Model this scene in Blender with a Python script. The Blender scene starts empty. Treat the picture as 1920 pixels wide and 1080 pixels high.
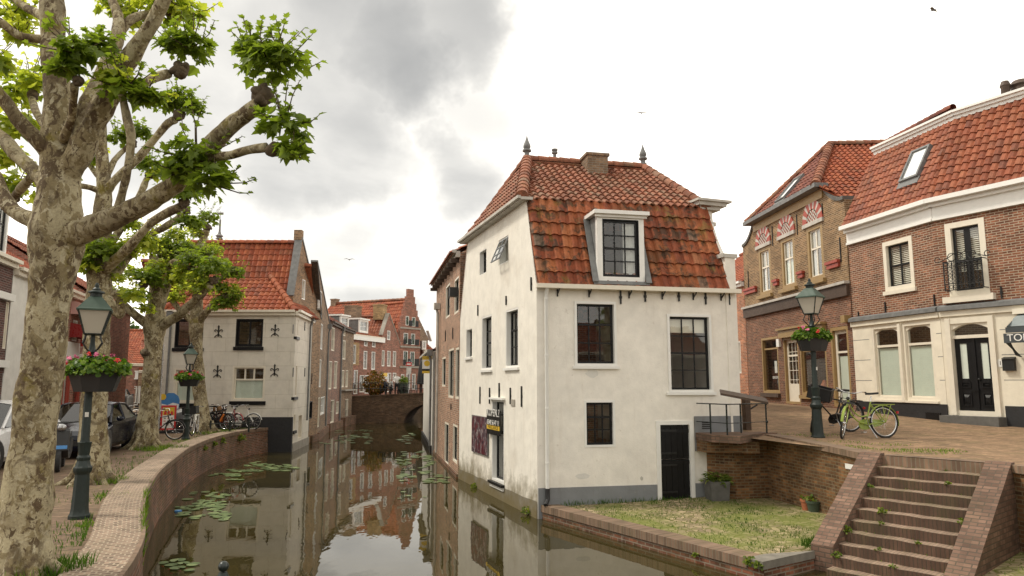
import bpy, math, random
from mathutils import Vector, Matrix, noise
from mathutils.geometry import tessellate_polygon
random.seed(11)
SC = bpy.context.scene
COL = SC.collection
R_ = math.radians
V = Vector
# ---------------------------------------------------------------- camera
CAM = V((0, 0, 3.0)); FPX = 1330.0; PITCH = math.atan2(177, 1330)
cd = bpy.data.cameras.new('camera'); cam = bpy.data.objects.new('camera', cd); COL.objects.link(cam)
cam.location = CAM; cam.rotation_euler = (math.pi / 2 + PITCH, 0, 0)
cd.sensor_width = 36; cd.lens = FPX / 1920 * 36; cd.clip_end = 3000; cd.clip_start = 0.05
SC.camera = cam
SC.view_settings.view_transform = 'Standard'; SC.view_settings.look = 'None'
SC.view_settings.exposure = 0.14; SC.view_settings.gamma = 1.0

cp_, sp_ = math.cos(PITCH), math.sin(PITCH)
def ray(u, v):
    a = (u - 960) / FPX; b = (540 - v) / FPX
    return V((a, cp_ - sp_ * b, sp_ + cp_ * b))
def atY(u, v, Y):
    d = ray(u, v); return CAM + d * (Y / d.y)
def onZ(u, v, z):
    d = ray(u, v); return CAM + d * ((z - CAM.z) / d.z)

# ---------------------------------------------------------------- node helper
def nd(nt, t, props=None, **ins):
    n = nt.nodes.new(t)
    for k, v in (props or {}).items(): setattr(n, k, v)
    for k, v in ins.items():
        k = k.replace('_', ' ')
        s = n.inputs[int(k[1:])] if k[0] == 'i' and k[1:].isdigit() else n.inputs[k]
        if isinstance(v, bpy.types.NodeSocket): nt.links.new(v, s)
        elif isinstance(v, bpy.types.Node): nt.links.new(v.outputs[0], s)
        else:
            if hasattr(s.default_value, '__len__') and not isinstance(v, (tuple, list, Vector)): v = (v, v, v, 1)[:len(s.default_value)]
            if s.type == 'RGBA' and len(v) == 3: v = (*v, 1)
            s.default_value = v
    return n
def ramp(nt, fac, stops, interp='LINEAR'):
    n = nt.nodes.new('ShaderNodeValToRGB'); cr = n.color_ramp; cr.interpolation = interp
    while len(cr.elements) > 1: cr.elements.remove(cr.elements[-1])
    for i, (p, c) in enumerate(stops):
        e = cr.elements[0] if i == 0 else cr.elements.new(p)
        e.position = p
        if not hasattr(c, '__len__'): c = (c, c, c)
        e.color = (*c[:3], 1)
    nt.links.new(fac if isinstance(fac, bpy.types.NodeSocket) else fac.outputs[0], n.inputs[0])
    return n.outputs[0]
def math_(nt, op, a, b=0.0, c=0.0, clamp=False):
    n = nd(nt, 'ShaderNodeMath', {'operation': op, 'use_clamp': clamp}, i0=a, i1=b)
    if op in ('MULTIPLY_ADD', 'SMOOTH_MIN'): nt.links.new(c, n.inputs[2]) if isinstance(c, bpy.types.NodeSocket) else setattr(n.inputs[2], 'default_value', c)
    return n.outputs[0]
def mix(nt, f, a, b, t='MIX'):
    return nd(nt, 'ShaderNodeMixRGB', {'blend_type': t}, Fac=f, Color1=a, Color2=b).outputs[0]
def noise_(nt, co, scale, detail=4, rough=.55, dist=0.0):
    return nd(nt, 'ShaderNodeTexNoise', None, Vector=co, Scale=scale, Detail=detail, Roughness=rough, Distortion=dist).outputs[0]

# ---------------------------------------------------------------- world: Nishita sky veiled by cloud
SUN_EL, SUN_AZ = R_(52), R_(-80)
wd = bpy.data.worlds.new('World'); SC.world = wd; wd.use_nodes = True
nt = wd.node_tree; nt.nodes.clear()
sky = nd(nt, 'ShaderNodeTexSky', {'sky_type': 'NISHITA', 'sun_disc': False, 'sun_elevation': SUN_EL, 'sun_rotation': SUN_AZ})
tc = nd(nt, 'ShaderNodeTexCoord'); dirv = tc.outputs['Generated']
sep = nd(nt, 'ShaderNodeSeparateXYZ', None, Vector=dirv)
zz = math_(nt, 'ADD', math_(nt, 'MAXIMUM', sep.outputs[2], 0.0), 0.16)
cx = math_(nt, 'DIVIDE', sep.outputs[0], zz); cy = math_(nt, 'DIVIDE', sep.outputs[1], zz)
pl = nd(nt, 'ShaderNodeCombineXYZ', None, X=cx, Y=cy, Z=0.0).outputs[0]
n1 = noise_(nt, pl, 1.1, 6, .55, .2)
nv = nd(nt, 'ShaderNodeTexNoise', None, Vector=dirv, Scale=3.2, Detail=6.0, Roughness=.6).outputs[1]
nv = nd(nt, 'ShaderNodeVectorMath', {'operation': 'SUBTRACT'}, i0=nv, i1=(.5, .5, .5)).outputs[0]
nv = nd(nt, 'ShaderNodeVectorMath', {'operation': 'SCALE'}, i0=nv, Scale=.30).outputs[0]
dirw = nd(nt, 'ShaderNodeVectorMath', {'operation': 'NORMALIZE'}, i0=nd(nt, 'ShaderNodeVectorMath', {'operation': 'ADD'}, i0=dirv, i1=nv).outputs[0]).outputs[0]
def lobe(u, v, lo, hi):
    d = ray(u, v).normalized()
    dt = nd(nt, 'ShaderNodeVectorMath', {'operation': 'DOT_PRODUCT'}, i0=dirw, i1=tuple(d)).outputs['Value']
    return nd(nt, 'ShaderNodeMapRange', {'interpolation_type': 'SMOOTHSTEP'}, Value=dt, i1=math.cos(R_(lo)), i2=math.cos(R_(hi)), i3=0.0, i4=1.0).outputs[0]
m = math_(nt, 'MULTIPLY', lobe(745, 115, 8.5, 0), .88)
for (u, v, a, b, w) in ((660, 40, 9, 0, .78), (600, 200, 10, 0, .68), (520, 80, 11, 0, .66), (640, 280, 7, 0, .7), (840, 335, 5.5, 0, .70), (560, 280, 8, 0, .66), (735, 590, 6, 0, .62), (660, 500, 6, 0, .5), (440, 90, 10, 0, .62), (870, 80, 6, 0, .7), (420, 330, 9, 0, .4), (330, 160, 12, 0, .6), (700, 400, 9, 0, .38), (900, 250, 7, 0, .42), (560, 420, 8, 0, .36), (820, 480, 7, 0, .42)):
    m = math_(nt, 'MAXIMUM', m, math_(nt, 'MULTIPLY', lobe(u, v, a, b), w))
nz = nd(nt, 'ShaderNodeMapRange', {'interpolation_type': 'SMOOTHSTEP'}, Value=n1, i1=.30, i2=.64, i3=0.0, i4=1.0).outputs[0]
gf = math_(nt, 'MULTIPLY', m, math_(nt, 'MULTIPLY_ADD', nz, .42, .65), clamp=True)
gf = ramp(nt, gf, [(0.0, 0.0), (1, 1.0)])
# sky darkened behind the camera to cut fill and reflections; greyer overhead
hz = nd(nt, 'ShaderNodeMapRange', None, Value=sep.outputs[2], i1=.05, i2=.9, i3=1.0, i4=.62).outputs[0]
bk = nd(nt, 'ShaderNodeMapRange', {'interpolation_type': 'SMOOTHSTEP'}, Value=sep.outputs[1], i1=.15, i2=-.45, i3=1.0, i4=.72).outputs[0]
hz = math_(nt, 'MULTIPLY', hz, math_(nt, 'MAXIMUM', bk, nd(nt, 'ShaderNodeMapRange', {'interpolation_type': 'SMOOTHSTEP'}, Value=sep.outputs[2], i1=.35, i2=.85, i3=0.0, i4=1.0).outputs[0]))
white = nd(nt, 'ShaderNodeMixRGB', {'blend_type': 'MULTIPLY'}, Fac=1.0, Color1=(20.5, 19.4, 17.4), Color2=hz).outputs[0]
rat = nd(nt, 'ShaderNodeMapRange', None, Value=math_(nt, 'POWER', .235, gf), i1=0.0, i2=1.0, i3=0.0, i4=1.0).outputs[0]
tintg = mix(nt, gf, (1, 1, 1), (.97, 1.02, 1.10))
cloud = mix(nt, 1.0, mix(nt, 1.0, white, rat, 'MULTIPLY'), tintg, 'MULTIPLY')
skyc = mix(nt, .93, sky.outputs[0], cloud)
bg = nd(nt, 'ShaderNodeBackground', None, Color=skyc, Strength=.1)
wo = nt.nodes.new('ShaderNodeOutputWorld'); nt.links.new(bg.outputs[0], wo.inputs[0])
# ---------------------------------------------------------------- sun behind thin cloud
sd = bpy.data.lights.new('sun', 'SUN'); sun = bpy.data.objects.new('sun', sd); COL.objects.link(sun)
sd.energy = 2.2; sd.angle = R_(10); sd.color = (1, .93, .80)
sdir = V((math.sin(SUN_AZ) * math.cos(SUN_EL), math.cos(SUN_AZ) * math.cos(SUN_EL), math.sin(SUN_EL)))
sun.rotation_euler = sdir.to_track_quat('Z', 'Y').to_euler()
sun.location = (-20, 5, 30)

# ---------------------------------------------------------------- mesh builder
def zup(n):
    return V((-n.y, n.x, 0)).normalized()
class MB:
    def __init__(s): s.v = []; s.f = []; s.uv = []; s.m = []; s.c = []
    def face(s, pts, uv=None, m=0, c=None):
        i = len(s.v); s.v += [V(p) for p in pts]; s.f.append(list(range(i, i + len(pts)))); s.uv.append(uv); s.m.append(m); s.c.append(c)
    def add(s, verts, faces, m=0, c=None):
        i = len(s.v); s.v += [V(p) for p in verts]
        for f in faces: s.f.append([i + k for k in f]); s.uv.append(None); s.m.append(m); s.c.append(c)
    def obox(s, o, a, b, c, m=0):
        o, a, b, c = V(o), V(a), V(b), V(c)
        if a.cross(b).dot(c) < 0: a, b = b, a
        P = [o, o + a, o + a + b, o + b, o + c, o + a + c, o + a + b + c, o + b + c]
        s.add(P, [(3, 2, 1, 0), (4, 5, 6, 7), (0, 1, 5, 4), (1, 2, 6, 5), (2, 3, 7, 6), (3, 0, 4, 7)], m)
    def box(s, c, d, rz=0, m=0):
        c = V(c); a = V((math.cos(rz), math.sin(rz), 0)); b = V((-a.y, a.x, 0))
        s.obox(c - a * d[0] / 2 - b * d[1] / 2 - V((0, 0, d[2] / 2)), a * d[0], b * d[1], V((0, 0, d[2])), m)
    def lb(s, W, s0, s1, z0, z1, d0, d1, m=0):
        s.obox(W.pt(s0, z0, d0), W.D * (s1 - s0), W.N * (d1 - d0), V((0, 0, z1 - z0)), m)
    def prism(s, poly, vec, m=0):
        poly = [V(p) for p in poly]; vec = V(vec); n = len(poly)
        nn = V((0, 0, 0))
        for i in range(n): nn += poly[i].cross(poly[(i + 1) % n])
        if nn.dot(vec) < 0: poly = poly[::-1]
        top = [p + vec for p in poly]
        if n > 4:
            for t in tessellate_polygon([poly]):
                a, b, c = t
                if (poly[b] - poly[a]).cross(poly[c] - poly[a]).dot(vec) < 0: b, c = c, b
                s.face([top[a], top[b], top[c]], m=m); s.face([poly[c], poly[b], poly[a]], m=m)
        else:
            s.face(top, m=m); s.face(poly[::-1], m=m)
        for i in range(n):
            j = (i + 1) % n; s.face([poly[i], poly[j], top[j], top[i]], m=m)
    def tube(s, pts, r, n=8, m=0, cap=True):
        pts = [V(p) for p in pts]
        if not hasattr(r, '__len__'): r = [r] * len(pts)
        i0 = len(s.v); up = None
        for k, p in enumerate(pts):
            t = (pts[min(k + 1, len(pts) - 1)] - pts[max(k - 1, 0)]).normalized()
            if up is None:
                up = V((0, 0, 1)) if abs(t.z) < .9 else V((1, 0, 0))
            a = (up - t * up.dot(t))
            a = a.normalized() if a.length > 1e-6 else t.orthogonal().normalized()
            up = a; b = t.cross(a)
            for q in range(n):
                an = 2 * math.pi * q / n
                s.v.append(p + (a * math.cos(an) + b * math.sin(an)) * r[k])
        for k in range(len(pts) - 1):
            for q in range(n):
                A = i0 + k * n + q; B = i0 + k * n + (q + 1) % n
                s.f.append([A, B, B + n, A + n]); s.uv.append(None); s.m.append(m); s.c.append(None)
        if cap:
            e = i0 + (len(pts) - 1) * n
            s.f.append([i0 + q for q in range(n)][::-1]); s.f.append([e + q for q in range(n)])
            s.uv += [None, None]; s.m += [m, m]; s.c += [None, None]
    def lathe(s, c, prof, n=16, m=0, ax=None, flat=None):
        c = V(c); M = ax or Matrix.Identity(3); i0 = len(s.v)
        for (r, z) in prof:
            for q in range(n):
                an = 2 * math.pi * (q + .5) / n
                s.v.append(c + M @ V((r * math.cos(an), r * math.sin(an), z)))
        for k in range(len(prof) - 1):
            for q in range(n):
                A = i0 + k * n + q; B = i0 + k * n + (q + 1) % n
                s.f.append([A, B, B + n, A + n]); s.uv.append(None); s.m.append(m); s.c.append(None)
        e = i0 + (len(prof) - 1) * n
        s.f.append([i0 + q for q in range(n)][::-1]); s.f.append([e + q for q in range(n)])
        s.uv += [None, None]; s.m += [m, m]; s.c += [None, None]
    def ball(s, c, r, n=10, k=7, m=0, sc=(1, 1, 1)):
        c = V(c); i0 = len(s.v)
        for i in range(k + 1):
            th = math.pi * i / k
            for q in range(n):
                an = 2 * math.pi * q / n
                s.v.append(c + V((r * sc[0] * math.sin(th) * math.cos(an), r * sc[1] * math.sin(th) * math.sin(an), -r * sc[2] * math.cos(th))))
        for i in range(k):
            for q in range(n):
                A = i0 + i * n + q; B = i0 + i * n + (q + 1) % n
                s.f.append([A, B, B + n, A + n]); s.uv.append(None); s.m.append(m); s.c.append(None)
    def build(s, name, mats, parent=None, smooth=False, world=True, label=None, weld=False):
        off = V((0, 0, 0))
        if world and parent is not None:
            o = parent
            while o: off += o.location; o = o.parent
        me = bpy.data.meshes.new(name)
        me.from_pydata([tuple(p - off) for p in s.v], [], s.f)
        uvl = me.uv_layers.new(name='UVMap').data
        mats = mats if isinstance(mats, (list, tuple)) else [mats]
        for mt in mats: me.materials.append(mt)
        me.update()
        ca = None
        if any(c is not None for c in s.c): ca = me.color_attributes.new('rnd', 'FLOAT_COLOR', 'CORNER').data
        buf = [0.0] * (2 * len(me.loops))
        for p, uv, mi, c in zip(me.polygons, s.uv, s.m, s.c):
            p.material_index = mi
            if smooth: p.use_smooth = True
            n = p.normal
            if uv is None:
                if abs(n.z) > .85:
                    for li in p.loop_indices:
                        q = s.v[me.loops[li].vertex_index]; buf[2 * li] = q.x; buf[2 * li + 1] = q.y
                else:
                    t = zup(n); b = n.cross(t)
                    for li in p.loop_indices:
                        q = s.v[me.loops[li].vertex_index]; buf[2 * li] = q.dot(t); buf[2 * li + 1] = q.dot(b)
            else:
                for li, w in zip(p.loop_indices, uv): buf[2 * li] = w[0]; buf[2 * li + 1] = w[1]
            if ca and c is not None:
                for li in p.loop_indices: ca[li].color = (*c, 1)
        uvl.foreach_set('uv', buf)
        if smooth and smooth is not True: me.set_sharp_from_angle(angle=R_(smooth))
        ob = bpy.data.objects.new(name, me); COL.objects.link(ob)
        if parent is not None: ob.parent = parent
        if label: ob['label'] = label
        return ob

def thing(name, label, cat, loc=(0, 0, 0), rz=0, group=None):
    o = bpy.data.objects.new(name, None); COL.objects.link(o)
    o.location = loc; o.rotation_euler = (0, 0, rz); o.empty_display_size = .2
    o['label'] = label; o['category'] = cat
    if group: o['group'] = group
    return o
def tag(o, label, cat, group=None):
    o['label'] = label; o['category'] = cat
    if group: o['group'] = group
    return o
def kind(o, k, label=None, cat=None):
    o['kind'] = k
    if label: o['label'] = label
    if cat: o['category'] = cat
    return o
def dup(o, loc, rz, label, sc=None, group=None):
    def rec(s, par):
        c = s.copy(); COL.objects.link(c); c.parent = par
        for ch in s.children: rec(ch, c)
        return c
    r = rec(o, None); r.location = loc; r.rotation_euler = (0, 0, rz); r['label'] = label
    if sc: r.scale = (sc, sc, sc)
    if group: r['group'] = group
    return r

class Wall:
    """vertical wall plane running from P (left, seen from outside) to Q"""
    def __init__(s, P, Q):
        s.P = V((P[0], P[1], 0)); d = V((Q[0], Q[1], 0)) - s.P; s.L = d.length; s.D = d.normalized(); s.N = V((s.D.y, -s.D.x, 0))
    def pt(s, a, z, d=0.0): return s.P + s.D * a + s.N * d + V((0, 0, z))
    def px(s, u, v, d=0.0):
        r = ray(u, v); o = s.P + s.N * d
        t = (o - CAM).dot(s.N) / r.dot(s.N); q = CAM + r * t
        return ((q - s.P).dot(s.D), q.z)
    def box(s, u0, v0, u1, v1):
        um, vm = (u0 + u1) / 2, (v0 + v1) / 2
        return (s.px(u0, vm)[0], s.px(um, v1)[1], s.px(u1, vm)[0], s.px(um, v0)[1])
    def solid(s, mb, outline, holes=(), thick=.3, d=0.0, m=0):
        """outline [(s,z)...] extruded inwards by thick, with rectangular holes (s0,z0,s1,z1) or polygons"""
        polys = [list(outline)]
        for h in holes:
            polys.append([(h[0], h[1]), (h[2], h[1]), (h[2], h[3]), (h[0], h[3])] if len(h) == 4 and not hasattr(h[0], '__len__') else list(h))
        flat = [p for q in polys for p in q]
        tris = tessellate_polygon([[V((a, b, 0)) for a, b in q] for q in polys])
        F = [s.pt(a, z, d) for a, z in flat]; B = [s.pt(a, z, d - thick) for a, z in flat]
        for t in tris:
            a, b, c = t
            (x0, y0), (x1, y1), (x2, y2) = flat[a], flat[b], flat[c]
            cr = (x1 - x0) * (y2 - y0) - (x2 - x0) * (y1 - y0)
            if abs(cr) < 1e-9: continue
            if cr < 0: b, c = c, b
            mb.face([F[a], F[b], F[c]], m=m); mb.face([B[c], B[b], B[a]], m=m)
        i = 0
        for k, q in enumerate(polys):
            n = len(q); area = sum(q[j][0] * q[(j + 1) % n][1] - q[(j + 1) % n][0] * q[j][1] for j in range(n))
            ccw = area > 0
            for j in range(n):
                A, C = i + j, i + (j + 1) % n
                if ccw == (k == 0): mb.face([F[C], F[A], B[A], B[C]], m=m)
                else: mb.face([F[A], F[C], B[C], B[A]], m=m)
            i += n

def shell(mb, pts, z0, z1, m=0):
    """plain walls along an open run of ground points"""
    for a, b in zip(pts, pts[1:]):
        mb.face([(a[0], a[1], z0), (b[0], b[1], z0), (b[0], b[1], z1), (a[0], a[1], z1)], m=m)

def tiles(mb, poly, tw=.22, rh=.3, S=6, amp=.028, lift=.04, under=True, hole=None):
    """pantiles over a planar convex polygon; the first edge is the eave"""
    poly = [V(p) for p in poly]
    e = (poly[1] - poly[0]).normalized(); n = None
    for k in range(2, len(poly)):
        c = e.cross(poly[k] - poly[0])
        if c.length > 1e-3: n = c.normalized(); break
    if n.z < 0: n = -n
    up = n.cross(e)
    if up.z < 0: up = -up
    O = poly[0]; P2 = [((p - O).dot(e), (p - O).dot(up)) for p in poly]
    vmax = max(p[1] for p in P2)
    def span(v):
        xs = []
        for i in range(len(P2)):
            (x0, y0), (x1, y1) = P2[i], P2[(i + 1) % len(P2)]
            if abs(y1 - y0) < 1e-9:
                if abs(v - y0) < 1e-6: xs += [x0, x1]
                continue
            t = (v - y0) / (y1 - y0)
            if -1e-6 <= t <= 1 + 1e-6: xs.append(x0 + (x1 - x0) * t)
        return (min(xs), max(xs)) if xs else None
    rows = max(1, round(vmax / rh)); rh = vmax / rows
    def prof(u):
        x = (u / tw) % 1.0
        return amp * (math.sin(2 * math.pi * x) + .35 * math.sin(4 * math.pi * x + .8))
    base = random.randint(0, 500)
    for k in range(rows):
        v0, v1 = k * rh, (k + 1) * rh
        s0 = span(v0 + 1e-4); s1 = span(min(v1, vmax) - 1e-4)
        if not s0 or not s1: continue
        lo, hi = min(s0[0], s1[0]), max(s0[1], s1[1])
        j0, j1 = math.floor(lo / tw * S), math.ceil(hi / tw * S)
        us = [j * tw / S for j in range(j0, j1 + 1)]
        ring = []
        for u in us:
            a = min(max(u, s0[0]), s0[1]); b = min(max(u, s1[0]), s1[1])
            jit = .008 * noise.noise(V((math.floor(u / tw) * 1.7 + base, k * 2.3, 0)))
            va = v0 - .03 + jit
            h = prof(u)
            ring.append((O + e * a + up * va + n * (h + lift), O + e * b + up * v1 + n * (h + .004), O + e * a + up * va + n * (h + lift - .035), u))
        for A, B in zip(ring, ring[1:]):
            if (A[0] - B[0]).length < 1e-5 and (A[1] - B[1]).length < 1e-5: continue
            if hole and hole[0] < (A[3] + B[3]) / 2 < hole[1] and hole[2] < v0 + rh / 2 < hole[3]: continue
            uu0, uu1 = A[3] / tw + base, B[3] / tw + base
            um = math.floor((uu0 + uu1) / 2) + .02; uM = um + .96
            c0, c1 = max(um, min(uM, uu0)), max(um, min(uM, uu1))
            mb.face([A[0], B[0], B[1], A[1]], [(c0, k + .04), (c1, k + .04), (c1, k + .96), (c0, k + .96)])
            mb.face([A[2], B[2], B[0], A[0]], [(c0, k + .02), (c1, k + .02), (c1, k + .04), (c0, k + .04)])
    if hole:
        q = lambda u, v: O + e * u + up * v - n * .06
        for pl_ in ([poly[0] - n * .06, q(hole[0], 0), q(hole[0], vmax), poly[3] - n * .06], [q(hole[1], 0), poly[1] - n * .06, poly[2] - n * .06, q(hole[1], vmax)], [q(hole[0], hole[3]), q(hole[1], hole[3]), q(hole[1], vmax), q(hole[0], vmax)]): mb.face(pl_, [(base + .5, .5)] * 4)
    elif under: mb.face([p - n * .06 for p in poly], [(base + .5, .5)] * len(poly))

def ridge(mb, P, Q, r=.12, step=.34, m=0, lift=.03):
    P, Q = V(P), V(Q); d = Q - P; L = d.length; t = d / L; side = t.cross(V((0, 0, 1))).normalized(); up = side.cross(t)
    k = max(1, round(L / step)); st = L / k
    for i in range(k):
        a = P + t * (st * i) + up * lift; b = P + t * (st * (i + 1) + .05) + up * (lift - .0)
        A = []; B = []
        for q in range(9):
            an = math.pi * (q / 8 * 1.2 - .1)
            A.append(a + side * math.cos(an) * r * 1.12 + up * math.sin(an) * r * 1.12)
            B.append(b + side * math.cos(an) * r * .93 + up * math.sin(an) * r * .93)
        cc = random.randint(0, 900)
        for q in range(8):
            mb.face([A[q], A[q + 1], B[q + 1], B[q]], [(cc + .5, i + .5)] * 4, m=m)
        mb.face(A[::-1], [(cc + .5, i + .5)] * 9, m=m)

def text(name, s, size, mat, parent, M, depth=.004, align='CENTER'):
    cu = bpy.data.curves.new(name, 'FONT'); cu.body = s; cu.size = size; cu.align_x = align; cu.align_y = 'CENTER'; cu.extrude = depth
    to = bpy.data.objects.new(name + '_c', cu); COL.objects.link(to)
    dg = bpy.context.evaluated_depsgraph_get()
    me = bpy.data.meshes.new_from_object(to.evaluated_get(dg)); me.name = name
    bpy.data.objects.remove(to); me.materials.clear(); me.materials.append(mat)
    me.transform(M)
    ob = bpy.data.objects.new(name, me); COL.objects.link(ob); ob.parent = parent
    off = V((0, 0, 0)); o = parent
    while o: off += o.location; o = o.parent
    me.transform(Matrix.Translation(-off))
    return ob
def wallM(W, s, z, d=0.0):
    return Matrix.Translation(W.pt(s, z, d)) @ Matrix((W.D, V((0, 0, 1)), W.N)).transposed().to_4x4()
# ---------------------------------------------------------------- materials
def mat(name):
    m = bpy.data.materials.new(name); m.use_nodes = True; t = m.node_tree; t.nodes.clear()
    return m, t
def out(t, sh):
    o = t.nodes.new('ShaderNodeOutputMaterial'); t.links.new(sh.outputs[0] if isinstance(sh, bpy.types.Node) else sh, o.inputs[0])
def bump(t, h, st=.3, dist=.01):
    return nd(t, 'ShaderNodeBump', None, Strength=st, Distance=dist, Height=h).outputs[0]
def obco(t): return nd(t, 'ShaderNodeTexCoord').outputs['Object']
def uvco(t): return nd(t, 'ShaderNodeTexCoord').outputs['UV']
def paint(name, c, rough=.5, var=.12, sc=6, metal=0.0, bmp=.05, spec=.5):
    m, t = mat(name); co = obco(t)
    n = noise_(t, co, sc, 5)
    col = mix(t, 1.0, c, ramp(t, n, [(.25, 1 - var), (.75, 1 + var * .4)]), 'MULTIPLY')
    r = ramp(t, noise_(t, co, sc * 2.3, 3), [(.3, max(0, rough - .1)), (.7, min(1, rough + .12))])
    nb = bump(t, noise_(t, co, sc * 9, 3), bmp, .004)
    out(t, nd(t, 'ShaderNodeBsdfPrincipled', None, Base_Color=col, Roughness=r, Metallic=metal, Normal=nb, Specular_IOR_Level=spec)); return m
def plaster(name, c, stain=(.38, .29, .19), moss=0.0, sa=.35, waterline=None, joints=None):
    m, t = mat(name); co = obco(t)
    big = noise_(t, co, .55, 6, .6, .4); mid = noise_(t, co, 2.6, 6, .65); fine = noise_(t, co, 34, 4)
    col = mix(t, 1.0, c, ramp(t, mid, [(.3, .88), (.7, 1.05)]), 'MULTIPLY')
    col = mix(t, math_(t, 'MULTIPLY', ramp(t, big, [(.55, 0), (.74, 1)]), sa), col, stain)
    # streaks that ran down the wall
    st = nd(t, 'ShaderNodeMapping', None, Vector=co, Scale=(3.2, 3.2, .28)).outputs[0]
    sn = ramp(t, noise_(t, st, 2.0, 5, .6), [(.56, 0), (.78, 1)])
    col = mix(t, math_(t, 'MULTIPLY', sn, sa * .7), col, stain)
    ch = ramp(t, noise_(t, co, 5.5, 7, .7, .6), [(.64, 0), (.67, 1)])
    col = mix(t, math_(t, 'MULTIPLY', ch, .3), col, (.45, .38, .3))
    if waterline is not None:
        z = nd(t, 'ShaderNodeSeparateXYZ', None, Vector=nd(t, 'ShaderNodeNewGeometry').outputs['Position']).outputs[2]
        zz = math_(t, 'ADD', z, math_(t, 'MULTIPLY', math_(t, 'SUBTRACT', mid, .5), 1.6))
        f = nd(t, 'ShaderNodeMapRange', None, Value=zz, i1=waterline + .5, i2=waterline - .15, i3=0.0, i4=.85).outputs[0]
        col = mix(t, f, col, (.16, .125, .055))
    h = math_(t, 'ADD', math_(t, 'MULTIPLY', fine, .35), mid)
    if joints:
        br = nd(t, 'ShaderNodeTexBrick', {'offset': .5}, Vector=uvco(t), Scale=1.0, Color1=(1, 1, 1), Color2=(.96, .96, .96), Mortar=(.72, .7, .66), Mortar_Size=.012, Mortar_Smooth=.2, Brick_Width=joints[0], Row_Height=joints[1])
        col = mix(t, .55, col, br.outputs[0], 'MULTIPLY')
        h = math_(t, 'SUBTRACT', h, math_(t, 'MULTIPLY', br.outputs[1], .8))
    out(t, nd(t, 'ShaderNodeBsdfPrincipled', None, Base_Color=col, Roughness=.85, Normal=bump(t, h, .5, .02), Specular_IOR_Level=.25)); return m
def brick(name, c1, c2, mortar,  bw=.22, rh=.068, ms=.010, dirt=.35, dirtc=(.05, .04, .03), vert=None, moss=0.0, lime=0.0, bmp=.5, offset=.5, rough=.85, tr=1.0):
    m, t = mat(name); uv = uvco(t); co = obco(t)
    wob = nd(t, 'ShaderNodeMixRGB', {'blend_type': 'ADD'}, Fac=.012, Color1=uv, Color2=nd(t, 'ShaderNodeTexNoise', None, Vector=co, Scale=3.0, Detail=2.0).outputs[1]).outputs[0]
    br = nd(t, 'ShaderNodeTexBrick', {'offset': offset}, Vector=wob, Scale=1.0, Color1=c1, Color2=c2, Mortar=mortar, Mortar_Size=ms, Mortar_Smooth=.25, Bias=.0, Brick_Width=bw, Row_Height=rh)
    # a second random tone per brick
    sx = nd(t, 'ShaderNodeSeparateXYZ', None, Vector=wob)
    row = math_(t, 'FLOOR', math_(t, 'DIVIDE', sx.outputs[1], rh))
    sh = math_(t, 'MULTIPLY', math_(t, 'MODULO', row, 2.0), offset)
    cl = math_(t, 'FLOOR', math_(t, 'ADD', math_(t, 'DIVIDE', sx.outputs[0], bw), sh))
    wn = nd(t, 'ShaderNodeTexWhiteNoise', {'noise_dimensions': '2D'}, Vector=nd(t, 'ShaderNodeCombineXYZ', None, X=cl, Y=row).outputs[0]).outputs[0]
    tone = ramp(t, wn, [(0, 1 - .45 * tr), (.25, 1 - .15 * tr), (.7, 1 + .1 * tr), (1, 1 + .45 * tr)])
    col = mix(t, math_(t, 'SUBTRACT', 1.0, br.outputs[1]), br.outputs[0], mix(t, 1.0, br.outputs[0], tone, 'MULTIPLY'))
    big = noise_(t, co, .7, 6, .62, .3)
    col = mix(t, math_(t, 'MULTIPLY', ramp(t, big, [(.42, 0), (.72, 1)]), dirt), col, dirtc)
    col = mix(t, 1.0, col, ramp(t, noise_(t, co, 2.2, 5), [(.3, .82), (.7, 1.12)]), 'MULTIPLY')
    if lime:
        lm = ramp(t, noise_(t, nd(t, 'ShaderNodeMapping', None, Vector=co, Scale=(1.5, 1.5, .6)).outputs[0], 3.5, 7, .7), [(.58, 0), (.72, 1)])
        col = mix(t, math_(t, 'MULTIPLY', lm, lime), col, (.42, .38, .32))
    if moss:
        mm = ramp(t, noise_(t, co, 1.6, 6, .7), [(.5, 0), (.62, 1)])
        col = mix(t, math_(t, 'MULTIPLY', mm, moss), col, (.085, .1, .025))
    h = math_(t, 'ADD', math_(t, 'MULTIPLY', br.outputs[1], -1.0), math_(t, 'MULTIPLY', noise_(t, co, 40, 3), .4))
    out(t, nd(t, 'ShaderNodeBsdfPrincipled', None, Base_Color=col, Roughness=rough, Normal=bump(t, h, bmp, .008), Specular_IOR_Level=.3)); return m
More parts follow.
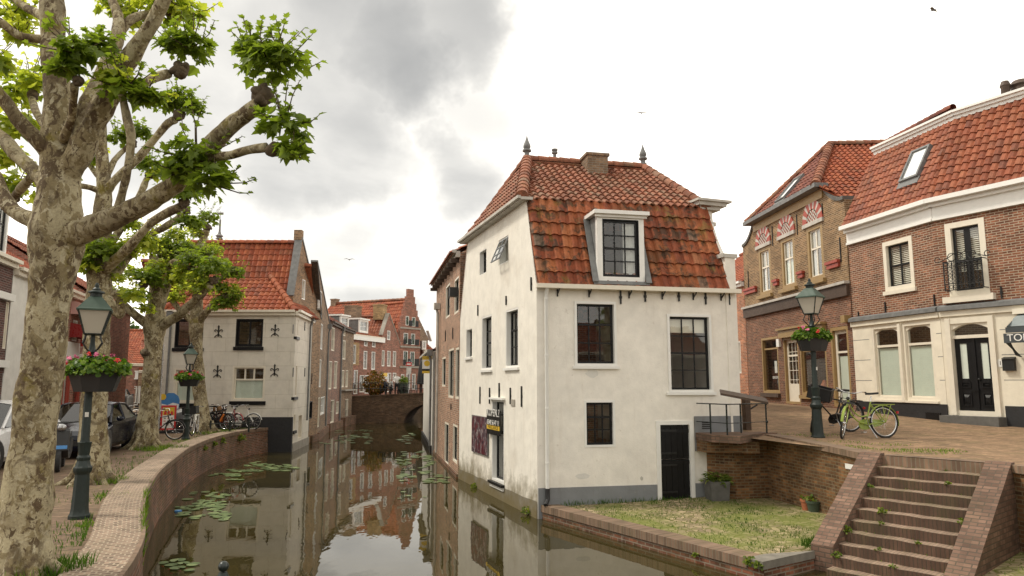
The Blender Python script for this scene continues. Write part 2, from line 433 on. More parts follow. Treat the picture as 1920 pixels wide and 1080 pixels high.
def tile_mat(name, stops, moss=.3, mossc=(.05, .045, .02), lichen=.15, rough=.75, spots=0.0):
    m, t = mat(name); uv = uvco(t); co = obco(t)
    fl = nd(t, 'ShaderNodeVectorMath', {'operation': 'FLOOR'}, i0=uv).outputs[0]
    wn = nd(t, 'ShaderNodeTexWhiteNoise', {'noise_dimensions': '2D'}, Vector=fl).outputs[0]
    col = ramp(t, wn, stops)
    col = mix(t, 1.0, col, ramp(t, noise_(t, co, 9, 5, .65), [(.28, .62), (.72, 1.2)]), 'MULTIPLY')
    big = noise_(t, co, 1.1, 7, .68, .5)
    col = mix(t, math_(t, 'MULTIPLY', ramp(t, big, [(.5, 0), (.66, 1)]), moss), col, mossc)
    if spots:
        s2 = ramp(t, noise_(t, co, 3.1, 6, .72, .6), [(.51, 0), (.58, 1)])
        col = mix(t, math_(t, 'MULTIPLY', s2, spots), col, (.03, .024, .013))
        s3 = ramp(t, noise_(t, nd(t, 'ShaderNodeVectorMath', {'operation': 'ADD'}, i0=co, i1=(7.3, 2.1, 4.4)).outputs[0], 1.9, 6, .7, .4), [(.58, 0), (.66, 1)])
        col = mix(t, math_(t, 'MULTIPLY', s3, spots * .6), col, (.19, .15, .03))
    li = ramp(t, noise_(t, co, 14, 5, .7), [(.62, 0), (.72, 1)])
    col = mix(t, math_(t, 'MULTIPLY', li, lichen), col, (.42, .34, .24))
    out(t, nd(t, 'ShaderNodeBsdfPrincipled', None, Base_Color=col, Roughness=rough, Normal=bump(t, noise_(t, co, 25, 4), .25, .01), Specular_IOR_Level=.35)); return m
def glass(name, tint=(.93, .95, .93), boost=1.0):
    m, t = mat(name)
    fc = nd(t, 'ShaderNodeLayerWeight', None, Blend=.5).outputs['Facing']
    f = math_(t, 'MULTIPLY_ADD', math_(t, 'POWER', fc, 4.0), boost * .9, .07 * boost, True)
    gl = nd(t, 'ShaderNodeBsdfGlossy', None, Color=(1, 1, 1), Roughness=.0, Normal=bump(t, noise_(t, obco(t), 2.2, 1), .05, .02))
    tr = nd(t, 'ShaderNodeBsdfTransparent', None, Color=tint)
    out(t, nd(t, 'ShaderNodeMixShader', None, i0=f, i1=tr, i2=gl)); return m
def leafm(name, dark, light, trans, tr=.45):
    m, t = mat(name)
    at = nd(t, 'ShaderNodeVertexColor', {'layer_name': 'rnd'}).outputs[0]
    s = nd(t, 'ShaderNodeSeparateColor', None, i0=at).outputs[0]
    c = mix(t, s, dark, light)
    d = nd(t, 'ShaderNodeBsdfPrincipled', None, Base_Color=c, Roughness=.45, Specular_IOR_Level=.35)
    tl = nd(t, 'ShaderNodeBsdfTranslucent', None, Color=mix(t, 1.0, c, trans, 'MULTIPLY'))
    out(t, nd(t, 'ShaderNodeMixShader', None, i0=tr, i1=d, i2=tl)); return m
M = {}
M['plaster'] = plaster('plaster_white', (.86, .82, .745), sa=.2)
M['plaster_river'] = plaster('plaster_by_water', (.82, .78, .70), sa=.26, waterline=.35)
M['plaster_grey'] = plaster('plaster_cream_grey', (.74, .695, .605), stain=(.4, .36, .3), sa=.3, joints=(1.15, .62))
M['plaster_far'] = plaster('plaster_far', (.72, .7, .65), sa=.2)
M['plinth_grey'] = plaster('plinth_grey', (.23, .24, .25), stain=(.12, .1, .07), sa=.5)
M['plinth_black'] = paint('plinth_black', (.022, .022, .024), .6, .3)
M['cream_block'] = plaster('cream_render', (.80, .74, .61), stain=(.5, .43, .33), sa=.14)
BR = lambda *a, **k: brick(*a, **k)
M['brick_shop'] = BR('brick_shop', (.26, .10, .052), (.175, .068, .042), (.40, .32, .235), dirt=.12, ms=.012)
M['brick_shop_low'] = BR('brick_shop_dark', (.23, .092, .05), (.145, .062, .04), (.30, .23, .17), dirt=.2)
M['brick_gold'] = BR('brick_yellow', (.28, .165, .078), (.16, .09, .045), (.40, .31, .2), dirt=.4, dirtc=(.075, .045, .024), ms=.012)
M['brick_orange'] = BR('brick_orange', (.44, .17, .08), (.33, .12, .065), (.42, .33, .25), dirt=.1)
M['brick_canal'] = BR('brick_canal_pale', (.40, .22, .14), (.30, .15, .095), (.45, .39, .31), dirt=.2, dirtc=(.12, .09, .06))
M['brick_tan'] = BR('brick_tan', (.32, .19, .10), (.225, .13, .07), (.33, .27, .2), dirt=.35, dirtc=(.08, .06, .04))
M['brick_mauve'] = BR('brick_mauve', (.27, .13, .088), (.195, .098, .068), (.3, .25, .21), dirt=.35, dirtc=(.07, .05, .045))
M['brick_grey'] = BR('brick_greybrown', (.28, .18, .105), (.20, .125, .075), (.3, .25, .2), dirt=.4, dirtc=(.07, .055, .04))
M['brick_red'] = BR('brick_red', (.33, .115, .075), (.25, .09, .062), (.34, .27, .21), dirt=.2)
M['brick_ochre'] = BR('brick_ochre', (.44, .28, .12), (.36, .22, .095), (.42, .33, .22), dirt=.15)
M['brick_dark'] = BR('brick_darkred', (.115, .042, .034), (.08, .034, .03), (.2, .17, .15), dirt=.2)
M['brick_quay'] = BR('brick_quay', (.25, .095, .052), (.13, .06, .038), (.25, .20, .15), dirt=.85, dirtc=(.042, .03, .016), lime=.4, moss=.22, ms=.012)
M['brick_retain'] = BR('brick_retaining', (.26, .125, .05), (.12, .06, .03), (.22, .165, .095), dirt=.75, dirtc=(.055, .035, .017), lime=.22, bw=.2, rh=.066)
M['brick_cope'] = BR('brick_coping', (.235, .15, .102), (.18, .115, .08), (.22, .18, .13), bw=.07, rh=.3, ms=.009, dirt=.4, dirtc=(.09, .07, .045), moss=.16, offset=0.0, tr=.6)
M['brick_cheek'] = BR('brick_cheek', (.215, .13, .092), (.16, .095, .068), (.11, .082, .06), bw=.2, rh=.075, ms=.010, dirt=.35, dirtc=(.07, .05, .035), moss=.06, tr=.7)
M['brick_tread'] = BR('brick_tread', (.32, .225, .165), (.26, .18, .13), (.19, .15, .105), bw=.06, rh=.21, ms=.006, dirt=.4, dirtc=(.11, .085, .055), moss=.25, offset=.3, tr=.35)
M['brick_riser_shaded'] = BR('brick_riser_shaded', (.125, .073, .05), (.095, .056, .038), (.075, .055, .038), bw=.06, rh=.21, ms=.007, dirt=.65, dirtc=(.05, .036, .024), moss=.14, offset=.3, tr=.4)  # stair brick again, with the risers' shade put into its darker colour
M['brick_bridge'] = BR('brick_bridge', (.155, .088, .05), (.10, .06, .036), (.15, .115, .08), dirt=.6, dirtc=(.045, .032, .02), lime=.22)
M['paving'] = BR('paving_clinker', (.235, .15, .098), (.165, .102, .07), (.12, .095, .06), bw=.21, rh=.07, ms=.009, dirt=.45, dirtc=(.125, .095, .055), moss=.3)
M['paving_strip'] = BR('paving_strip', (.27, .19, .138), (.20, .138, .10), (.38, .31, .23), bw=.105, rh=.085, ms=.011, dirt=.35, dirtc=(.12, .09, .06), moss=.08)
M['paving_street'] = BR('paving_street', (.315, .195, .115), (.225, .135, .082), (.20, .15, .09), bw=.21, rh=.075, ms=.010, dirt=.35, dirtc=(.19, .135, .075), moss=.2)
O1, O2 = (.35, .085, .04), (.47, .145, .065)
M['tile_old'] = tile_mat('tile_mansard', [(0, (.20, .048, .019)), (.3, (.26, .066, .025)), (.7, (.33, .095, .034)), (.96, (.38, .13, .048)), (1, (.17, .12, .085))], moss=.6, mossc=(.085, .045, .014), lichen=.1, spots=.75)
M['tile_upper'] = tile_mat('tile_upper', [(0, (.20, .07, .038)), (.35, (.28, .10, .055)), (.75, (.345, .135, .075)), (1, (.26, .155, .10))], moss=.45, mossc=(.11, .065, .032), lichen=.3, spots=.35)
M['tile_new'] = tile_mat('tile_orange', [(0, (.26, .06, .026)), (.4, (.33, .082, .034)), (.8, (.39, .115, .048)), (1, (.22, .07, .04))], moss=.3, mossc=(.12, .05, .024), lichen=.14, spots=.2)
M['tile_red'] = tile_mat('tile_red', [(0, (.235, .066, .033)), (.4, (.31, .092, .044)), (.8, (.37, .125, .06)), (1, (.20, .068, .042))], moss=.35, mossc=(.085, .035, .02), lichen=.14, rough=.65, spots=.2)
M['tile_dark'] = tile_mat('tile_dark', [(0, (.13, .04, .03)), (.5, (.19, .06, .04)), (1, (.25, .085, .05))], moss=.4, mossc=(.06, .05, .025), lichen=.12)
M['cream'] = paint('paint_cream', (.78, .72, .60), .45, .08)
M['white'] = paint('paint_white', (.82, .81, .77), .4, .06)
M['black'] = paint('paint_black', (.009, .009, .010), .4, .3, spec=.3)
M['blackgreen'] = paint('paint_blackgreen', (.014, .022, .02), .3, .3)
M['ochre'] = paint('paint_ochre', (.33, .215, .085), .5, .15)
M['redpaint'] = paint('paint_oxblood', (.36, .06, .035), .5, .2)
M['lampgreen'] = paint('lamp_green', (.007, .017, .014), .5, .25)
M['lamproof'] = paint('lamp_roof_green', (.045, .08, .058), .55, .2)
M['iron'] = paint('iron_black', (.012, .012, .012), .5, .3)
M['steel'] = paint('steel', (.45, .45, .46), .3, .2, metal=.9)
M['lead'] = paint('lead_grey', (.19, .193, .19), .7, .35)
M['stone'] = paint('stone', (.36, .33, .28), .8, .3, 4, bmp=.3)
M['stone_weathered'] = paint('stone_weathered', (.52, .49, .44), .8, .3, 3, bmp=.3)
M['kerbstone'] = paint('kerb_stone', (.22, .20, .165), .85, .35, 5, bmp=.4)
M['concrete'] = paint('concrete', (.13, .125, .115), .85, .35, 5, bmp=.3)
M['wood_dark'] = paint('wood_dark', (.075, .045, .028), .6, .4, 8, bmp=.3)
M['plastic_black'] = paint('plastic_black', (.02, .02, .021), .45, .15)
M['rubber'] = paint('rubber', (.018, .018, .018), .75, .2)
M['terracotta'] = paint('terracotta', (.42, .14, .065), .75, .2)
M['potgreen'] = paint('pot_green', (.06, .085, .06), .45, .2)
M['blind'] = paint('blind_cream', (.78, .73, .62), .8, .05)
M['frosted'] = paint('frosted_film', (.66, .72, .64), .35, .06)
M['curtain'] = paint('curtain', (.62, .62, .6), .9, .15, 14)
M['slat'] = paint('blind_slat', (.78, .74, .64), .6, .05)
M['glass'] = glass('window_glass', boost=1.15)
M['glass_car'] = glass('car_glass', (.2, .22, .22), 1.0)
M['green_bike'] = paint('bike_green', (.27, .35, .055), .3, .08)
M['bike_white'] = paint('bike_white', (.72, .72, .68), .3, .06)
M['bike_red'] = paint('bike_red', (.25, .02, .02), .3, .06)
M['bike_orange'] = paint('bike_orange', (.6, .17, .03), .4, .06)
M['chrome'] = paint('chrome', (.7, .7, .7), .15, .05, metal=1.0)
M['redlight'] = paint('red_lens', (.4, .01, .015), .2, .05)
M['wicker'] = paint('wicker', (.36, .2, .09), .8, .4, 40, bmp=.8)
M['car_blue'] = paint('car_darkblue', (.006, .008, .018), .15, .03, spec=.25)
M['car_white'] = paint('car_white', (.74, .74, .74), .2, .03)
M['yellow'] = paint('yellow', (.72, .47, .04), .5, .06)
M['red'] = paint('red', (.55, .03, .03), .45, .06)
M['blue'] = paint('blue', (.06, .22, .5), .5, .15)
M['pink'] = paint('awning_pink', (.62, .36, .32), .8, .1)
M['awning'] = paint('awning_grey', (.25, .28, .285), .85, .2, 5)
M['awning_dark'] = paint('awning_dark', (.06, .07, .075), .85, .2)
M['skin'] = paint('skin', (.5, .3, .22), .6, .05)
M['petal_red'] = paint('petal_red', (.68, .02, .02), .6, .1)
M['petal_pink'] = paint('petal_pink', (.72, .18, .33), .6, .1)
M['soil'] = paint('soil', (.06, .042, .028), .95, .4, 12, bmp=.6)
M['shutter'] = paint('shutter_green', (.03, .14, .055), .5, .1)
M['cable'] = paint('mark_white', (.7, .69, .64), .7, .2)
M['leaf'] = leafm('leaf_plane', (.15, .215, .03), (.47, .53, .085), (1.6, 1.55, .75), .58)
M['leaf_far'] = leafm('leaf_far_tree', (.04, .075, .015), (.11, .16, .03), (1.3, 1.5, .8), .3)
M['leaf_flower'] = leafm('leaf_geranium', (.07, .14, .015), (.24, .34, .05), (1.5, 1.6, .8), .4)
M['leaf_weed'] = leafm('leaf_weed', (.10, .15, .02), (.30, .33, .065), (1.5, 1.5, .7), .4)
M['leaf_autumn'] = leafm('leaf_autumn', (.16, .12, .02), (.45, .2, .04), (1.2, 1.0, .6), .3)
M['grass'] = leafm('grass_blades', (.06, .125, .013), (.20, .285, .04), (1.5, 1.6, .7), .4)
M['pad'] = leafm('lily_pad', (.10, .15, .05), (.25, .31, .13), (1, 1, .8), .1)
# lamp glass: milky panes
m, t = mat('lamp_pane'); out(t, nd(t, 'ShaderNodeMixShader', None, i0=.3, i1=nd(t, 'ShaderNodeBsdfPrincipled', None, Base_Color=(.62, .58, .5), Roughness=.25), i2=nd(t, 'ShaderNodeBsdfTranslucent', None, Color=(.75, .7, .6)))); M['lamp_pane'] = m
# bark of plane tree: flaking camouflage
m, t = mat('bark_plane'); co = obco(t)
mp = nd(t, 'ShaderNodeMapping', None, Vector=co, Scale=(1, 1, .7)).outputs[0]
a = noise_(t, mp, 7.5, 8, .66, .9); b = noise_(t, mp, 12, 8, .68, .8); c = noise_(t, co, 1.5, 5)
lowf = math_(t, 'MULTIPLY', math_(t, 'SUBTRACT', noise_(t, nd(t, 'ShaderNodeMapping', None, Vector=co, Scale=(1, 1, .5)).outputs[0], 2.2, 4, .6, .6), .5), .62)
a = math_(t, 'ADD', a, lowf); b = math_(t, 'ADD', b, math_(t, 'MULTIPLY', lowf, .8))
base = mix(t, ramp(t, a, [(.47, 0), (.50, 1)]), (.42, .365, .235), (.265, .215, .12))
base = mix(t, ramp(t, b, [(.54, 0), (.56, 1)]), base, (.12, .085, .05))
base = mix(t, ramp(t, noise_(t, mp, 9.3, 8, .66, .7), [(.58, 0), (.60, 1)]), base, (.47, .42, .29))
base = mix(t, math_(t, 'MULTIPLY', ramp(t, noise_(t, mp, 4.1, 8, .7, .5), [(.53, 0), (.6, 1)]), .65), base, (.11, .08, .048))
base = mix(t, math_(t, 'MULTIPLY', ramp(t, noise_(t, co, 2.6, 7, .72), [(.57, 0), (.66, 1)]), .6), base, (.23, .19, .03))
base = mix(t, math_(t, 'MULTIPLY', ramp(t, c, [(.46, 0), (.68, 1)]), .4), base, (.10, .075, .043))
base = mix(t, 1.0, base, ramp(t, noise_(t, co, 40, 5, .7), [(.3, .75), (.7, 1.15)]), 'MULTIPLY')
hh = math_(t, 'ADD', a, math_(t, 'MULTIPLY', noise_(t, co, 30, 4), .3))
out(t, nd(t, 'ShaderNodeBsdfPrincipled', None, Base_Color=base, Roughness=.85, Normal=bump(t, hh, .9, .03), Specular_IOR_Level=.2)); M['bark'] = m
M['knob'] = paint('bark_knob', (.125, .09, .055), .95, .6, 11, bmp=1.0)
# canal water
m, t = mat('canal_water'); co = obco(t)
mp = nd(t, 'ShaderNodeMapping', None, Vector=co, Scale=(1.0, .5, 1)).outputs[0]
h = math_(t, 'ADD', noise_(t, mp, 1.1, 3, .5, .4), math_(t, 'MULTIPLY', noise_(t, mp, 5.5, 2), .18))
wc = mix(t, ramp(t, noise_(t, co, .35, 4), [(.35, 0), (.65, 1)]), (.036, .029, .010), (.05, .04, .014))
out(t, nd(t, 'ShaderNodeBsdfPrincipled', None, Base_Color=wc, Roughness=.012, IOR=1.42, Normal=bump(t, h, .085, .05))); M['water'] = m
# cobbled terrace with moss and grass in its joints
m, t = mat('cobbles_moss'); co = obco(t)
vo = nd(t, 'ShaderNodeTexVoronoi', {'feature': 'DISTANCE_TO_EDGE'}, Vector=co, Scale=7.5).outputs[0]
vc = nd(t, 'ShaderNodeTexVoronoi', None, Vector=co, Scale=7.5).outputs[1]
st = mix(t, 1.0, (.36, .28, .18), ramp(t, nd(t, 'ShaderNodeSeparateColor', None, i0=vc).outputs[0], [(0, .6), (1, 1.25)]), 'MULTIPLY')
jn = ramp(t, vo, [(.03, 1), (.10, 0)])
gr = mix(t, noise_(t, co, 9, 4), (.095, .15, .018), (.19, .205, .04))
big = ramp(t, noise_(t, co, 1.0, 6, .65), [(.4, 0), (.6, 1)])
col = mix(t, jn, st, (.13, .12, .04)); col = mix(t, math_(t, 'MULTIPLY', big, .72), col, gr)
out(t, nd(t, 'ShaderNodeBsdfPrincipled', None, Base_Color=col, Roughness=.9, Normal=bump(t, math_(t, 'MINIMUM', vo, .12), .8, .05), Specular_IOR_Level=.2)); M['cobbles'] = m
# earth bed
M['bed'] = paint('canal_bed', (.05, .042, .03), .9, .3, 1)
# poster
m, t = mat('poster_print'); co = obco(t)
pn = noise_(t, nd(t, 'ShaderNodeMapping', None, Vector=co, Scale=(4, 4, 1.6)).outputs[0], 2.2, 4, .6, .8)
out(t, nd(t, 'ShaderNodeBsdfPrincipled', None, Base_Color=ramp(t, pn, [(.3, (.015, .01, .015)), (.42, (.14, .012, .025)), (.5, (.02, .015, .02)), (.56, (.05, .03, .06)), (.6, (.5, .42, .4)), (.64, (.04, .02, .03)), (.72, (.3, .05, .1))]), Roughness=.4)); M['poster'] = m
# ---------------------------------------------------------------- the setting
def interp(tab, x):
    for (a, p), (b, q) in zip(tab, tab[1:]):
        if x <= b: return p + (q - p) * max(0, (x - a)) / (b - a)
    return tab[-1][1]
def zst(y): return interp([(0, 1.66), (12, 1.68), (16, 1.72), (18.5, 1.86), (20, 1.92), (24, 2.08), (33, 2.17), (60, 2.2)], y)
QUAY = [(-3.3, -6), (-3.55, 4), (-3.75, 6.5), (-4.05, 7.72), (-4.7, 9.35), (-5.39, 10.7), (-6.27, 12.45), (-7.11, 14.35), (-7.93, 16.4), (-8.89, 19.2), (-9.55, 21.2), (-10.12, 23.3), (-10.62, 25.6), (-10.93, 28), (-10.9, 30), (-10.62, 31.4)]
def smooth(pts, n=4):
    o = []
    for i in range(len(pts) - 1):
        p0, p1, p2, p3 = [V((*pts[max(0, min(len(pts) - 1, i + k))], 0)) for k in (-1, 0, 1, 2)]
        for j in range(n):
            t = j / n
            o.append(.5 * ((2 * p1) + (p2 - p0) * t + (2 * p0 - 5 * p1 + 4 * p2 - p3) * t * t + (3 * p1 - p0 - 3 * p2 + p3) * t ** 3))
    o.append(V((*pts[-1], 0))); return o
QC = smooth(QUAY)
def offs(c, d):
    r = []
    for i, p in enumerate(c):
        t = (c[min(i + 1, len(c) - 1)] - c[max(i - 1, 0)]).normalized(); r.append(p + V((-t.y, t.x, 0)) * d)
    return r
QL = 1.0
mb = MB(); mb.face([(-1500, -300, -1.3), (1500, -300, -1.3), (1500, 2500, -1.3), (-1500, 2500, -1.3)])
kind(mb.build('ground', M['bed']), 'structure')
mb = MB(); mb.face([(-14, -12, 0), (14, -12, 0), (14, 100, 0), (-14, 100, 0)])
kind(mb.build('canal_water', M['water']), 'structure')
# left quay ground: rows running out from behind the paved strip
inner = offs(QC, .60)
mb = MB()
cols = [0, 1.5, 3, 6, 10, 18, 90]
for i in range(len(inner) - 1):
    a, b = inner[i], inner[i + 1]
    for c0, c1 in zip(cols, cols[1:]):
        mb.face([(a.x - c1, a.y, QL), (a.x - c0, a.y, QL), (b.x - c0, b.y, QL), (b.x - c1, b.y, QL)])
mb.face([(-102, 31.4, QL), (-11.85, 31.4, QL), (-11.85, 52, QL), (-102, 52, QL)])
mb.face([(-102, 52, QL), (-15.5, 52, QL), (-40, 160, QL), (-102, 160, QL)])
kind(mb.build('left_street', M['paving']), 'structure')
# paved strip along the quay and its coping
mb = MB(); L = 0; oe = QC
for i in range(len(QC) - 1):
    a, b, c, d = QC[i], QC[i + 1], inner[i + 1], inner[i]; dl = (b - a).length; z = QL + .05
    mb.face([(a.x, a.y, z), (b.x, b.y, z), (c.x, c.y, z), (d.x, d.y, z)], [(0, L), (0, L + dl), (.6, L + dl), (.6, L)])
    mb.face([(d.x, d.y, z), (c.x, c.y, z), (c.x, c.y, QL - .05), (d.x, d.y, QL - .05)])
    L += dl
kind(mb.build('quay_path', M['paving_strip']), 'structure')
# quay wall
qw = thing('quay_wall', 'long curved brown brick quay wall holding up the left bank', 'wall', (QC[30].x, QC[30].y, 0))
mb = MB(); mc = MB(); L = 0; low = offs(QC, -.13)
for i in range(len(QC) - 1):
    a, b, c, d = QC[i], QC[i + 1], low[i + 1], low[i]; dl = (b - a).length
    mb.face([(d.x, d.y, -1.2), (c.x, c.y, -1.2), (b.x, b.y, QL - .03), (a.x, a.y, QL - .03)], [(L, -1.2), (L + dl, -1.2), (L + dl, QL), (L, QL)])
    L += dl
mb.build('wall_face', M['brick_quay'], qw)
L = 0; co_ = offs(QC, -.03); ci = offs(QC, .02)
for i in range(len(QC) - 1):
    a, b, c, d = co_[i], co_[i + 1], ci[i + 1], ci[i]; dl = (b - a).length
    t, k = QL + .055, QL - .06
    mc.face([(a.x, a.y, t), (b.x, b.y, t), (c.x, c.y, t), (d.x, d.y, t)], [(L, 0), (L + dl, 0), (L + dl, .05), (L, .05)])
    mc.face([(a.x, a.y, k), (b.x, b.y, k), (b.x, b.y, t), (a.x, a.y, t)], [(L, 0), (L + dl, 0), (L + dl, .115), (L, .115)])
    mc.face([(d.x, d.y, k), (c.x, c.y, k), (b.x, b.y, k), (a.x, a.y, k)], [(L, 0), (L + dl, 0), (L + dl, .05), (L, .05)])
    L += dl
mc.build('coping', M['brick_cope'], qw)
# parking bay lines
mb = MB()
for (u0, v0, u1, v1) in ((226, 814, 290, 802), (224, 822, 262, 832), (226, 835, 268, 824), (215, 780, 262, 766)):
    p, q = onZ(u0, v0, QL), onZ(u1, v1, QL); t = (q - p).normalized(); s = V((-t.y, t.x, 0)) * .06
    if s.length > 0: mb.face([p - s + V((0, 0, .006)), q - s + V((0, 0, .006)), q + s + V((0, 0, .006)), p + s + V((0, 0, .006))])
kind(mb.build('road_marking', M['cable']), 'structure')

# white house corners, fixed from the water line
C0 = onZ(1008, 973, 0); C1 = onZ(860, 897, 0)
ang = R_(12); DF = V((math.cos(ang), math.sin(ang), 0))
WF0 = Wall(C0, C0 + DF)
RS = WF0.px(1390, 806)[0]; RC = C0 + DF * RS
KC = C1 + DF * RS * .97       # back corner
# right bank: retaining wall line, stairs, street
T0 = onZ(1654, 856, 1.68); TD = V((.645, -.765, 0)).normalized(); T1 = T0 + TD * 1.63; TDn = V((-TD.y, TD.x, 0))
if TDn.x > 0: TDn = -TDn
TDn.z = 0; TD.z = 0
W0 = WF0.pt(WF0.px(1325, 860)[0], 0, 0); W0.z = 0
WB = onZ(1437, 822, 1.70); WM = onZ(1560, 842, 1.68)
CH = .36
Tl = T0 - TD * CH; Tr = T1 + TD * CH
RET = [V((W0.x, W0.y, 0)), V((W0.x + .55, W0.y - .35, 0)), V((WB.x, WB.y, 0)), V((WM.x, WM.y, 0)), V((Tl.x, Tl.y, 0))]
EDGE_R = [V((Tr.x, Tr.y, 0)), V((Tr.x + .1, Tr.y - .5, 0)), V((8.3, 7.5, 0)), V((9.0, 2.0, 0)), V((9.0, -6, 0))]
full = [V((RC.x - .4, RC.y + .3, 0))] + RET[1:] + [V((T0.x, T0.y, 0)), V((T1.x, T1.y, 0))] + EDGE_R
full = sorted(full, key=lambda p: -p.y)
ys = sorted({p.y for p in full} | {20, 24, 28, 33, 40, 60, 17, 18.5, 9, 14, 15})
def xe(y):
    if y > full[0].y: return -1.2 if y < 24.5 else -2.3
    for a, b in zip(full, full[1:]):
        if b.y <= y <= a.y: return a.x + (b.x - a.x) * ((a.y - y) / max(1e-6, a.y - b.y))
    return full[-1].x
mb = MB()
for y0, y1 in zip(ys, ys[1:]):
    if y0 < full[0].y - 1e-6 < y1 - 1e-6 or y0 >= full[0].y - 1e-6: xa = xb = (5.0 if y0 < 22.5 else -1.0)
    else: xa, xb = xe(y0), xe(y1)
    g = [0, 1, 2.5, 5, 9, 16, 70]
    for k in range(6):
        f = lambda x, y, kk: (x + (g[kk] if kk < 6 else 70), y, zst(y))
        mb.face([f(xa, y0, k), f(xa, y0, k + 1), f(xb, y1, k + 1), f(xb, y1, k)])
kind(mb.build('right_street', M['paving_street']), 'structure')
# retaining wall with brick coping
rw = thing('retaining_wall', 'stained brown brick retaining wall between the lower terrace and the street', 'wall', RET[2])
mb = MB(); mc = MB()
for a, b in zip(RET, RET[1:]):
    W = Wall(a, b); za, zb = zst(a.y), zst(b.y)
    mb.face([W.pt(0, -.5), W.pt(W.L, -.5), W.pt(W.L, zb - .07), W.pt(0, za - .07)])
    L = W.L
    P = [W.pt(0, za + .03, .05), W.pt(L, zb + .03, .05), W.pt(L, zb + .03, -.3), W.pt(0, za + .03, -.3)]
    mc.face(P, [(0, 0), (L, 0), (L, .28), (0, .28)])
    Q = [W.pt(0, za - .09, .05), W.pt(L, zb - .09, .05)]
    mc.face([Q[0], Q[1], P[1], P[0]], [(0, .0), (L, .0), (L, .12), (0, .12)])
    mc.face([W.pt(0, za - .09, -.01), W.pt(L, zb - .09, -.01), Q[1], Q[0]])
mb.build('wall_face', M['brick_retain'], rw); mc.build('coping', M['brick_cope'], rw)
ws = MB()                                            # white paint patch on the wall
Wp = Wall(RET[3], RET[4]); b = Wp.box(1586, 870, 1606, 881)
ws.face([Wp.pt(b[0], b[1], .012), Wp.pt(b[2], b[1] + .02, .012), Wp.pt(b[2] - .01, b[3], .012), Wp.pt(b[0] - .01, b[3] - .01, .012)])
ws.build('paint_patch', M['white'], rw)
rw2 = thing('retaining_wall', 'shaded brick street wall right of the stairs above the weedy corner', 'wall', EDGE_R[1])
mb = MB(); mc = MB()
for a, b in zip(EDGE_R, EDGE_R[1:]):
    W = Wall(a, b); L = W.L; za = zst(a.y)
    mb.face([W.pt(0, -.5), W.pt(L, -.5), W.pt(L, za - .07), W.pt(0, za - .07)])
    P = [W.pt(0, za + .03, .05), W.pt(L, za + .03, .05), W.pt(L, za + .03, -.3), W.pt(0, za + .03, -.3)]
    mc.face(P, [(0, 0), (L, 0), (L, .28), (0, .28)])
    Q = [W.pt(0, za - .09, .05), W.pt(L, za - .09, .05)]
    mc.face([Q[0], Q[1], P[1], P[0]], [(0, 0), (L, 0), (L, .12), (0, .12)])
mb.build('wall_face', M['brick_retain'], rw2); mc.build('coping', M['brick_cope'], rw2)
# stairs
stp = thing('brick_stairs', 'brown brick stairs climbing from the water to the street', 'stairs', (T0.x, T0.y, 0))
NS = 11; RISE = 1.68 / NS; RUN = .225; SW = (T1 - T0).length
up3 = V((0, 0, 1))
for k in range(NS):
    z1 = 1.68 - RISE * k - .004 * k; z0 = z1 - RISE
    mb = MB(); o = V((T0.x, T0.y, 0)) + TDn * (RUN * k)
    nose = TDn * (RUN + .025)
    zt = z0
    # tread slab k lies one riser below the edge above it
    a = o + up3 * (zt - .5); P = [o, o + TD * SW, o + TD * SW + nose, o + nose]
    jit = [.006 * math.sin(k * 3.1 + q * 2.2) for q in range(9)]
    for q in range(8):
        f0, f1 = q / 8, (q + 1) / 8
        A = o + TD * SW * f0; B = o + TD * SW * f1
        za, zb = zt + jit[q], zt + jit[q + 1]
        mb.face([A + up3 * za, A + nose + up3 * (za - .008), B + nose + up3 * (zb - .008), B + up3 * zb], [(SW * f0, 0), (SW * f0, RUN), (SW * f1, RUN), (SW * f1, 0)])
        mb.face([A + nose + up3 * (za - RISE - .02), B + nose + up3 * (zb - RISE - .02), B + nose + up3 * (zb - .008), A + nose + up3 * (za - .008)], [(SW * f0, 0), (SW * f1, 0), (SW * f1, .19), (SW * f0, .19)])
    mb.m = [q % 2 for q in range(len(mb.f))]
    mb.build('step', [M['brick_tread'], M['brick_riser_shaded']], stp)
mb = MB(); mb.face([V((T0.x, T0.y, 1.68 - RISE)), V((T1.x, T1.y, 1.68 - RISE)), V((T1.x, T1.y, 1.70)), V((T0.x, T0.y, 1.70))], [(0, 0), (SW, 0), (SW, .19), (0, .19)])
P = [V((T0.x, T0.y, 1.71)), V((T1.x, T1.y, 1.71)), V((T1.x, T1.y, 1.71)) - TDn * .3, V((T0.x, T0.y, 1.71)) - TDn * .3]
mb.face(P, [(0, 0), (SW, 0), (SW, .28), (0, .28)]); mb.build('top_edge', M['brick_cope'], stp)
slope = RISE / RUN
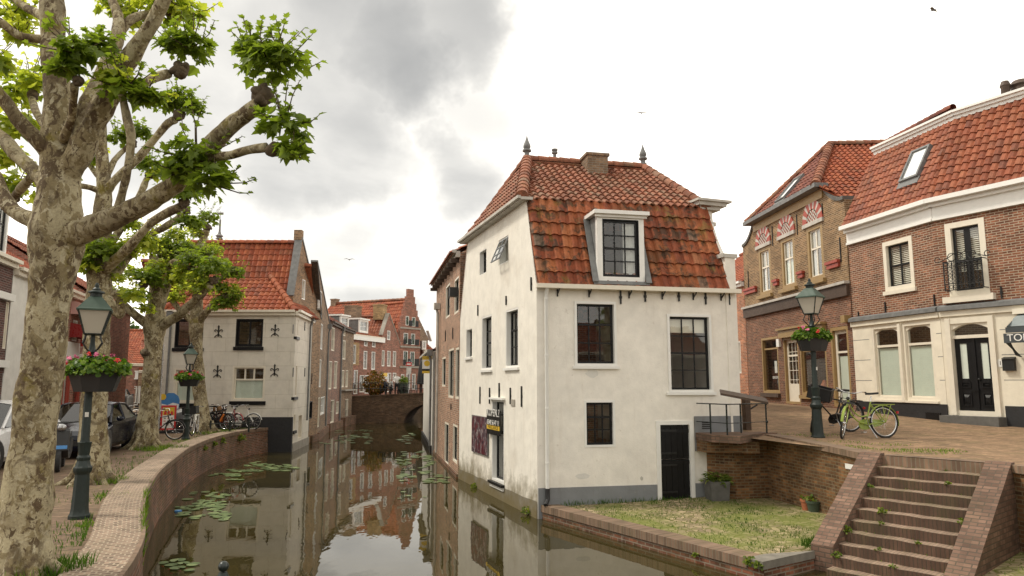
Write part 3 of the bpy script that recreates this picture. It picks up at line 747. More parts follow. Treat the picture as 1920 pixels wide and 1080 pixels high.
for side, o0, lend in ((0, V((Tl.x, Tl.y, 0)), (1.68 - .30) / slope), (1, V((T1.x, T1.y, 0)), 3.4)):
    mb = MB(); a = o0; b = o0 + TD * CH
    st_ = .28
    ztop = 1.74
    A = [a - TDn * .1, a + TDn * st_ * .2, a + TDn * lend]; Z = [ztop, ztop, ztop - slope * (lend - st_ * .2)]
    seg = 14; ring = [(A[0], ztop)]
    for q in range(seg + 1):
        d = st_ * .2 + (lend - st_ * .2) * q / seg
        ring.append((a + TDn * d, ztop - slope * (d - st_ * .2) + .006 * math.sin(q * 2.3)))
    ll = 0
    for (p, z0), (q, z1) in zip(ring, ring[1:]):
        w = TD * CH; dl = math.hypot((q - p).length, z1 - z0)
        mb.face([p + up3 * z0, q + up3 * z1, q + w + up3 * z1, p + w + up3 * z0], [(0, ll), (0, ll + dl), (CH, ll + dl), (CH, ll)])
        mb.face([p - up3 * .6, q - up3 * .6, q + up3 * z1, p + up3 * z0])
        mb.face([q + w - up3 * .6, p + w - up3 * .6, p + w + up3 * z0, q + w + up3 * z1])
        ll += dl
    p, z0 = ring[-1]; w = TD * CH
    mb.face([p + w - up3 * .6, p - up3 * .6, p + up3 * z0, p + w + up3 * z0][::-1])
    mb.build('cheek_wall', M['brick_cheek'], stp)
# lower terrace: cobbles, brick kerb over the water
E0 = C0 + DF * .1; E1 = onZ(1432, 1060, .25); E2 = V((Tl.x, Tl.y, 0)) + TDn * ((1.68 - .30) / slope + .02) + TD * .05
E2.z = 0; E1.z = 0
TZ = .25
mb = MB()
poly = [V((E0.x, E0.y, TZ)), V((E1.x, E1.y, TZ)), V((E2.x, E2.y, TZ)), V((Tl.x, Tl.y, TZ + .12)), V((RET[3].x, RET[3].y, TZ + .12)), V((RET[2].x, RET[2].y, TZ + .1)), V((RET[1].x, RET[1].y, TZ + .1)), V((W0.x, W0.y, TZ + .1)), V((C0.x + DF.x * 2, C0.y + DF.y * 2, TZ + .04))]
ctr = sum(poly, V((0, 0, 0))) / len(poly)
for p, q in zip(poly, poly[1:] + poly[:1]): mb.face([ctr, p, q])
kind(mb.build('terrace', M['cobbles']), 'structure')
kw = thing('terrace_kerb', 'low mossy brick kerb wall edging the grassy terrace above the water', 'wall', (E1.x, E1.y, 0))
mb = MB(); mc = MB(); pts = [E0, E1, E2, E2 + TDn * -.0 + TD * .3]
pts = [E0, E1, E2]
for a, b in zip(pts, pts[1:]):
    W = Wall(a, b); L = W.L
    mb.face([W.pt(0, -1, .02), W.pt(L, -1, .02), W.pt(L, TZ - .02, 0), W.pt(0, TZ - .02, 0)])
    t = TZ + .05; w = .36 if a is E0 else .5
    if a is E0:
        mc.face([W.pt(0, t, .03), W.pt(L - .3, t, .03), W.pt(L - .3, t, -w), W.pt(0, t, -w)], [(0, 0), (L, 0), (L, .28), (0, .28)])
        mc.face([W.pt(0, TZ - .1, .03), W.pt(L - .3, TZ - .1, .03), W.pt(L - .3, t, .03), W.pt(0, t, .03)], [(0, 0), (L, 0), (L, .14), (0, .14)])
        mc.face([W.pt(0, t, -w), W.pt(L, t, -w), W.pt(L, TZ - .1, -w), W.pt(0, TZ - .1, -w)])
mb.build('wall_face', M['brick_quay'], kw); mc.build('brick_coping', M['brick_cope'], kw)
mb = MB(); W = Wall(E0, E1); W2 = Wall(E1, E2)
mb.prism([W.pt(W.L - .3, TZ - .06, .04), W.pt(W.L + .02, TZ - .06, .04), W2.pt(W2.L * .98, TZ - .06, .04), W.pt(W.L - .3, TZ - .06, -.42)], (0, 0, .12))
mb.build('corner_stone', M['kerbstone'], kw)
# weedy ground right of the stairs
mb = MB(); c = V((Tr.x, Tr.y, 0)) + TDn * 3.4
z = .30
mb.face([V((Tr.x, Tr.y, z + .08)) + TDn * .0, V((c.x, c.y, z - .05)), V((c.x + 1.5, c.y - 3, z - .05)), V((9.0, 4, z)), V((8.5, 7.5, z + .08)), V((Tr.x + .2, Tr.y - .5, z + .1))])
kind(mb.build('lower_bank', M['cobbles']), 'structure')

# ---------------------------------------------------------------- windows, doors
def bars(mb, W, s0, z0, s1, z1, t, d0, d1, bt=None, tt=None, m=0):
    """rectangular frame of bar width t"""
    bt = t if bt is None else bt; tt = t if tt is None else tt
    mb.lb(W, s0, s0 + t, z0, z1, d0, d1, m); mb.lb(W, s1 - t, s1, z0, z1, d0, d1, m)
    mb.lb(W, s0 + t, s1 - t, z0, z0 + bt, d0, d1, m); mb.lb(W, s0 + t, s1 - t, z1 - tt, z1, d0, d1, m)
def window(root, W, b, frame='cream', sash='black', fw=.08, sw=.045, grid=(3, 3), mb_=.022, rec=.05, sill=None, curtain=None, mid=None, proud=0.0, name='window', pane='glass', arch=0.0, trans=None, sillh=.07, sillp=.07, sillw=.06, label=None, back=False, topdiv=0):
    s0, z0, s1, z1 = b
    f = MB(); bars(f, W, s0 - .004, z0 - .004, s1 + .004, z1 + .004, fw + .004, -rec - .1, proud - .004)
    if arch:
        N = 8; a0, a1 = s0 + fw, s1 - fw; zt = z1 - fw
        for k in range(N):
            x0, x1 = a0 + (a1 - a0) * k / N, a0 + (a1 - a0) * (k + 1) / N
            h = lambda x: arch * (2 * (x - a0) / (a1 - a0) - 1) ** 2
            f.prism([W.pt(x0, zt + .002, -rec - .08), W.pt(x1, zt + .002, -rec - .08), W.pt(x1, zt - h(x1), -rec - .08), W.pt(x0, zt - h(x0), -rec - .08)], W.N * (rec + .07))
    w = f.build(name, M[frame], root, label=label)
    a0, c0, a1, c1 = s0 + fw, z0 + fw, s1 - fw, z1 - fw
    g = MB(); bars(g, W, a0, c0, a1, c1, sw, -rec - .075, -rec - .03)
    nx, ny = grid; i0, j0, i1, j1 = a0 + sw, c0 + sw, a1 - sw, c1 - sw
    for k in range(1, nx):
        x = i0 + (i1 - i0) * k / nx; g.lb(W, x - mb_ / 2, x + mb_ / 2, j0, j1, -rec - .068, -rec - .037)
    for k in range(1, ny):
        z = j0 + (j1 - j0) * k / ny; t = .045 if mid == k else mb_
        g.lb(W, i0, i1, z - t / 2, z + t / 2, -rec - .070, -rec - (.025 if mid == k else .035))
    if trans:
        for tz in trans:
            z = c0 + (c1 - c0) * tz; g.lb(W, i0, i1, z - .035, z + .035, -rec - .073, -rec - .02)
    if topdiv:
        zt0 = c0 + (c1 - c0) * trans[0] + .035
        for k in range(1, topdiv):
            x = i0 + (i1 - i0) * k / topdiv; g.lb(W, x - .035, x + .035, zt0, j1, -rec - .071, -rec - .024)
    g.build('sash', M[sash], w)
    p = MB(); p.face([W.pt(i0 - .01, j0 - .01, -rec - .055), W.pt(i1 + .01, j0 - .01, -rec - .055), W.pt(i1 + .01, j1 + .01, -rec - .055), W.pt(i0 - .01, j1 + .01, -rec - .055)])
    p.build('pane', M[pane], w)
    if back:       # black sheet painted in for the shade of the unlit room
        q = MB(); q.face([W.pt(a0, c0, -rec - .29), W.pt(a1, c0, -rec - .29), W.pt(a1, c1, -rec - .29), W.pt(a0, c1, -rec - .29)]); q.build('room_shade_sheet', M['black'], w)
    if sill:
        q = MB(); q.lb(W, s0 - sillw, s1 + sillw, z0 - sillh, z0 - .006, -rec, sillp); q.build('sill', M[sill], w)
    if curtain:
        nm, x0, x1, y0, y1, mt = curtain
        q = MB(); X0, X1 = i0 + (i1 - i0) * x0, i0 + (i1 - i0) * x1; Y0, Y1 = j0 + (j1 - j0) * y0, j0 + (j1 - j0) * y1
        if nm == 'slat_blind':
            n = int((Y1 - Y0) / .055)
            for k in range(n):
                z = Y0 + (Y1 - Y0) * (k + .5) / n; q.obox(W.pt(X0, z - .012, -rec - .10), W.D * (X1 - X0), -W.N * .03 + V((0, 0, .036)), V((0, 0, .004)))
        else:
            N = 14
            for k in range(N):
                xa, xb = X0 + (X1 - X0) * k / N, X0 + (X1 - X0) * (k + 1) / N
                da, db = (.012 * (k % 2), .012 * ((k + 1) % 2)) if nm == 'curtain' else (0, 0)
                q.face([W.pt(xa, Y0, -rec - .10 - da), W.pt(xb, Y0, -rec - .10 - db), W.pt(xb, Y1, -rec - .10 - db), W.pt(xa, Y1, -rec - .10 - da)])
        q.build(nm, M[mt], w)
    return w
def anchors(root, W, lst, mt='iron'):
    for (u, v0, v1) in lst:
        s, za = W.px(u, v0); _, zb = W.px(u, v1); q = MB()
        q.lb(W, s - .018, s + .018, zb, za, .004, .035); q.lb(W, s - .035, s + .035, (za + zb) / 2 - .03, (za + zb) / 2 + .03, .004, .025)
        q.build('wall_anchor', M[mt], root)
# ---------------------------------------------------------------- the white house on the corner
WF = Wall(C0, RC); WL = Wall(C1, C0); WR = Wall(RC, KC); WK = Wall(KC, C1)
wh = thing('white_house', 'white plastered corner house with orange mansard roof rising from the canal', 'house', (C0.x, C0.y, 0))
ZG = WF.px(1190, 541)[1]
sK, ZK = WL.px(986, 384)
sB, ZKb = WL.px(877, 440)
ZK = (ZK + ZKb) / 2
sG2 = WL.px(861, 590)
ZGb = 5.1
hl = []
def holes_of(W, lst): return [W.box(*q) for q in lst]
LW = {'a': (903, 592, 922, 693), 'b': (948, 579, 972, 689), 'c': (874, 617, 885, 670), 'd': (899, 469, 912, 514), 'e': (935, 446, 953, 494), 'f': (922, 750, 945, 904)}
LB = {k: WL.box(*q) for k, q in LW.items()}
mb = MB()
gl = [(0, -1), (WL.L, -1), (WL.L, ZG - .02), (sK, ZK), (sB, ZK), (.0, ZGb)]
WL.solid(mb, gl, list(LB.values()), .28)
mb.build('canal_wall', M['plaster_river'], wh)
FW = {'a': (1077, 566, 1155, 686), 'b': (1252, 590, 1334, 735), 'c': (1096, 751, 1153, 838), 'door': (1231, 789, 1301, 927)}
FB = {k: WF.box(*q) for k, q in FW.items()}
b = FB['door']; FB['door'] = (b[0], .25, b[2], b[3])
mb = MB()
WF.solid(mb, [(0, -1), (WF.L, -1), (WF.L, ZG), (0, ZG)], [(b[0] + 0, b[1], b[2], b[3]) for b in FB.values()], .28)
mb.build('front_wall', M['plaster'], wh)
# plinths
mb = MB(); z1 = .34
mb.lb(WF, .02, FB['door'][0] - .01, -1, WF.px(1150, 911)[1], 0.002, .018); mb.lb(WF, FB['door'][2] + .01, WF.px(1325, 860)[0], -1, .66, .002, .018)
a = WF.px(1300, 800)[0] + .02; mb.lb(WF, a, WF.L + .018, 1.4, WF.px(1345, 780)[1], .003, .03)
mb.build('grey_plinth', M['plinth_grey'], wh)
mb = MB(); N = 16
for k in range(N):
    z = lambda q: WL.px(1000, 938)[1] + .03 * noise.noise(V((q * .9, 3, 1))) - .06 * (1 - q / N)
    mb.face([WL.pt(WL.L * k / N, -1, .04), WL.pt(WL.L * (k + 1) / N, -1, .04), WL.pt(WL.L * (k + 1) / N, z(k + 1), .012), WL.pt(WL.L * k / N, z(k), .012)])
mb.build('river_footing', plaster('footing', (.22, .2, .165), stain=(.1, .075, .035), sa=.8, waterline=.22), wh)
# street gable (edge-on) with bell shape and cornice cap
LR = WR.L; zs = WF.px(1375, 484)[1]; zc = WF.px(1347, 402)[1] + .30
def gprof():
    P = []
    for k in range(9):
        t = k / 8; P.append((.28 + .58 * (1 - (1 - t) ** 1.8), zs + (zc - zs) * t))
    return P
lf = [(0, -1), (LR, -1), (LR, zs)]; pr = gprof()
olt = [(0, 1.2), (LR, 1.2), (LR, zs), (LR - .28, zs)] + [(LR - s, z) for s, z in pr] + [(s, z) for s, z in reversed(pr)] + [(.28, zs), (0, zs)]
mb = MB(); WR.solid(mb, olt, [], .30, d=.02); mb.build('street_gable', M['plaster'], wh)
mb = MB(); s1 = pr[-1][0]
mb.lb(WR, s1 - .12, LR - s1 + .12, zc + .003, zc + .10, -.42, .20); mb.lb(WR, s1 - .2, LR - s1 + .2, zc + .10, zc + .2, -.5, .34); mb.lb(WR, s1 - .26, LR - s1 + .26, zc + .2, zc + .26, -.56, .46)
mb.lb(WR, s1 - .05, LR - s1 + .05, zc - .4, zc - .3, -.36, .1)
mb.build('gable_cornice', M['stone_weathered'], wh)
mb = MB()
for q in (0, LR - .30): mb.lb(WR, q - .03, q + .33, zs + .003, zs + .1, -.35, .08)
mb.build('shoulder_stone', M['stone_weathered'], wh)
mb = MB(); shell(mb, [RC, KC], -1, 1.2)
mb.face([WK.pt(0, -1), WK.pt(WK.L, -1), WK.pt(WK.L, ZGb), WK.pt(WK.L - .9, ZK), WK.pt(.9, ZK), WK.pt(0, ZGb)])
mb.build('rear_wall', M['plaster'], wh)
# roof
inn = V((WL.pt(sK, 0) - C0).xy.to_3d()); inB = WL.pt(sB, 0) - C1
zv = lambda p, z: V((p.x, p.y, z))
hang = -WF.D * .10
KL = zv(C0 + inn, ZK); KR = zv(RC + inn, ZK) - WF.D * .25; KLb = zv(C1 + inB, ZK); KRb = zv(KC + inB, ZK)
midL = (C0 + C1) / 2; Wm = Wall(midL, midL + WF.D)
sl, zl = Wm.px(988, 299); sr, zr = Wm.px(1206, 317); ZR = (zl + zr) / 2
RL = Wm.pt(sl, ZR); RR = Wm.pt(sr, ZR)
ev = WF.N * .16
E_L = zv(C0, ZG + .03) + ev; E_R = zv(RC, ZG + .03) + ev - WF.D * .27
Wd0 = Wall(WF.pt(0, 0, .17), WF.pt(1, 0, .17)); db0 = Wd0.box(1120, 404, 1208, 527); kz = (KL - E_L).length / (ZK - ZG)
mb = MB(); tiles(mb, [E_L, E_R, KR, KL], .235, .33, 8, .026, .05, hole=(db0[0] + .06, db0[2] - .06, (db0[1] - ZG) * kz + .05, (db0[3] - ZG) * kz - .25))
mb.build('mansard_roof', M['tile_old'], wh, smooth=38)
rf = MB(); kl = KL - WL.N * -.16 + WF.N * .05
tiles(rf, [KL - WF.D * .16 + V((0, 0, -.02)), KR, RR, RL], .2, .25, 7, .026, .05)
tiles(rf, [KLb - WF.D * .16, KL - WF.D * .16, RL], .2, .25, 7, .026, .05)
tiles(rf, [KRb, KLb, RL, RR], .22, .3, 4); tiles(rf, [KR, KRb, RR], .22, .3, 4)
upper = rf.build('upper_roof', M['tile_upper'], wh, smooth=38)
mb = MB(); tiles(mb, [zv(KC, ZGb), zv(C1, ZGb), KLb, KRb], .22, .3, 4); mb.build('rear_roof', M['tile_old'], wh, smooth=38)
mb = MB(); ridge(mb, RL, RR, .12); ridge(mb, KL - WF.D * .1, RL, .15, .3); ridge(mb, KR, RR, .12); ridge(mb, KLb, RL, .12)
mb.build('ridge_tiles', M['tile_upper'], wh, smooth=40)
# chimney, finials, vent
ch = MB(); c = Wm.pt((Wm.px(1118, 310)[0]), 0, .55); zc0 = ZR - .75; zc1 = Wm.px(1118, 292, .55)[1]
s = Wm.px(1118, 300, .55)[0]
ch.lb(Wm, s - .33, s + .28, zc0, zc1 - .06, .2, .75); ch.lb(Wm, s - .37, s + .32, zc1 - .06, zc1 + .02, .16, .79)
chm = ch.build('chimney', M['brick_grey'], upper)
q = MB(); q.lb(Wm, s - .40, s + .35, zc0 - .02, zc0 + .22, .17, .79); q.build('lead_flashing', M['lead'], chm)
for i, (u, v0, v1) in enumerate(((988, 267, 296), (1201, 287, 312))):
    P = RL if i == 0 else RR; q = MB()
    q.lathe((P.x, P.y, ZR + .06), [(.11, 0), (.11, .08), (.07, .1), (.07, .18), (.13, .21), (.13, .25), (.08, .28), (.11, .34), (.1, .4), (.05, .52), (.02, .62), (.005, .68)], 10)
    q.build('finial', M['lead'], wh, smooth=50)
q = MB(); s = Wm.px(1041, 300)[0]; q.lathe(Wm.pt(s, ZR - .1, -.05), [(.05, 0), (.05, .36), (.09, .38), (.09, .42), (.06, .44), (.09, .47), (.09, .51)], 10); q.build('vent_pipe', M['lead'], wh, smooth=50)
# left eave board under the hip
mb = MB(); Wk = Wall(KLb - WF.D * .3, KL - WF.D * .3)
a = zv(KLb, ZK - .02) - WF.D * .26 - WL.D * .3; bb = zv(KL, ZK - .02) - WF.D * .26 + WL.D * .16
t = (bb - a).normalized(); mb.obox(a + WF.D * .08 - V((0, 0, .06)), bb - a, WF.D * .30, V((0, 0, .07))); mb.obox(a - V((0, 0, .03)) + WF.D * .0, bb - a, WF.D * .08, V((0, 0, .07)))
mb.build('eave_board', M['stone_weathered'], wh)
# gutter along the front with iron brackets
mb = MB(); mb.lb(WF, -.05, WF.L + .02, ZG - .07, ZG + .03, .10, .25); mb.lb(WF, -.02, WF.L, ZG - .03, ZG + .0, .0, .10)
gt = mb.build('gutter', M['cream'], wh)
for u in (1045, 1104, 1179, 1241, 1299, 1351):
    s = WF.px(u, 550)[0]; q = MB(); q.lb(WF, s - .015, s + .015, ZG - .24, ZG - .07, .004, .03); q.obox(WF.pt(s - .012, ZG - .2, .02), WF.D * .024, WF.N * .17 + V((0, 0, .1)), V((0, 0, .03))); q.build('bracket', M['iron'], gt)
anchors(wh, WF, [(1163, 545, 570), (1209, 546, 566), (1272, 546, 565), (1322, 546, 571), (1366, 546, 572)])
anchors(wh, WL, [(901, 725, 757), (919, 727, 757), (937, 718, 745), (958, 727, 758), (979, 724, 763), (997, 520, 545), (950, 555, 572), (897, 572, 592)])
# downpipe
mb = MB(); s = WF.px(1023, 600)[0]
mb.tube([WF.pt(s, ZG - .06, .16), WF.pt(s, ZG - .2, .08), WF.pt(s, .62, .08)], .045, 10); dp = mb.build('downpipe', M['white'], wh, smooth=50)
mb = MB(); mb.tube([WF.pt(s, .66, .08), WF.pt(s, .42, .08), WF.pt(s - .08, .32, .2)], .05, 10); mb.build('pipe_shoe', M['plastic_black'], dp, smooth=50)
mb = MB()
for zz_ in (4.9, 3.6, 2.4, 1.2): mb.lathe(WF.pt(s, zz_, .08), [(.055, 0), (.055, .03)], 10)
mb.build('pipe_clip', M['white'], dp)
# places where the render has flaked off and been patched
for (u, v, w_, h_, sd_, mt) in ((1092, 893, .34, .13, 1, 'plaster_far'), (1203, 897, .07, .09, 4, 'stone_weathered'), (1110, 700, .3, .2, 7, 'plaster_far')):
    s0_, z0_ = WF.px(u, v); q = MB(); q.prism([WF.pt(s0_ + w_ * .5 * math.cos(k * .449) * (1 + .5 * noise.noise(V((k * .9, sd_, 0)))), z0_ + h_ * .5 * math.sin(k * .449) * (1 + .5 * noise.noise(V((k * .8, sd_, 3)))), -.01) for k in range(14)], WF.N * (.016 if mt != 'plaster_far' else .013)); q.build('worn_patch', M[mt], wh)
# dormer
dm = MB(); b = WF.box(1116, 400, 1208, 528); dfr = .02
zt = WF.px(1162, 408, 0)[1]
Wd = Wall(WF.pt(0, 0, .17), WF.pt(1, 0, .17)); db = Wd.box(1120, 404, 1208, 527); 
bars(dm, Wd, db[0], db[1], db[2], db[3], .13, -.12, 0, .1, .1)
dorm = dm.build('dormer', M['white'], wh)
window(dorm, Wd, (db[0] + .13, db[1] + .1, db[2] - .13, db[3] - .1), 'black', 'black', .02, .05, (3, 4), .025, .03, mid=2, name='sash_window', curtain=('curtain', .62, 1, 0, 1, 'curtain'))
q = MB()
q.obox(Wd.pt(db[0] - .1, db[3] + .003, .14), Wd.D * (db[2] - db[0] + .2), -Wd.N * 1.6 + V((0, 0, .0)), V((0, 0, .09))); q.obox(Wd.pt(db[0] - .06, db[3] - .06, .06), Wd.D * (db[2] - db[0] + .12), -Wd.N * .04, V((0, 0, .06)))
q.build('dormer_roof', M['white'], dorm)
q = MB()
for x in (db[0] + .01, db[2] - .05):
    q.obox(Wd.pt(x, db[1] - .05, -.125), Wd.D * .04, -Wd.N * 1.35, V((0, 0, db[3] - db[1] + .05)))
q.build('dormer_cheek', M['lead'], dorm)
q = MB(); q.obox(Wd.pt(db[0] - .1, db[1] - .09, .01), Wd.D * (db[2] - db[0] + .2), V((0, 0, .085)) - Wd.N * .03, Wd.N * .05); q.build('lead_apron', M['lead'], dorm)
for x0, sg in ((db[0], -1), (db[2], 1)):
    q = MB(); k = (KL - E_L); h = (db[3] - ZG) / (ZK - ZG)
    p0 = Wd.pt(x0, ZG + .1, .06); p1 = Wd.pt(x0, ZG + (ZK - ZG) * h, .06 - h * k.dot(-Wd.N))
    q.obox(p0, Wd.D * sg * .14, p1 - p0, Wd.N * .03 + V((0, 0, .01))); q.build('lead_soaker', M['lead'], dorm)
# windows in the front
window(wh, WF, FB['a'], 'white', 'black', .055, .05, (3, 3), .026, .03, sill='white', mid=2, proud=.045, curtain=None, sillw=.05)
window(wh, WF, FB['b'], 'white', 'black', .055, .05, (3, 4), .026, .03, sill='white', mid=2, proud=.045, curtain=('blind', 0, 1, .80, 1, 'blind'), sillw=.06)
window(wh, WF, FB['c'], 'white', 'black', .045, .05, (3, 3), .026, .03, mid=2, proud=.02)
for k, gr_, md in (('a', (2, 4), 2), ('b', (3, 3), 2), ('c', (2, 3), None), ('d', (2, 3), None)):
    window(wh, WL, LB[k], 'white', 'black', .05 if k in 'ab' else .02, .05, gr_, .024, .10, sill='white' if k in 'abc' else None, mid=md, proud=.0, curtain=('curtain', .3, 1, .75, 1, 'curtain') if k in 'ab' else None, sillp=.06)
# open roof light flap
b = LB['e']; w = MB(); bars(w, WL, b[0], b[1], b[2], b[3], .03, -.2, -.02); wo_ = w.build('window', M['white'], wh)
q = MB(); o = WL.pt(b[0] + .03, b[3] - .04, .0); dwn = (WL.N * .42 - V((0, 0, 1)) * 1.0).normalized(); hh_ = (b[3] - b[1] - .06); ww_ = b[2] - b[0] - .06; nn = WL.D.cross(dwn)
for x in (0, ww_ / 2 - .015, ww_ - .035): q.obox(o + WL.D * x, WL.D * .035, dwn * hh_, nn * .03)
for y in (0, hh_ / 3, hh_ * 2 / 3, hh_ - .04): q.obox(o + dwn * y + nn * .002, WL.D * ww_, dwn * .035, nn * .026)
fl = q.build('open_sash', M['plinth_grey'], wo_)
q = MB(); q.face([o + nn * .015, o + WL.D * ww_ + nn * .015, o + WL.D * ww_ + dwn * hh_ + nn * .015, o + dwn * hh_ + nn * .015]); q.build('pane', M['glass'], fl)
# tall canal door-window
window(wh, WL, LB['f'], 'white', 'black', .05, .05, (1, 1), .03, .10, sill='black', trans=(.60,), sillp=.10)
mb = MB(); b = LB['f']; mb.lb(WL, b[0] - .08, b[2] + .1, b[3] + .01, b[3] + .06, .003, .09); mb.build('lintel', M['white'], wh)
mb = MB(); b = LB['f']; mb.lb(WL, b[0] - .03, b[2] + .03, b[1] - .16, b[1] - .075, .003, .05); mb.build('door_step', M['white'], wh)
# plank door to the terrace
b = FB['door']; f = MB(); f.lb(WF, b[0], b[0] + .10, .2, b[3], -.12, .03); f.lb(WF, b[2] - .10, b[2], .2, b[3], -.12, .03); f.lb(WF, b[0] + .1, b[2] - .1, b[3] - .09, b[3], -.12, .03)
d = f.build('door', M['white'], wh)
q = MB(); n = 5; x0, x1 = b[0] + .1, b[2] - .1; zm = .25 + (b[3] - .25) * .52
for k in range(n):
    a0, a1 = x0 + (x1 - x0) * k / n, x0 + (x1 - x0) * (k + 1) / n
    for (za, zb) in ((.22, zm - .012), (zm + .012, b[3] - .09)): q.lb(WF, a0 + .004, a1 - .004, za, zb, -.08, -.035 - .004 * (k % 2))
q.lb(WF, x0, x1, zm - .1, zm - .03, -.04, -.02); q.lb(WF, x0, x1, b[3] - .28, b[3] - .2, -.04, -.02)
q.build('plank_leaf', M['black'], d)
q = MB()
for zz_ in (.45, zm - .15, zm + .12, b[3] - .25): q.lb(WF, x0 - .02, x0 + .42, zz_, zz_ + .045, -.03, -.012)
q.build('hinge', M['iron'], d)
q = MB(); bb = WF.box(1315, 790, 1331, 804)
for k in range(4): q.lb(WF, bb[0], bb[2], bb[1] + k * (bb[3] - bb[1]) / 4, bb[1] + (k + .6) * (bb[3] - bb[1]) / 4, .021, .035)
q.build('air_grille', M['iron'], wh)
q = MB(); bb = WL.box(959, 749, 966, 761); q.lb(WL, *(bb[0], bb[2], bb[1], bb[3]), .003, .02); q.build('name_plate', M['stone'], wh)
# corbelled landing beside the house, with railing
ld = thing('brick_landing', 'brick landing corbelled out beside the white house above the terrace', 'landing', (W0.x, W0.y, 1.5))
sA = WF.px(1303, 815)[0]; zL = WF.px(1340, 812, .3)[1]
A = WF.pt(sA, 0, 0); B = WF.pt(sA, 0, .75); Cc = V((RET[2].x, RET[2].y, 0)); Bm = onZ(1388, 818, zL); Bm.z = 0
mb = MB(); poly = [V((p.x, p.y, zL - .16)) for p in (WF.pt(sA, 0, .003), WF.pt(sA, 0, .8), Bm, Cc + V((-.05, 0, 0)), Cc + V((.3, .1, 0)), WF.pt(WF.L + .5, 0, .003))]
mb.prism(poly, (0, 0, .16)); mb.build('slab', M['brick_cheek'], ld)
mb = MB(); poly = [V((p.x, p.y, zL - .42)) for p in (WF.pt(sA + .02, 0, .003), WF.pt(sA + .02, 0, .55), WF.pt(sA + 1.1, 0, .95), WF.pt(sA + 1.2, 0, .003))]
mb.prism(poly, (0, 0, .258)); mb.build('corbel', M['brick_retain'], ld)
rl = thing('handrail', 'thin dark green iron railing round the brick landing', 'railing', (B.x, B.y, zL))
pp = []
for (u, v) in ((1333, 813), (1364, 816), (1390, 812), (1438, 812)):
    p = onZ(u, v, zL); pp.append(p); q = MB(); q.tube([p, p + up3 * .68], .02, 6); q.build('post', M['blackgreen'], rl, smooth=50)
top = [p + up3 * .68 for p in pp]
q = MB(); q.tube([WF.pt(WF.px(1305, 757)[0], top[0].z, .03), top[0], top[1], top[3]], .013, 6); q.build('top_rail', M['blackgreen'], rl, smooth=50)
mid = [p + up3 * .26 for p in pp]
q = MB(); q.tube([WF.pt(WF.px(1305, 790)[0], mid[0].z, .03), mid[0], mid[1], mid[3]], .009, 6); q.build('lower_rail', M['blackgreen'], rl, smooth=50)
for e in (top[3], mid[3]):
    q = MB(); q.ball(e + V((.0, -.03, 0)), .035, 8, 6); q.build('end_scroll', M['blackgreen'], rl, smooth=True)
# tilted board on a post
bp = onZ(1401, 806, zL); ib = thing('tilted_board', 'tilted brown board on a dark wooden post at the house corner', 'board', bp)
q = MB(); q.box(bp + up3 * .38, (.15, .15, .78), .3); q.build('post', M['wood_dark'], ib)
q = MB(); ca = atY(1351, 741, 15.75); cb = atY(1441, 758, 15.75); bk = V((.25, .95, .12)).normalized()
q.obox(ca, cb - ca, bk * .62, V((0, 0, .05))); q.build('board', M['wood_dark'], ib)
q = MB(); q.tube([bp + up3 * .45, bp + up3 * .62 + V((.28, 0, 0))], .02, 6); q.build('strut', M['iron'], ib)
# signs on the canal wall
sg = thing('for_sale_sign', 'black and yellow notice board reading KOPEN..? on the canal window', 'sign', WL.pt(WL.px(930, 790)[0], WL.px(930, 790)[1]))
b = WL.box(918, 769, 943, 815); q = MB(); q.lb(WL, b[0], b[2], b[1], b[3], .06, .085); q.build('board', M['black'], sg)
bw = b[2] - b[0]; bh = b[3] - b[1]; xm = (b[0] + b[2]) / 2
q = MB(); q.lb(WL, b[0] + .02, b[2] - .02, b[1] + bh * .2, b[1] + bh * .37, .0855, .088); q.build('yellow_band', M['yellow'], sg)
text('lettering', 'KOPEN..?', bw * .235, M['white'], sg, wallM(WL, xm, b[3] - bh * .12, .087))
text('lettering', '0348 56 47 11', bw * .155, M['white'], sg, wallM(WL, xm, b[1] + bh * .48, .087))
text('lettering', 'MAKELAARDIJ', bw * .125, M['black'], sg, wallM(WL, xm, b[1] + bh * .285, .0885), .001)
q = MB()
for z in (b[1] + .1, b[3] - .1): q.tube([WL.pt(b[0], z, -.05), WL.pt(b[0], z, .07)], .015, 6); q.tube([WL.pt(b[2] - .03, z, -.05), WL.pt(b[2] - .03, z, .07)], .015, 6)
q.build('fixing', M['iron'], sg)
b = WL.box(887, 780, 917, 851); pst = thing('wall_poster', 'dark red poster hung on the white canal wall beside the notice board', 'poster', WL.pt(b[0], b[1]))
q = MB(); q.lb(WL, b[0], b[2], b[1], b[3], .02, .045); q.build('backing', M['lead'], pst)
q = MB(); q.lb(WL, b[0] + .015, b[2] - .015, b[1] + .015, b[3] - .015, .0455, .05); q.build('print', M['poster'], pst)
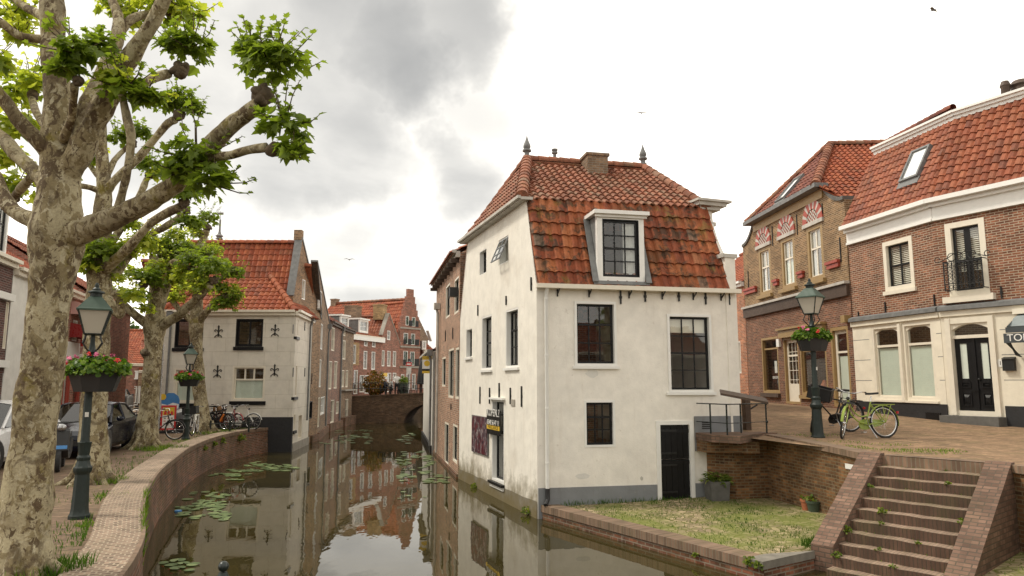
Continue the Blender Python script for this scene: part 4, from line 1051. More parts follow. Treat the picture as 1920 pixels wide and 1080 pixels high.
# ---------------------------------------------------------------- houses in rows
def bevel_coping(mb, W, a, b, w=.34, t=.09, d0=.04):
    """sloped coping bar from (s,z) a to b on top of a gable"""
    p, q = W.pt(a[0], a[1], d0), W.pt(b[0], b[1], d0); dv = (q - p); n = dv.normalized().cross(W.N); n = n if n.z > 0 else -n
    mb.obox(p, dv, -W.N * w, n * t)
def house(name, label, P, Q, z0, eave, ridge_z, wall_m, roof_m='tile_red', depth=8, style='side', wins=(), group=None, apex=None, gutter='cream', tw=.25, rh=.33, S=4, back=True, cat='house', coping='lead', eaves_oh=.15, eave2=None, sides=True, wallname='wall', d=0.0, thick=.3, ws=None, hip=None):
    W = Wall(P, Q); L = W.L
    root = thing(name, label, cat, (P[0], P[1], z0), 0, group)
    boxes = []
    for w in wins:
        boxes.append(W.box(*w[0]) if len(w[0]) == 4 else w[0][:4])
    e2 = eave if eave2 is None else eave2; ap = L / 2 if apex is None else apex
    if style == 'gable': ol = [(0, z0 - .6), (L, z0 - .6), (L, e2), (ap, ridge_z), (0, eave)]
    elif style == 'step':
        n = 5; ol = [(0, z0 - .6), (L, z0 - .6), (L, eave)]
        for k in range(n):
            x = L - (L / 2 - .35) * (k + 1) / n; z = eave + (ridge_z - eave) * (k + 1) / n
            ol += [(x + (L / 2 - .35) / n, z - .0), (x, z)]
        ol += [(L / 2 + .35, ridge_z + .7), (L / 2 - .35, ridge_z + .7)]
        for k in reversed(range(n)):
            x = (L / 2 - .35) * (k + 1) / n; z = eave + (ridge_z - eave) * (k + 1) / n
            ol += [(x, z), (x - (L / 2 - .35) / n, z)]
        ol += [(0, eave)]
        o2 = []
        for p in ol:
            if not o2 or abs(p[0] - o2[-1][0]) + abs(p[1] - o2[-1][1]) > 1e-4: o2.append(p)
        ol = o2
    else: ol = [(0, z0 - .6), (L, z0 - .6), (L, e2), (0, eave)]
    boxes = [(max(.04, b[0]), max(z0 - .55, b[1]), min(L - .04, b[2]), b[3]) for b in boxes]
    mb = MB(); W.solid(mb, ol, boxes, thick); mb.build(wallname, M[wall_m], root)
    for w, b in zip(wins, boxes):
        o = dict(w[1]) if len(w) > 1 else {}
        nm = o.pop('kind', 'window')
        window(root, W, b, name=nm, **{**dict(frame='cream', sash='cream', fw=.05, sw=.032, grid=(2, 2), mb_=.022, rec=.035, back=True), **o})
    p = lambda s, z, d: W.pt(s, z, d)
    mb = MB()
    if sides:
        shell(mb, [p(L, 0, -.01), p(L, 0, -depth), p(0, 0, -depth), p(0, 0, -.01)], z0 - .6, min(eave, e2) - .02)
    rf = MB()
    if style in ('gable', 'step'):
        zr = ridge_z - (.25 if style == 'gable' else .5); z1, z2 = eave - .22, e2 - .22
        tiles(rf, [p(0, z1, -depth), p(0, z1, -.28), p(ap, zr, -.28), p(ap, zr, -depth)], tw, rh, S)
        tiles(rf, [p(L, z2, -.28), p(L, z2, -depth), p(ap, zr, -depth), p(ap, zr, -.28)], tw, rh, S)
        mb.face([p(0, z1, -depth), p(L, z2, -depth), p(ap, zr, -depth)])
    else:
        zr = ridge_z; h = depth / 2; a0 = hip if hip else 0
        tiles(rf, [p(-.0, eave, eaves_oh), p(L, e2, eaves_oh), p(L - a0, zr, -h), p(a0, zr, -h)], tw, rh, S)
        tiles(rf, [p(L, e2, -depth), p(0, eave, -depth), p(a0, zr, -h), p(L - a0, zr, -h)], tw, rh, S)
        if hip:
            tiles(rf, [p(L, e2, eaves_oh), p(L, e2, -depth), p(L - a0, zr, -h)], tw, rh, S); tiles(rf, [p(0, eave, -depth), p(0, eave, eaves_oh), p(a0, zr, -h)], tw, rh, S)
        else:
            mb.face([p(.01, eave - .02, 0), p(.01, eave - .02, -depth), p(.01, zr - .08, -h)]); mb.face([p(L - .01, e2 - .02, -depth), p(L - .01, e2 - .02, 0), p(L - .01, zr - .08, -h)])
    if mb.f: mb.build('side_wall', M[wall_m], root)
    roof = rf.build('roof', M[roof_m], root, smooth=38)
    rg = MB()
    if style in ('gable', 'step'): ridge(rg, p(ap, zr, -depth), p(ap, zr, -.3), .13)
    else:
        ridge(rg, p(a0, zr, -h), p(L - a0, zr, -h), .13)
        if hip: ridge(rg, p(L, e2, eaves_oh), p(L - a0, zr, -h), .13); ridge(rg, p(0, eave, eaves_oh), p(a0, zr, -h), .13)
    rg.build('ridge_tiles', M[roof_m], roof, smooth=40)
    if style == 'gable' and coping:
        c = MB(); bevel_coping(c, W, (0, eave), (ap, ridge_z)); c.build('coping', M[coping], root)
        c = MB(); bevel_coping(c, W, (L, e2), (ap, ridge_z)); c.build('coping', M[coping], root)
    if style == 'side' and gutter:
        c = MB(); a, b = p(0, eave - .16, .003), p(L, e2 - .16, .003)
        c.obox(a, b - a, W.N * .14, V((0, 0, .2))); a, b = p(0, eave - .02, .12), p(L, e2 - .02, .12); c.obox(a, b - a, W.N * .14, V((0, 0, .1)))
        c.build('gutter', M[gutter], root)
    return root, W, roof
def pipe(root, W, u, z0, z1, m='lead', r=.05, v=700):
    s = W.px(u, v)[0]; q = MB(); q.tube([W.pt(s, z0, .09), W.pt(s, z1 - .3, .09), W.pt(s, z1, .16)], r, 8)
    q.lb(W, s - .13, s + .13, z1 - .05, z1 + .22, .03, .26); q.build('downpipe', M[m], root, smooth=40)
def chimney(root, W, s, d, z0, z1, w=.6, m='brick_grey'):
    q = MB(); q.lb(W, s - w / 2, s + w / 2, z0, z1 - .12, d - w / 2, d + w / 2); q.lb(W, s - w / 2 - .05, s + w / 2 + .05, z1 - .12, z1, d - w / 2 - .05, d + w / 2 + .05)
    return q.build('chimney', M[m], root)
K = lambda *a, **o: (a, o)
GC = 'old brick houses rising straight from the left side of the canal'
# cream house facing us at the head of the quay
PF = V((-15.6, 31.4, 0)); p0 = V((-9.59, 31.4, 0)); p1 = V((-9.99, 35.4, 0))
WQ = Wall(PF, p0); EV = WQ.px(500, 585)[1]
big = dict(frame='black', sash='black', fw=.06, sw=.06, grid=(2, 1), mb_=.08, rec=.06, sill='black', sillh=.16, back=False)
gnd = dict(frame='cream', sash='cream', fw=.08, sw=.05, grid=(1, 1), rec=.06, sill='black', sillh=.17, back=False)
lw, WQ, lroof = house('cream_house', 'cream rendered house with black fleur wall anchors at the head of the left quay', (PF.x, PF.y), (p0.x, p0.y), 1.0, EV, WQ.px(420, 512, -2.0)[1], 'plaster_grey', 'tile_new', 3.7, 'side', [
    (((442, 598, 493, 650)), big), ((328, 598, 381, 652), big),
    ((435, 686, 497, 752), dict(gnd, trans=(.62,), topdiv=3, curtain=('blind', 0, 1, 0, .60, 'frosted'))), ((325, 690, 384, 756), dict(gnd, trans=(.62,), topdiv=3, curtain=('blind', 0, 1, 0, .60, 'frosted')))],
    hip=2.0, gutter='cream', tw=.24, rh=.3, S=5, eaves_oh=.12, sides=False)
WQs = Wall(p0, p1); lsw = [((550, 594, 560, 631), K()[1]), ((549.5, 683, 557, 744), {}), ((549.5, 775, 554, 807), {}), ((559, 776, 566.5, 823), {})]
bx = [WQs.box(*w[0]) for w in lsw]; bx = [(max(.06, b_[0]), b_[1], b_[2], b_[3]) for b_ in bx]
mb = MB(); WQs.solid(mb, [(.036, -1), (WQs.L, -1), (WQs.L, EV), (.036, EV)], bx, .3); mb.build('canal_wall', M['plaster_grey'], lw)
for k, b in enumerate(bx):
    if k == 3: window(lw, WQs, b, 'cream', 'cream', .07, .05, (1, 2), .04, .1, back=True, name='door')
    else: window(lw, WQs, b, 'cream', 'cream', .07, .05, (2, 2), .03, .07, sill='black', back=True, sillh=.13)
mb = MB(); q0 = WQ.px(462, 782)[1]; mb.lb(WQ, 0, WQ.L + .02, -1, q0, .003, .025); mb.lb(WQs, .002, .16, -1, q0, .003, .025); mb.build('black_plinth', M['plinth_black'], lw)
mb = MB(); mb.lb(WQs, .17, WQs.L, -1, .35, .003, .05); mb.build('footing', M['stone'], lw)
c = MB(); c.lb(WQs, -.14, WQs.L, EV - .16, EV + .04, .003, .14); c.lb(WQs, -.26, WQs.L, EV - .02, EV + .08, .14, .26); c.build('gutter', M['cream'], lw)
for (u, v) in ((410, 622), (516, 620), (408, 697), (515, 695)):
    s, z = WQ.px(u, v); q = MB(); q.lb(WQ, s - .025, s + .025, z - .22, z + .22, .004, .03)
    q.prism([WQ.pt(s, z + .3, .004), WQ.pt(s - .05, z + .2, .004), WQ.pt(s + .05, z + .2, .004)], WQ.N * .026)
    for sg in (-1, 1):
        q.tube([WQ.pt(s, z - .02, .02), WQ.pt(s + sg * .08, z + .07, .02), WQ.pt(s + sg * .15, z + .1, .02), WQ.pt(s + sg * .18, z + .04, .02), WQ.pt(s + sg * .14, z + .0, .02)], .018, 6)
        q.tube([WQ.pt(s, z - .1, .02), WQ.pt(s + sg * .07, z - .16, .02), WQ.pt(s + sg * .14, z - .2, .02), WQ.pt(s + sg * .15, z - .26, .02)], .018, 6)
    q.build('wall_anchor', M['iron'], lw)
for (u, v) in ((547 + 2, 617), (571, 612), (549, 698), (571, 698)):
    s, z = WQs.px(u, v); q = MB(); q.lb(WQs, s - .05, s + .05, z - .2, z + .2, .004, .03); q.build('wall_anchor', M['iron'], lw)
pipe(lw, WQs, 575.5, 1.2, EV - .1); pipe(lw, WQ, 316, 1.0, EV - .2)
# tall gabled house behind it
pG = V((-10.12, 32.55, 0)); p2 = V((-10.16, 37.65, 0)); WG = Wall(pG, p2)
apz = WG.px(565, 446)[1]; aps = WG.px(565, 470)[0]
h2, W2_, r2 = house('gabled_house', 'tall brick house with grey lead gable edge behind the cream house', (pG.x, pG.y), (p2.x, p2.y), .0, WG.px(552, 556)[1], apz, 'brick_tan', 'tile_new', 5.3, 'gable',
    [((566.5, 524, 572.5, 562), dict(frame='white')), ((575, 595, 580.5, 636), dict(frame='black', sash='black')), ((576, 671, 582, 724), dict(frame='black', sash='black')), ((580, 752, 585.5, 785), dict(frame='black', sash='black'))], GC, apex=aps, eave2=WG.px(584, 593)[1], S=5, tw=.24, rh=.3)
q = MB(); q.lb(W2_, aps - .16, aps + .16, apz - .1, apz + .38, -.34, .03); q.build('gable_top', M['brick_tan'], h2)
pipe(h2, W2_, 577.5, .6, WG.px(577.5, 600)[1]); anchors(h2, W2_, [(583, 640, 660), (584.5, 700, 720), (570, 575, 590)])
q = MB(); wv = atY(411, 450, 35.6); q.lathe(wv - up3 * .25, [(.05, 0), (.05, .25), (.2, .3), (.12, .38), (.2, .46), (.09, .55), (.05, .7), (.04, 1.3), (.012, 1.35), (.012, 1.75)], 8)
q.obox(wv + up3 * 1.32 - V((.16, 0, 0)), V((.3, 0, 0)), V((0, .02, 0)), V((0, 0, .12))); tag(q.build('weather_vane', M['lead']), 'slim ornamental spire with weather vane above the orange roof ridge', 'weather vane')
# narrow gabled house
p3 = V((-11.35, 44.3, 0)); W3 = Wall(p2, p3)
h3, W3, _ = house('gabled_house', 'narrow tall brick house with pointed gable and white upper windows', (p2.x, p2.y), (p3.x, p3.y), 0, W3.px(589.5, 578)[1], W3.px(593.5, 489)[1], 'brick_grey', 'tile_red', 8, 'gable', [
    ((593, 538, 600.5, 577), dict(frame='white', sash='white')), ((595, 604, 605, 654), dict(frame='white', sash='white', grid=(2, 3))), ((595, 673, 602, 726), dict(frame='white', sash='white')), ((601, 744, 608.5, 777), dict(frame='white', sash='white')), ((593, 746, 599, 801), dict(kind='door', grid=(1, 2)))], GC,
    apex=W3.px(593.5, 520)[0], eave2=W3.px(603, 600)[1])
pipe(h3, W3, 611, .5, W3.px(611, 612)[1], 'lead')
# two eaves houses
p4 = V((-11.74, 49.3, 0)); p5 = V((-11.9, 53.4, 0)); W4 = Wall(p3, p4)
e4 = W4.px(625, 606)[1]
h4, W4, _ = house('canal_house', 'reddish brick canal house under a brown tiled roof', (p3.x, p3.y), (p4.x, p4.y), 0, e4, e4 + 2.3, 'brick_mauve', 'tile_dark', 7, 'side', [
    ((621.5, 614, 627.5, 658), {}), ((616.5, 677, 622, 730), {}), ((626.5, 677, 632, 728.5), {}), ((620, 750, 626.5, 793), dict(kind='door', grid=(1, 2))), ((630, 753, 635, 776), {})], GC, gutter='wood_dark')
pipe(h4, W4, 637, .4, e4 - .2, 'lead', .06)
h5, W5, _ = house('canal_house', 'grey brown brick canal house beside the bridge abutment', (p4.x, p4.y), (p5.x, p5.y), 0, e4, e4 + 2.1, 'brick_grey', 'tile_dark', 7, 'side', [
    ((642.5, 638, 648, 674), {}), ((641, 694, 645, 726), {}), ((648, 694, 652.5, 726), {}), ((647, 748, 652.5, 789), dict(kind='door', grid=(1, 2))), ((644, 620, 647.5, 630), {})], GC, gutter='wood_dark')
q = MB(); s0 = .1; q.lb(W5, .05, W5.L - .05, W5.px(650, 730)[1] - .1, W5.px(650, 730)[1], .003, .28); q.build('ledge', M['stone'], h5)
mb = MB(); mb.lb(W4, 0, W4.L, -1, .45, .003, .2); mb.build('footing', M['brick_quay'], h4)
mb = MB(); mb.lb(W5, 0, W5.L, -1, .6, .003, .35); mb.build('footing', M['brick_quay'], h5)
mb = MB(); mb.lb(W3, 0, W3.L, -1, .4, .003, .12); mb.build('footing', M['brick_quay'], h3)
mb = MB(); mb.lb(W2_, 3.8, W2_.L, -1, .35, .003, .12); mb.build('footing', M['brick_quay'], h2)
# ------------------------------------------------ bridge
DK = 2.0; BY = 53.5
br = thing('arched_bridge', 'dark brick arched bridge over the far end of the canal', 'bridge', (-8, BY, 0))
WBb = Wall((-12.1, BY), (0.5, BY)); ax0 = WBb.px(757, 790)[0]; axm = ax0 + 2.6; crown = 1.55
ol = [(0, -1.2), (ax0, -1.2)]
for k in range(13):
    an = math.pi * (1 - k / 12); ol.append((axm + 2.6 * math.cos(an), .0 + crown * math.sin(an)))
ol += [(ax0 + 5.2, -1.2), (WBb.L, -1.2), (WBb.L, DK - .05), (axm + 2, DK + .1), (axm, DK + .16), (axm - 2.5, DK + .08), (0, DK - .12)]
mb = MB(); WBb.solid(mb, ol, [], 5.5); mb.build('masonry', M['brick_bridge'], br)
mb = MB(); N = 16
for k in range(N):
    a0_, a1_ = math.pi * (1 - k / N), math.pi * (1 - (k + .93) / N)
    f = lambda a, r: WBb.pt(axm + (2.6 + r) * math.cos(a), (crown + r) * math.sin(a), .0)
    mb.prism([f(a0_, .002), f(a1_, .002), f(a1_, .22), f(a0_, .22)], WBb.N * .03)
mb.build('arch_ring', M['brick_bridge'], br)
mb = MB()
top = [(0, DK - .12), (axm - 2.5, DK + .08), (axm, DK + .16), (axm + 2, DK + .1), (WBb.L, DK - .05)]
for a, b in zip(top, top[1:]): mb.obox(WBb.pt(a[0], a[1] + .003, .06), WBb.pt(b[0], b[1], 0) - WBb.pt(a[0], a[1], 0), -WBb.N * .4, V((0, 0, .1)))
mb.build('coping', M['brick_bridge'], br)
rl = thing('bridge_railing', 'thin dark iron railing along the top of the far bridge', 'railing', (-8, BY, DK))
for k in range(10):
    s = .2 + k * 1.2; q = MB(); q.tube([WBb.pt(s, DK + .1, -.15), WBb.pt(s, DK + .95, -.15)], .025, 5); q.build('post', M['iron'], rl)
for z in (.95, .55):
    q = MB(); q.tube([WBb.pt(0, DK + z, -.15), WBb.pt(12.4, DK + z, -.15)], .022, 5); q.build('rail', M['iron'], rl)
mb = MB(); mb.face([(-16, BY + .3, DK - .05), (-9.2, BY + .3, DK - .05), (-9.2, 110, DK - .05), (-40, 110, DK - .05), (-40, 75, DK - .05), (-16, 60, DK - .05)])
mb.face([(-9.2, BY + .3, DK - .05), (40, BY + .3, DK - .05), (40, BY + 5.4, DK - .05), (-9.2, BY + 5.4, DK - .05)]); mb.face([(-3.0, BY + 5.4, DK - .05), (40, BY + 5.4, DK - .05), (40, 110, DK - .05), (-9.2, 110, DK - .05), (-9.2, 74, DK - .05), (-3, 74, DK - .05)])
kind(mb.build('far_street', M['paving_street']), 'structure')
fq = thing('quay_wall', 'dark far quay wall seen through the bridge arch', 'wall', (-9.2, 66, 0))
mb = MB(); shell(mb, [(-9.2, BY + 5, 0), (-9.2, 74, 0), (-3, 74, 0), (-3, BY + 5, 0)], -1.2, DK - .06); mb.build('wall_face', M['brick_bridge'], fq)
# ------------------------------------------------ houses beyond the bridge
GB = 'houses standing beyond the far bridge'
a6 = atY(655, 740, 55.5); b6 = atY(714, 738, 60.5); W6 = Wall(a6, b6)
e6 = W6.px(685, 631)[1]
h6, W6, r6 = house('terraced_house', 'ochre and red brick house with white cornice and two dormers', (a6.x, a6.y), (b6.x, b6.y), DK, e6, e6 + 1.9, 'brick_red', 'tile_red', 7, 'side', [
    ((682.8, 634, 689.3, 649), dict(frame='white', sash='white')), ((697.8, 636.7, 704.3, 651), dict(frame='white', sash='white')), ((660.5, 646.3, 667.5, 682), dict(frame='white', sash='white')), ((681.5, 658, 688.5, 692.4), dict(frame='white', sash='white')), ((696.5, 659.5, 703.3, 693.2), dict(frame='white', sash='white')),
    ((663, 694, 670.6, 739), dict(kind='door', grid=(1, 2), frame='white')), ((674.2, 703.6, 682.8, 735.7), dict(frame='white')), ((684, 703.6, 691, 737.8), dict(kind='door', grid=(1, 2), frame='white'))], GB)
q = MB(); q.lb(W6, -.1, W6.L + .1, e6 - .36, e6 + .06, .003, .25); q.build('cornice', M['white'], h6)
q = MB(); s = W6.px(672, 700)[0]; q.W = None
W6.solid(q, [(0.02, e6 - .56), (0.02, DK + 2.35), (s, DK + 2.35), (s, e6 - .56)][::-1], [(max(.06, W6.box(660.5, 646.3, 667.5, 682)[0]), W6.box(660.5, 646.3, 667.5, 682)[1], W6.box(660.5, 646.3, 667.5, 682)[2], W6.box(660.5, 646.3, 667.5, 682)[3])], .02, d=.02); q.build('ochre_facing', M['brick_ochre'], h6)
for b in ((681, 600, 697, 624), (646, 593, 661, 615)):
    bb = W6.box(*b); Wd6 = Wall(W6.pt(0, 0, -.35), W6.pt(1, 0, -.35)); q = MB(); q.lb(Wd6, bb[0], bb[2], bb[1], bb[3], -1.6, -.12); dmr = q.build('dormer', M['lead'], h6)
    window(dmr, Wd6, (bb[0], bb[1], bb[2], bb[3]), 'white', 'white', .12, .05, (2, 2), .03, .0, name='dormer_window', proud=.03, back=False)
    q = MB(); q.lb(Wd6, bb[0] - .1, bb[2] + .1, bb[3] + .006, bb[3] + .13, -1.7, .14); q.build('dormer_roof', M['white'], dmr)
a7 = b6; b7 = atY(748, 738, 64.5); W7 = Wall(a7, b7); ap7 = W7.px(729, 600)[0]
h7, W7, _ = house('gabled_house', 'red brick house with plain pointed gable beyond the bridge', (a7.x, a7.y), (b7.x, b7.y), DK, W7.px(712.5, 628)[1], W7.px(729, 588)[1], 'brick_red', 'tile_red', 9, 'gable', [
    ((726, 620, 731.8, 637.5), dict(frame='white', sash='white')), ((714.9, 657, 721, 686.7), dict(frame='white')), ((726, 658, 732.3, 687), dict(frame='white')), ((736.7, 658.7, 742.7, 687.7), dict(frame='white')),
    ((726, 699, 733.3, 735), dict(frame='white', kind='door', grid=(1, 2))), ((736.5, 699, 743, 714), dict(frame='white')), ((714, 699, 724, 712), dict(frame='white'))], GB, apex=ap7, eave2=W7.px(747, 645)[1], coping='stone')
chimney(h7, W7, ap7 - .1, -.8, W7.px(729, 600)[1], W7.px(729, 571)[1], .9, 'brick_ochre'); chimney(h7, W7, ap7 - 1.9, -2.5, W7.px(714, 600)[1], W7.px(712, 572)[1], 1.1, 'brick_grey')
q = MB(); bb = W7.box(717, 706, 725, 715); q.lb(W7, bb[0], bb[2], bb[1], bb[3], .02, .06); q.build('shop_board', M['cable'], h7); q = MB(); q.lb(W7, bb[0], bb[2], bb[3] + .01, bb[3] + .3, .02, .06); q.build('shop_board', M['yellow'], h7)
a8 = V((b7.x, b7.y, 0)); b8 = atY(786, 738, 66.5); W8 = Wall(a8, b8)
sh = dict(frame='white', sash='shutter', grid=(2, 2))
h8, W8, r8 = house('stepped_gable_house', 'tall stepped gable house with black and green shutters beyond the bridge', (a8.x, a8.y), (b8.x, b8.y), DK, W8.px(767, 618)[1], W8.px(769, 556)[1], 'brick_red', 'tile_new', 14, 'step', [
    ((760.6, 592.6, 767, 610), sh), ((772.2, 594.7, 779, 612), sh), ((756.7, 624.5, 765.2, 645.2), sh), ((770.4, 625.8, 778.2, 646.5), sh), ((756, 658, 764.5, 684), sh), ((769, 659.5, 777.4, 685), sh),
    ((752, 701.5, 758, 716), dict(frame='white')), ((761, 701, 769, 730), dict(frame='white')), ((772.5, 701, 779, 730), dict(frame='white', kind='door', grid=(1, 2)))], GB, S=4, tw=.3, rh=.4)
for b in ((766.5, 601, 772.5, 611), (779, 602, 784, 613), (765, 635.5, 770.3, 646), (778, 636.5, 785, 647), (764.5, 673, 769, 685), (777.5, 673, 785, 686), (756.7, 636, 760.6, 645), (756, 674, 760, 684)):
    bb = W8.box(*b); q = MB(); q.lb(W8, bb[0], min(bb[2], W8.L), bb[1], bb[3], .02, .06); q.build('shutter', M['black'], h8)
for z in (W8.px(765, 617)[1], W8.px(765, 652)[1], W8.px(765, 690)[1]):
    q = MB(); q.lb(W8, 0, W8.L, z, z + .16, .003, .08); q.build('stone_band', M['stone'], h8)
for k in range(10):
    z = W8.px(765, 618)[1] + (k - 5) * .75; q = MB()
    for s_ in (0.0, W8.L - .28): q.lb(W8, s_, s_ + .28, z, z + .22, .003, .012)
    q.build('quoin_block', M['stone'], h8) if DK + .5 < z < W8.px(765, 618)[1] - .3 and False else None
# its long roof reaching left behind the others
pr0, pr1 = atY(768, 562, 67.5), atY(622, 570, 71.5); zr_ = (pr0.z + pr1.z) / 2
lr = thing('long_roofed_building', 'long building with broad orange tiled roof behind the red gable', 'house', (pr1.x, pr1.y, DK), 0, GB)
mb = MB(); dn = V((.0, -1, 0)); Wl = Wall((pr1.x, pr1.y), (pr0.x, pr0.y)); zlow = 7.2; run = 3.6
tiles(mb, [Wl.pt(0, zlow, run), Wl.pt(Wl.L, zlow, run), Wl.pt(Wl.L, zr_, 0), Wl.pt(0, zr_, 0)], .3, .4, 4)
tiles(mb, [Wl.pt(Wl.L, zlow, -run), Wl.pt(0, zlow, -run), Wl.pt(0, zr_, 0), Wl.pt(Wl.L, zr_, 0)], .3, .4, 4); rr = mb.build('roof', M['tile_new'], lr, smooth=38)
mb = MB(); shell(mb, [Wl.pt(0, 0, run - .2), Wl.pt(Wl.L, 0, run - .2), Wl.pt(Wl.L, 0, -run + .2), Wl.pt(0, 0, -run + .2), Wl.pt(0, 0, run - .2)], DK - .5, zlow)
mb.face([Wl.pt(0, zlow, -run), Wl.pt(0, zlow, run), Wl.pt(0, zr_ - .1, 0)]); mb.face([Wl.pt(Wl.L, zlow, run), Wl.pt(Wl.L, zlow, -run), Wl.pt(Wl.L, zr_ - .1, 0)]); mb.build('wall', M['brick_grey'], lr)
mb = MB(); ridge(mb, Wl.pt(0, zr_, 0), Wl.pt(Wl.L, zr_, 0), .16, .5); mb.build('ridge_tiles', M['tile_upper'], rr, smooth=40)
chimney(lr, Wl, .4, 0, zr_ - .4, zr_ + .5, .6)
a9 = V((b8.x + .1, b8.y + 1.5, 0)); b9 = atY(812, 738, 69); W9 = Wall(a9, b9)
h9, W9, _ = house('terraced_house', 'low brick house with orange roof right of the stepped gable', (a9.x, a9.y), (b9.x, b9.y), DK, W9.px(795, 657)[1], W9.px(795, 623)[1] + .5, 'brick_red', 'tile_new', 7, 'side', [((787.5, 667, 793.5, 679), dict(frame='white')), ((787, 697, 795, 728), dict(frame='white'))], GB)
bb = W9.box(791.7, 639, 798.7, 656); q = MB(); q.lb(W9, bb[0], bb[2], bb[1], bb[3], -1.2, -.1); dmr = q.build('dormer', M['lead'], h9); window(dmr, W9, bb, 'white', 'white', .1, .05, (2, 2), .03, .0, name='dormer_window', proud=.04)
q = MB(); bevel_coping(q, W9, (W9.px(802, 640)[0], W9.px(802, 620)[1]), (W9.px(809, 640)[0], W9.px(809, 640)[1])); q.build('white_verge', M['white'], h9)
# ------------------------------------------------ right bank behind the white house
C2 = V((-3.32, 31.0, 0)); Wb = Wall(C2, C1)
eb = Wb.px(860, 484)[1]; eb = (eb + Wb.px(812, 540)[1]) / 2
wk_ = dict(frame='cream', sash='black', fw=.07, grid=(2, 3))
bh, Wb, _ = house('brick_warehouse', 'pale orange brick house with bracketed eaves adjoining the white house on the canal', (C2.x, C2.y), (C1.x - .02, C1.y + .02), 0, eb, eb + 2.4, 'brick_canal', 'tile_red', 9, 'side', [
    ((836, 534, 843.7, 595), wk_), ((852, 521, 860, 587), wk_), ((829, 669.5, 835.5, 725), dict(wk_, grid=(2, 2))), ((841, 654, 850.6, 746), dict(wk_, grid=(2, 3))), ((854, 652, 861, 748), dict(wk_, grid=(2, 3))),
    ((833.5, 792, 841, 872), dict(wk_, grid=(2, 4))), ((849, 796, 857.5, 868), dict(wk_, grid=(2, 4)))], None, gutter='stone_weathered', eaves_oh=.3)
for k in range(9):
    s = .3 + k * (Wb.L - .6) / 8; q = MB(); q.lb(Wb, s - .05, s + .05, eb - .3, eb - .17, .003, .3); q.build('eave_bracket', M['wood_dark'], bh)
pipe(bh, Wb, 824, .2, Wb.px(824, 580)[1], 'stone_weathered', .05); anchors(bh, Wb, [(836, 620, 640), (850, 615, 636), (846.5, 757, 768)])
mb = MB(); mb.lb(Wb, 0, Wb.L, -1, .12, .003, .06); mb.build('footing', M['brick_quay'], bh)
q = MB(); bb = Wb.box(857, 540, 869, 553); sx = Wb.L - .35; q.lb(Wb, sx - .25, sx + .1, bb[1], bb[1] + .3, .02, .3); q.build('flood_lamp', M['iron'], bh)
far = V((-5.0, 40.5, 0)); Ww = Wall(far, C2 + V((-.12, .05, 0)))
h10, Ww, _ = house('white_canal_building', 'white rendered canal building just past the pale brick house', (far.x, far.y), (C2.x - .12, C2.y + .05), 0, 4.35, 6.2, 'plaster_far', 'tile_dark', 8, 'side', [((805, 735, 808.5, 780), dict(frame='black', sash='black', grid=(1, 2)))], None, gutter='stone_weathered')
pipe(h10, Ww, 811.5, .3, 4.2, 'lead', .05)
mb = MB(); mb.lb(Ww, 0, Ww.L, -1, .3, .003, .08); mb.build('footing', M['plinth_black'], h10)
sp = Ww.pt(Ww.L - .45, 0, 0)
tk = thing('sale_sign', 'yellow and white projecting TE KOOP sign by the bridge', 'sign', sp + V((-.1, 0, 3.3)))
Wt = Wall(sp + V((-.42, -.22, 0)), sp + V((-.02, -.16, 0))); bb = (0, Wt.px(804, 700)[1], Wt.L, Wt.px(804, 668)[1])
q = MB(); q.lb(Wt, bb[0], bb[2], bb[1], bb[3], -.03, 0); q.build('board', M['white'], tk); h_ = bb[3] - bb[1]
q = MB(); q.lb(Wt, bb[0], bb[2], bb[3] - .2 * h_, bb[3], .001, .005); q.build('yellow_band', M['yellow'], tk); q = MB(); q.lb(Wt, bb[0], bb[2], bb[1], bb[1] + .14 * h_, .001, .005); q.build('yellow_band', M['yellow'], tk)
q = MB(); q.lb(Wt, bb[0], bb[2], bb[1] + .14 * h_, bb[1] + .26 * h_, .001, .005); q.build('black_band', M['black'], tk)
q = MB(); q.prism([Wt.pt(Wt.L / 2 + .13 * math.cos(a / 12 * 6.283), bb[1] + .58 * h_ + .13 * math.sin(a / 12 * 6.283), .001) for a in range(12)], Wt.N * .004); q.build('round_mark', M['yellow'], tk)
text('lettering', 'TE KOOP', .095, M['black'], tk, wallM(Wt, Wt.L / 2, bb[3] - .1 * h_, .006), .001)
q = MB(); q.tube([Wt.pt(Wt.L - .05, bb[3] - .1, -.02), Wt.pt(Wt.L + .25, bb[3] - .1, -.02)], .015, 5); q.build('bracket', M['iron'], tk)
# ------------------------------------------------ street on the far left
GL = 'houses lining the street on the far left'
dl = V((-.287, .958, 0)); L0 = V((-14.9, 20.6, 0))
at_ = lambda t: L0 + dl * t
W_ = Wall(at_(-7), at_(.6)); e1 = W_.px(20, 492)[1]
l1, W_, _ = house('dark_brick_house', 'dark red brick house with white bands at the far left edge', at_(-7)[:2], at_(.6)[:2], 1.0, e1, e1 + 3.2, 'brick_dark', 'tile_new', 8, 'side', [((8, 566, 23, 655), dict(grid=(1, 2), curtain=('blind', 0, 1, .5, 1, 'blind'), back=False)), ((-60, 570, -38, 660), dict(grid=(1, 2))), ((4, 700, 17, 752), dict(kind='door', frame='white', sash='white', grid=(1, 2)))], GL)
for (v0, v1) in ((553, 566), (677, 690)):
    z0_, z1_ = W_.px(20, v1)[1], W_.px(20, v0)[1]; q = MB(); q.lb(W_, 0, W_.L, z0_, z1_, .003, .14); q.build('white_band', M['white'], l1)
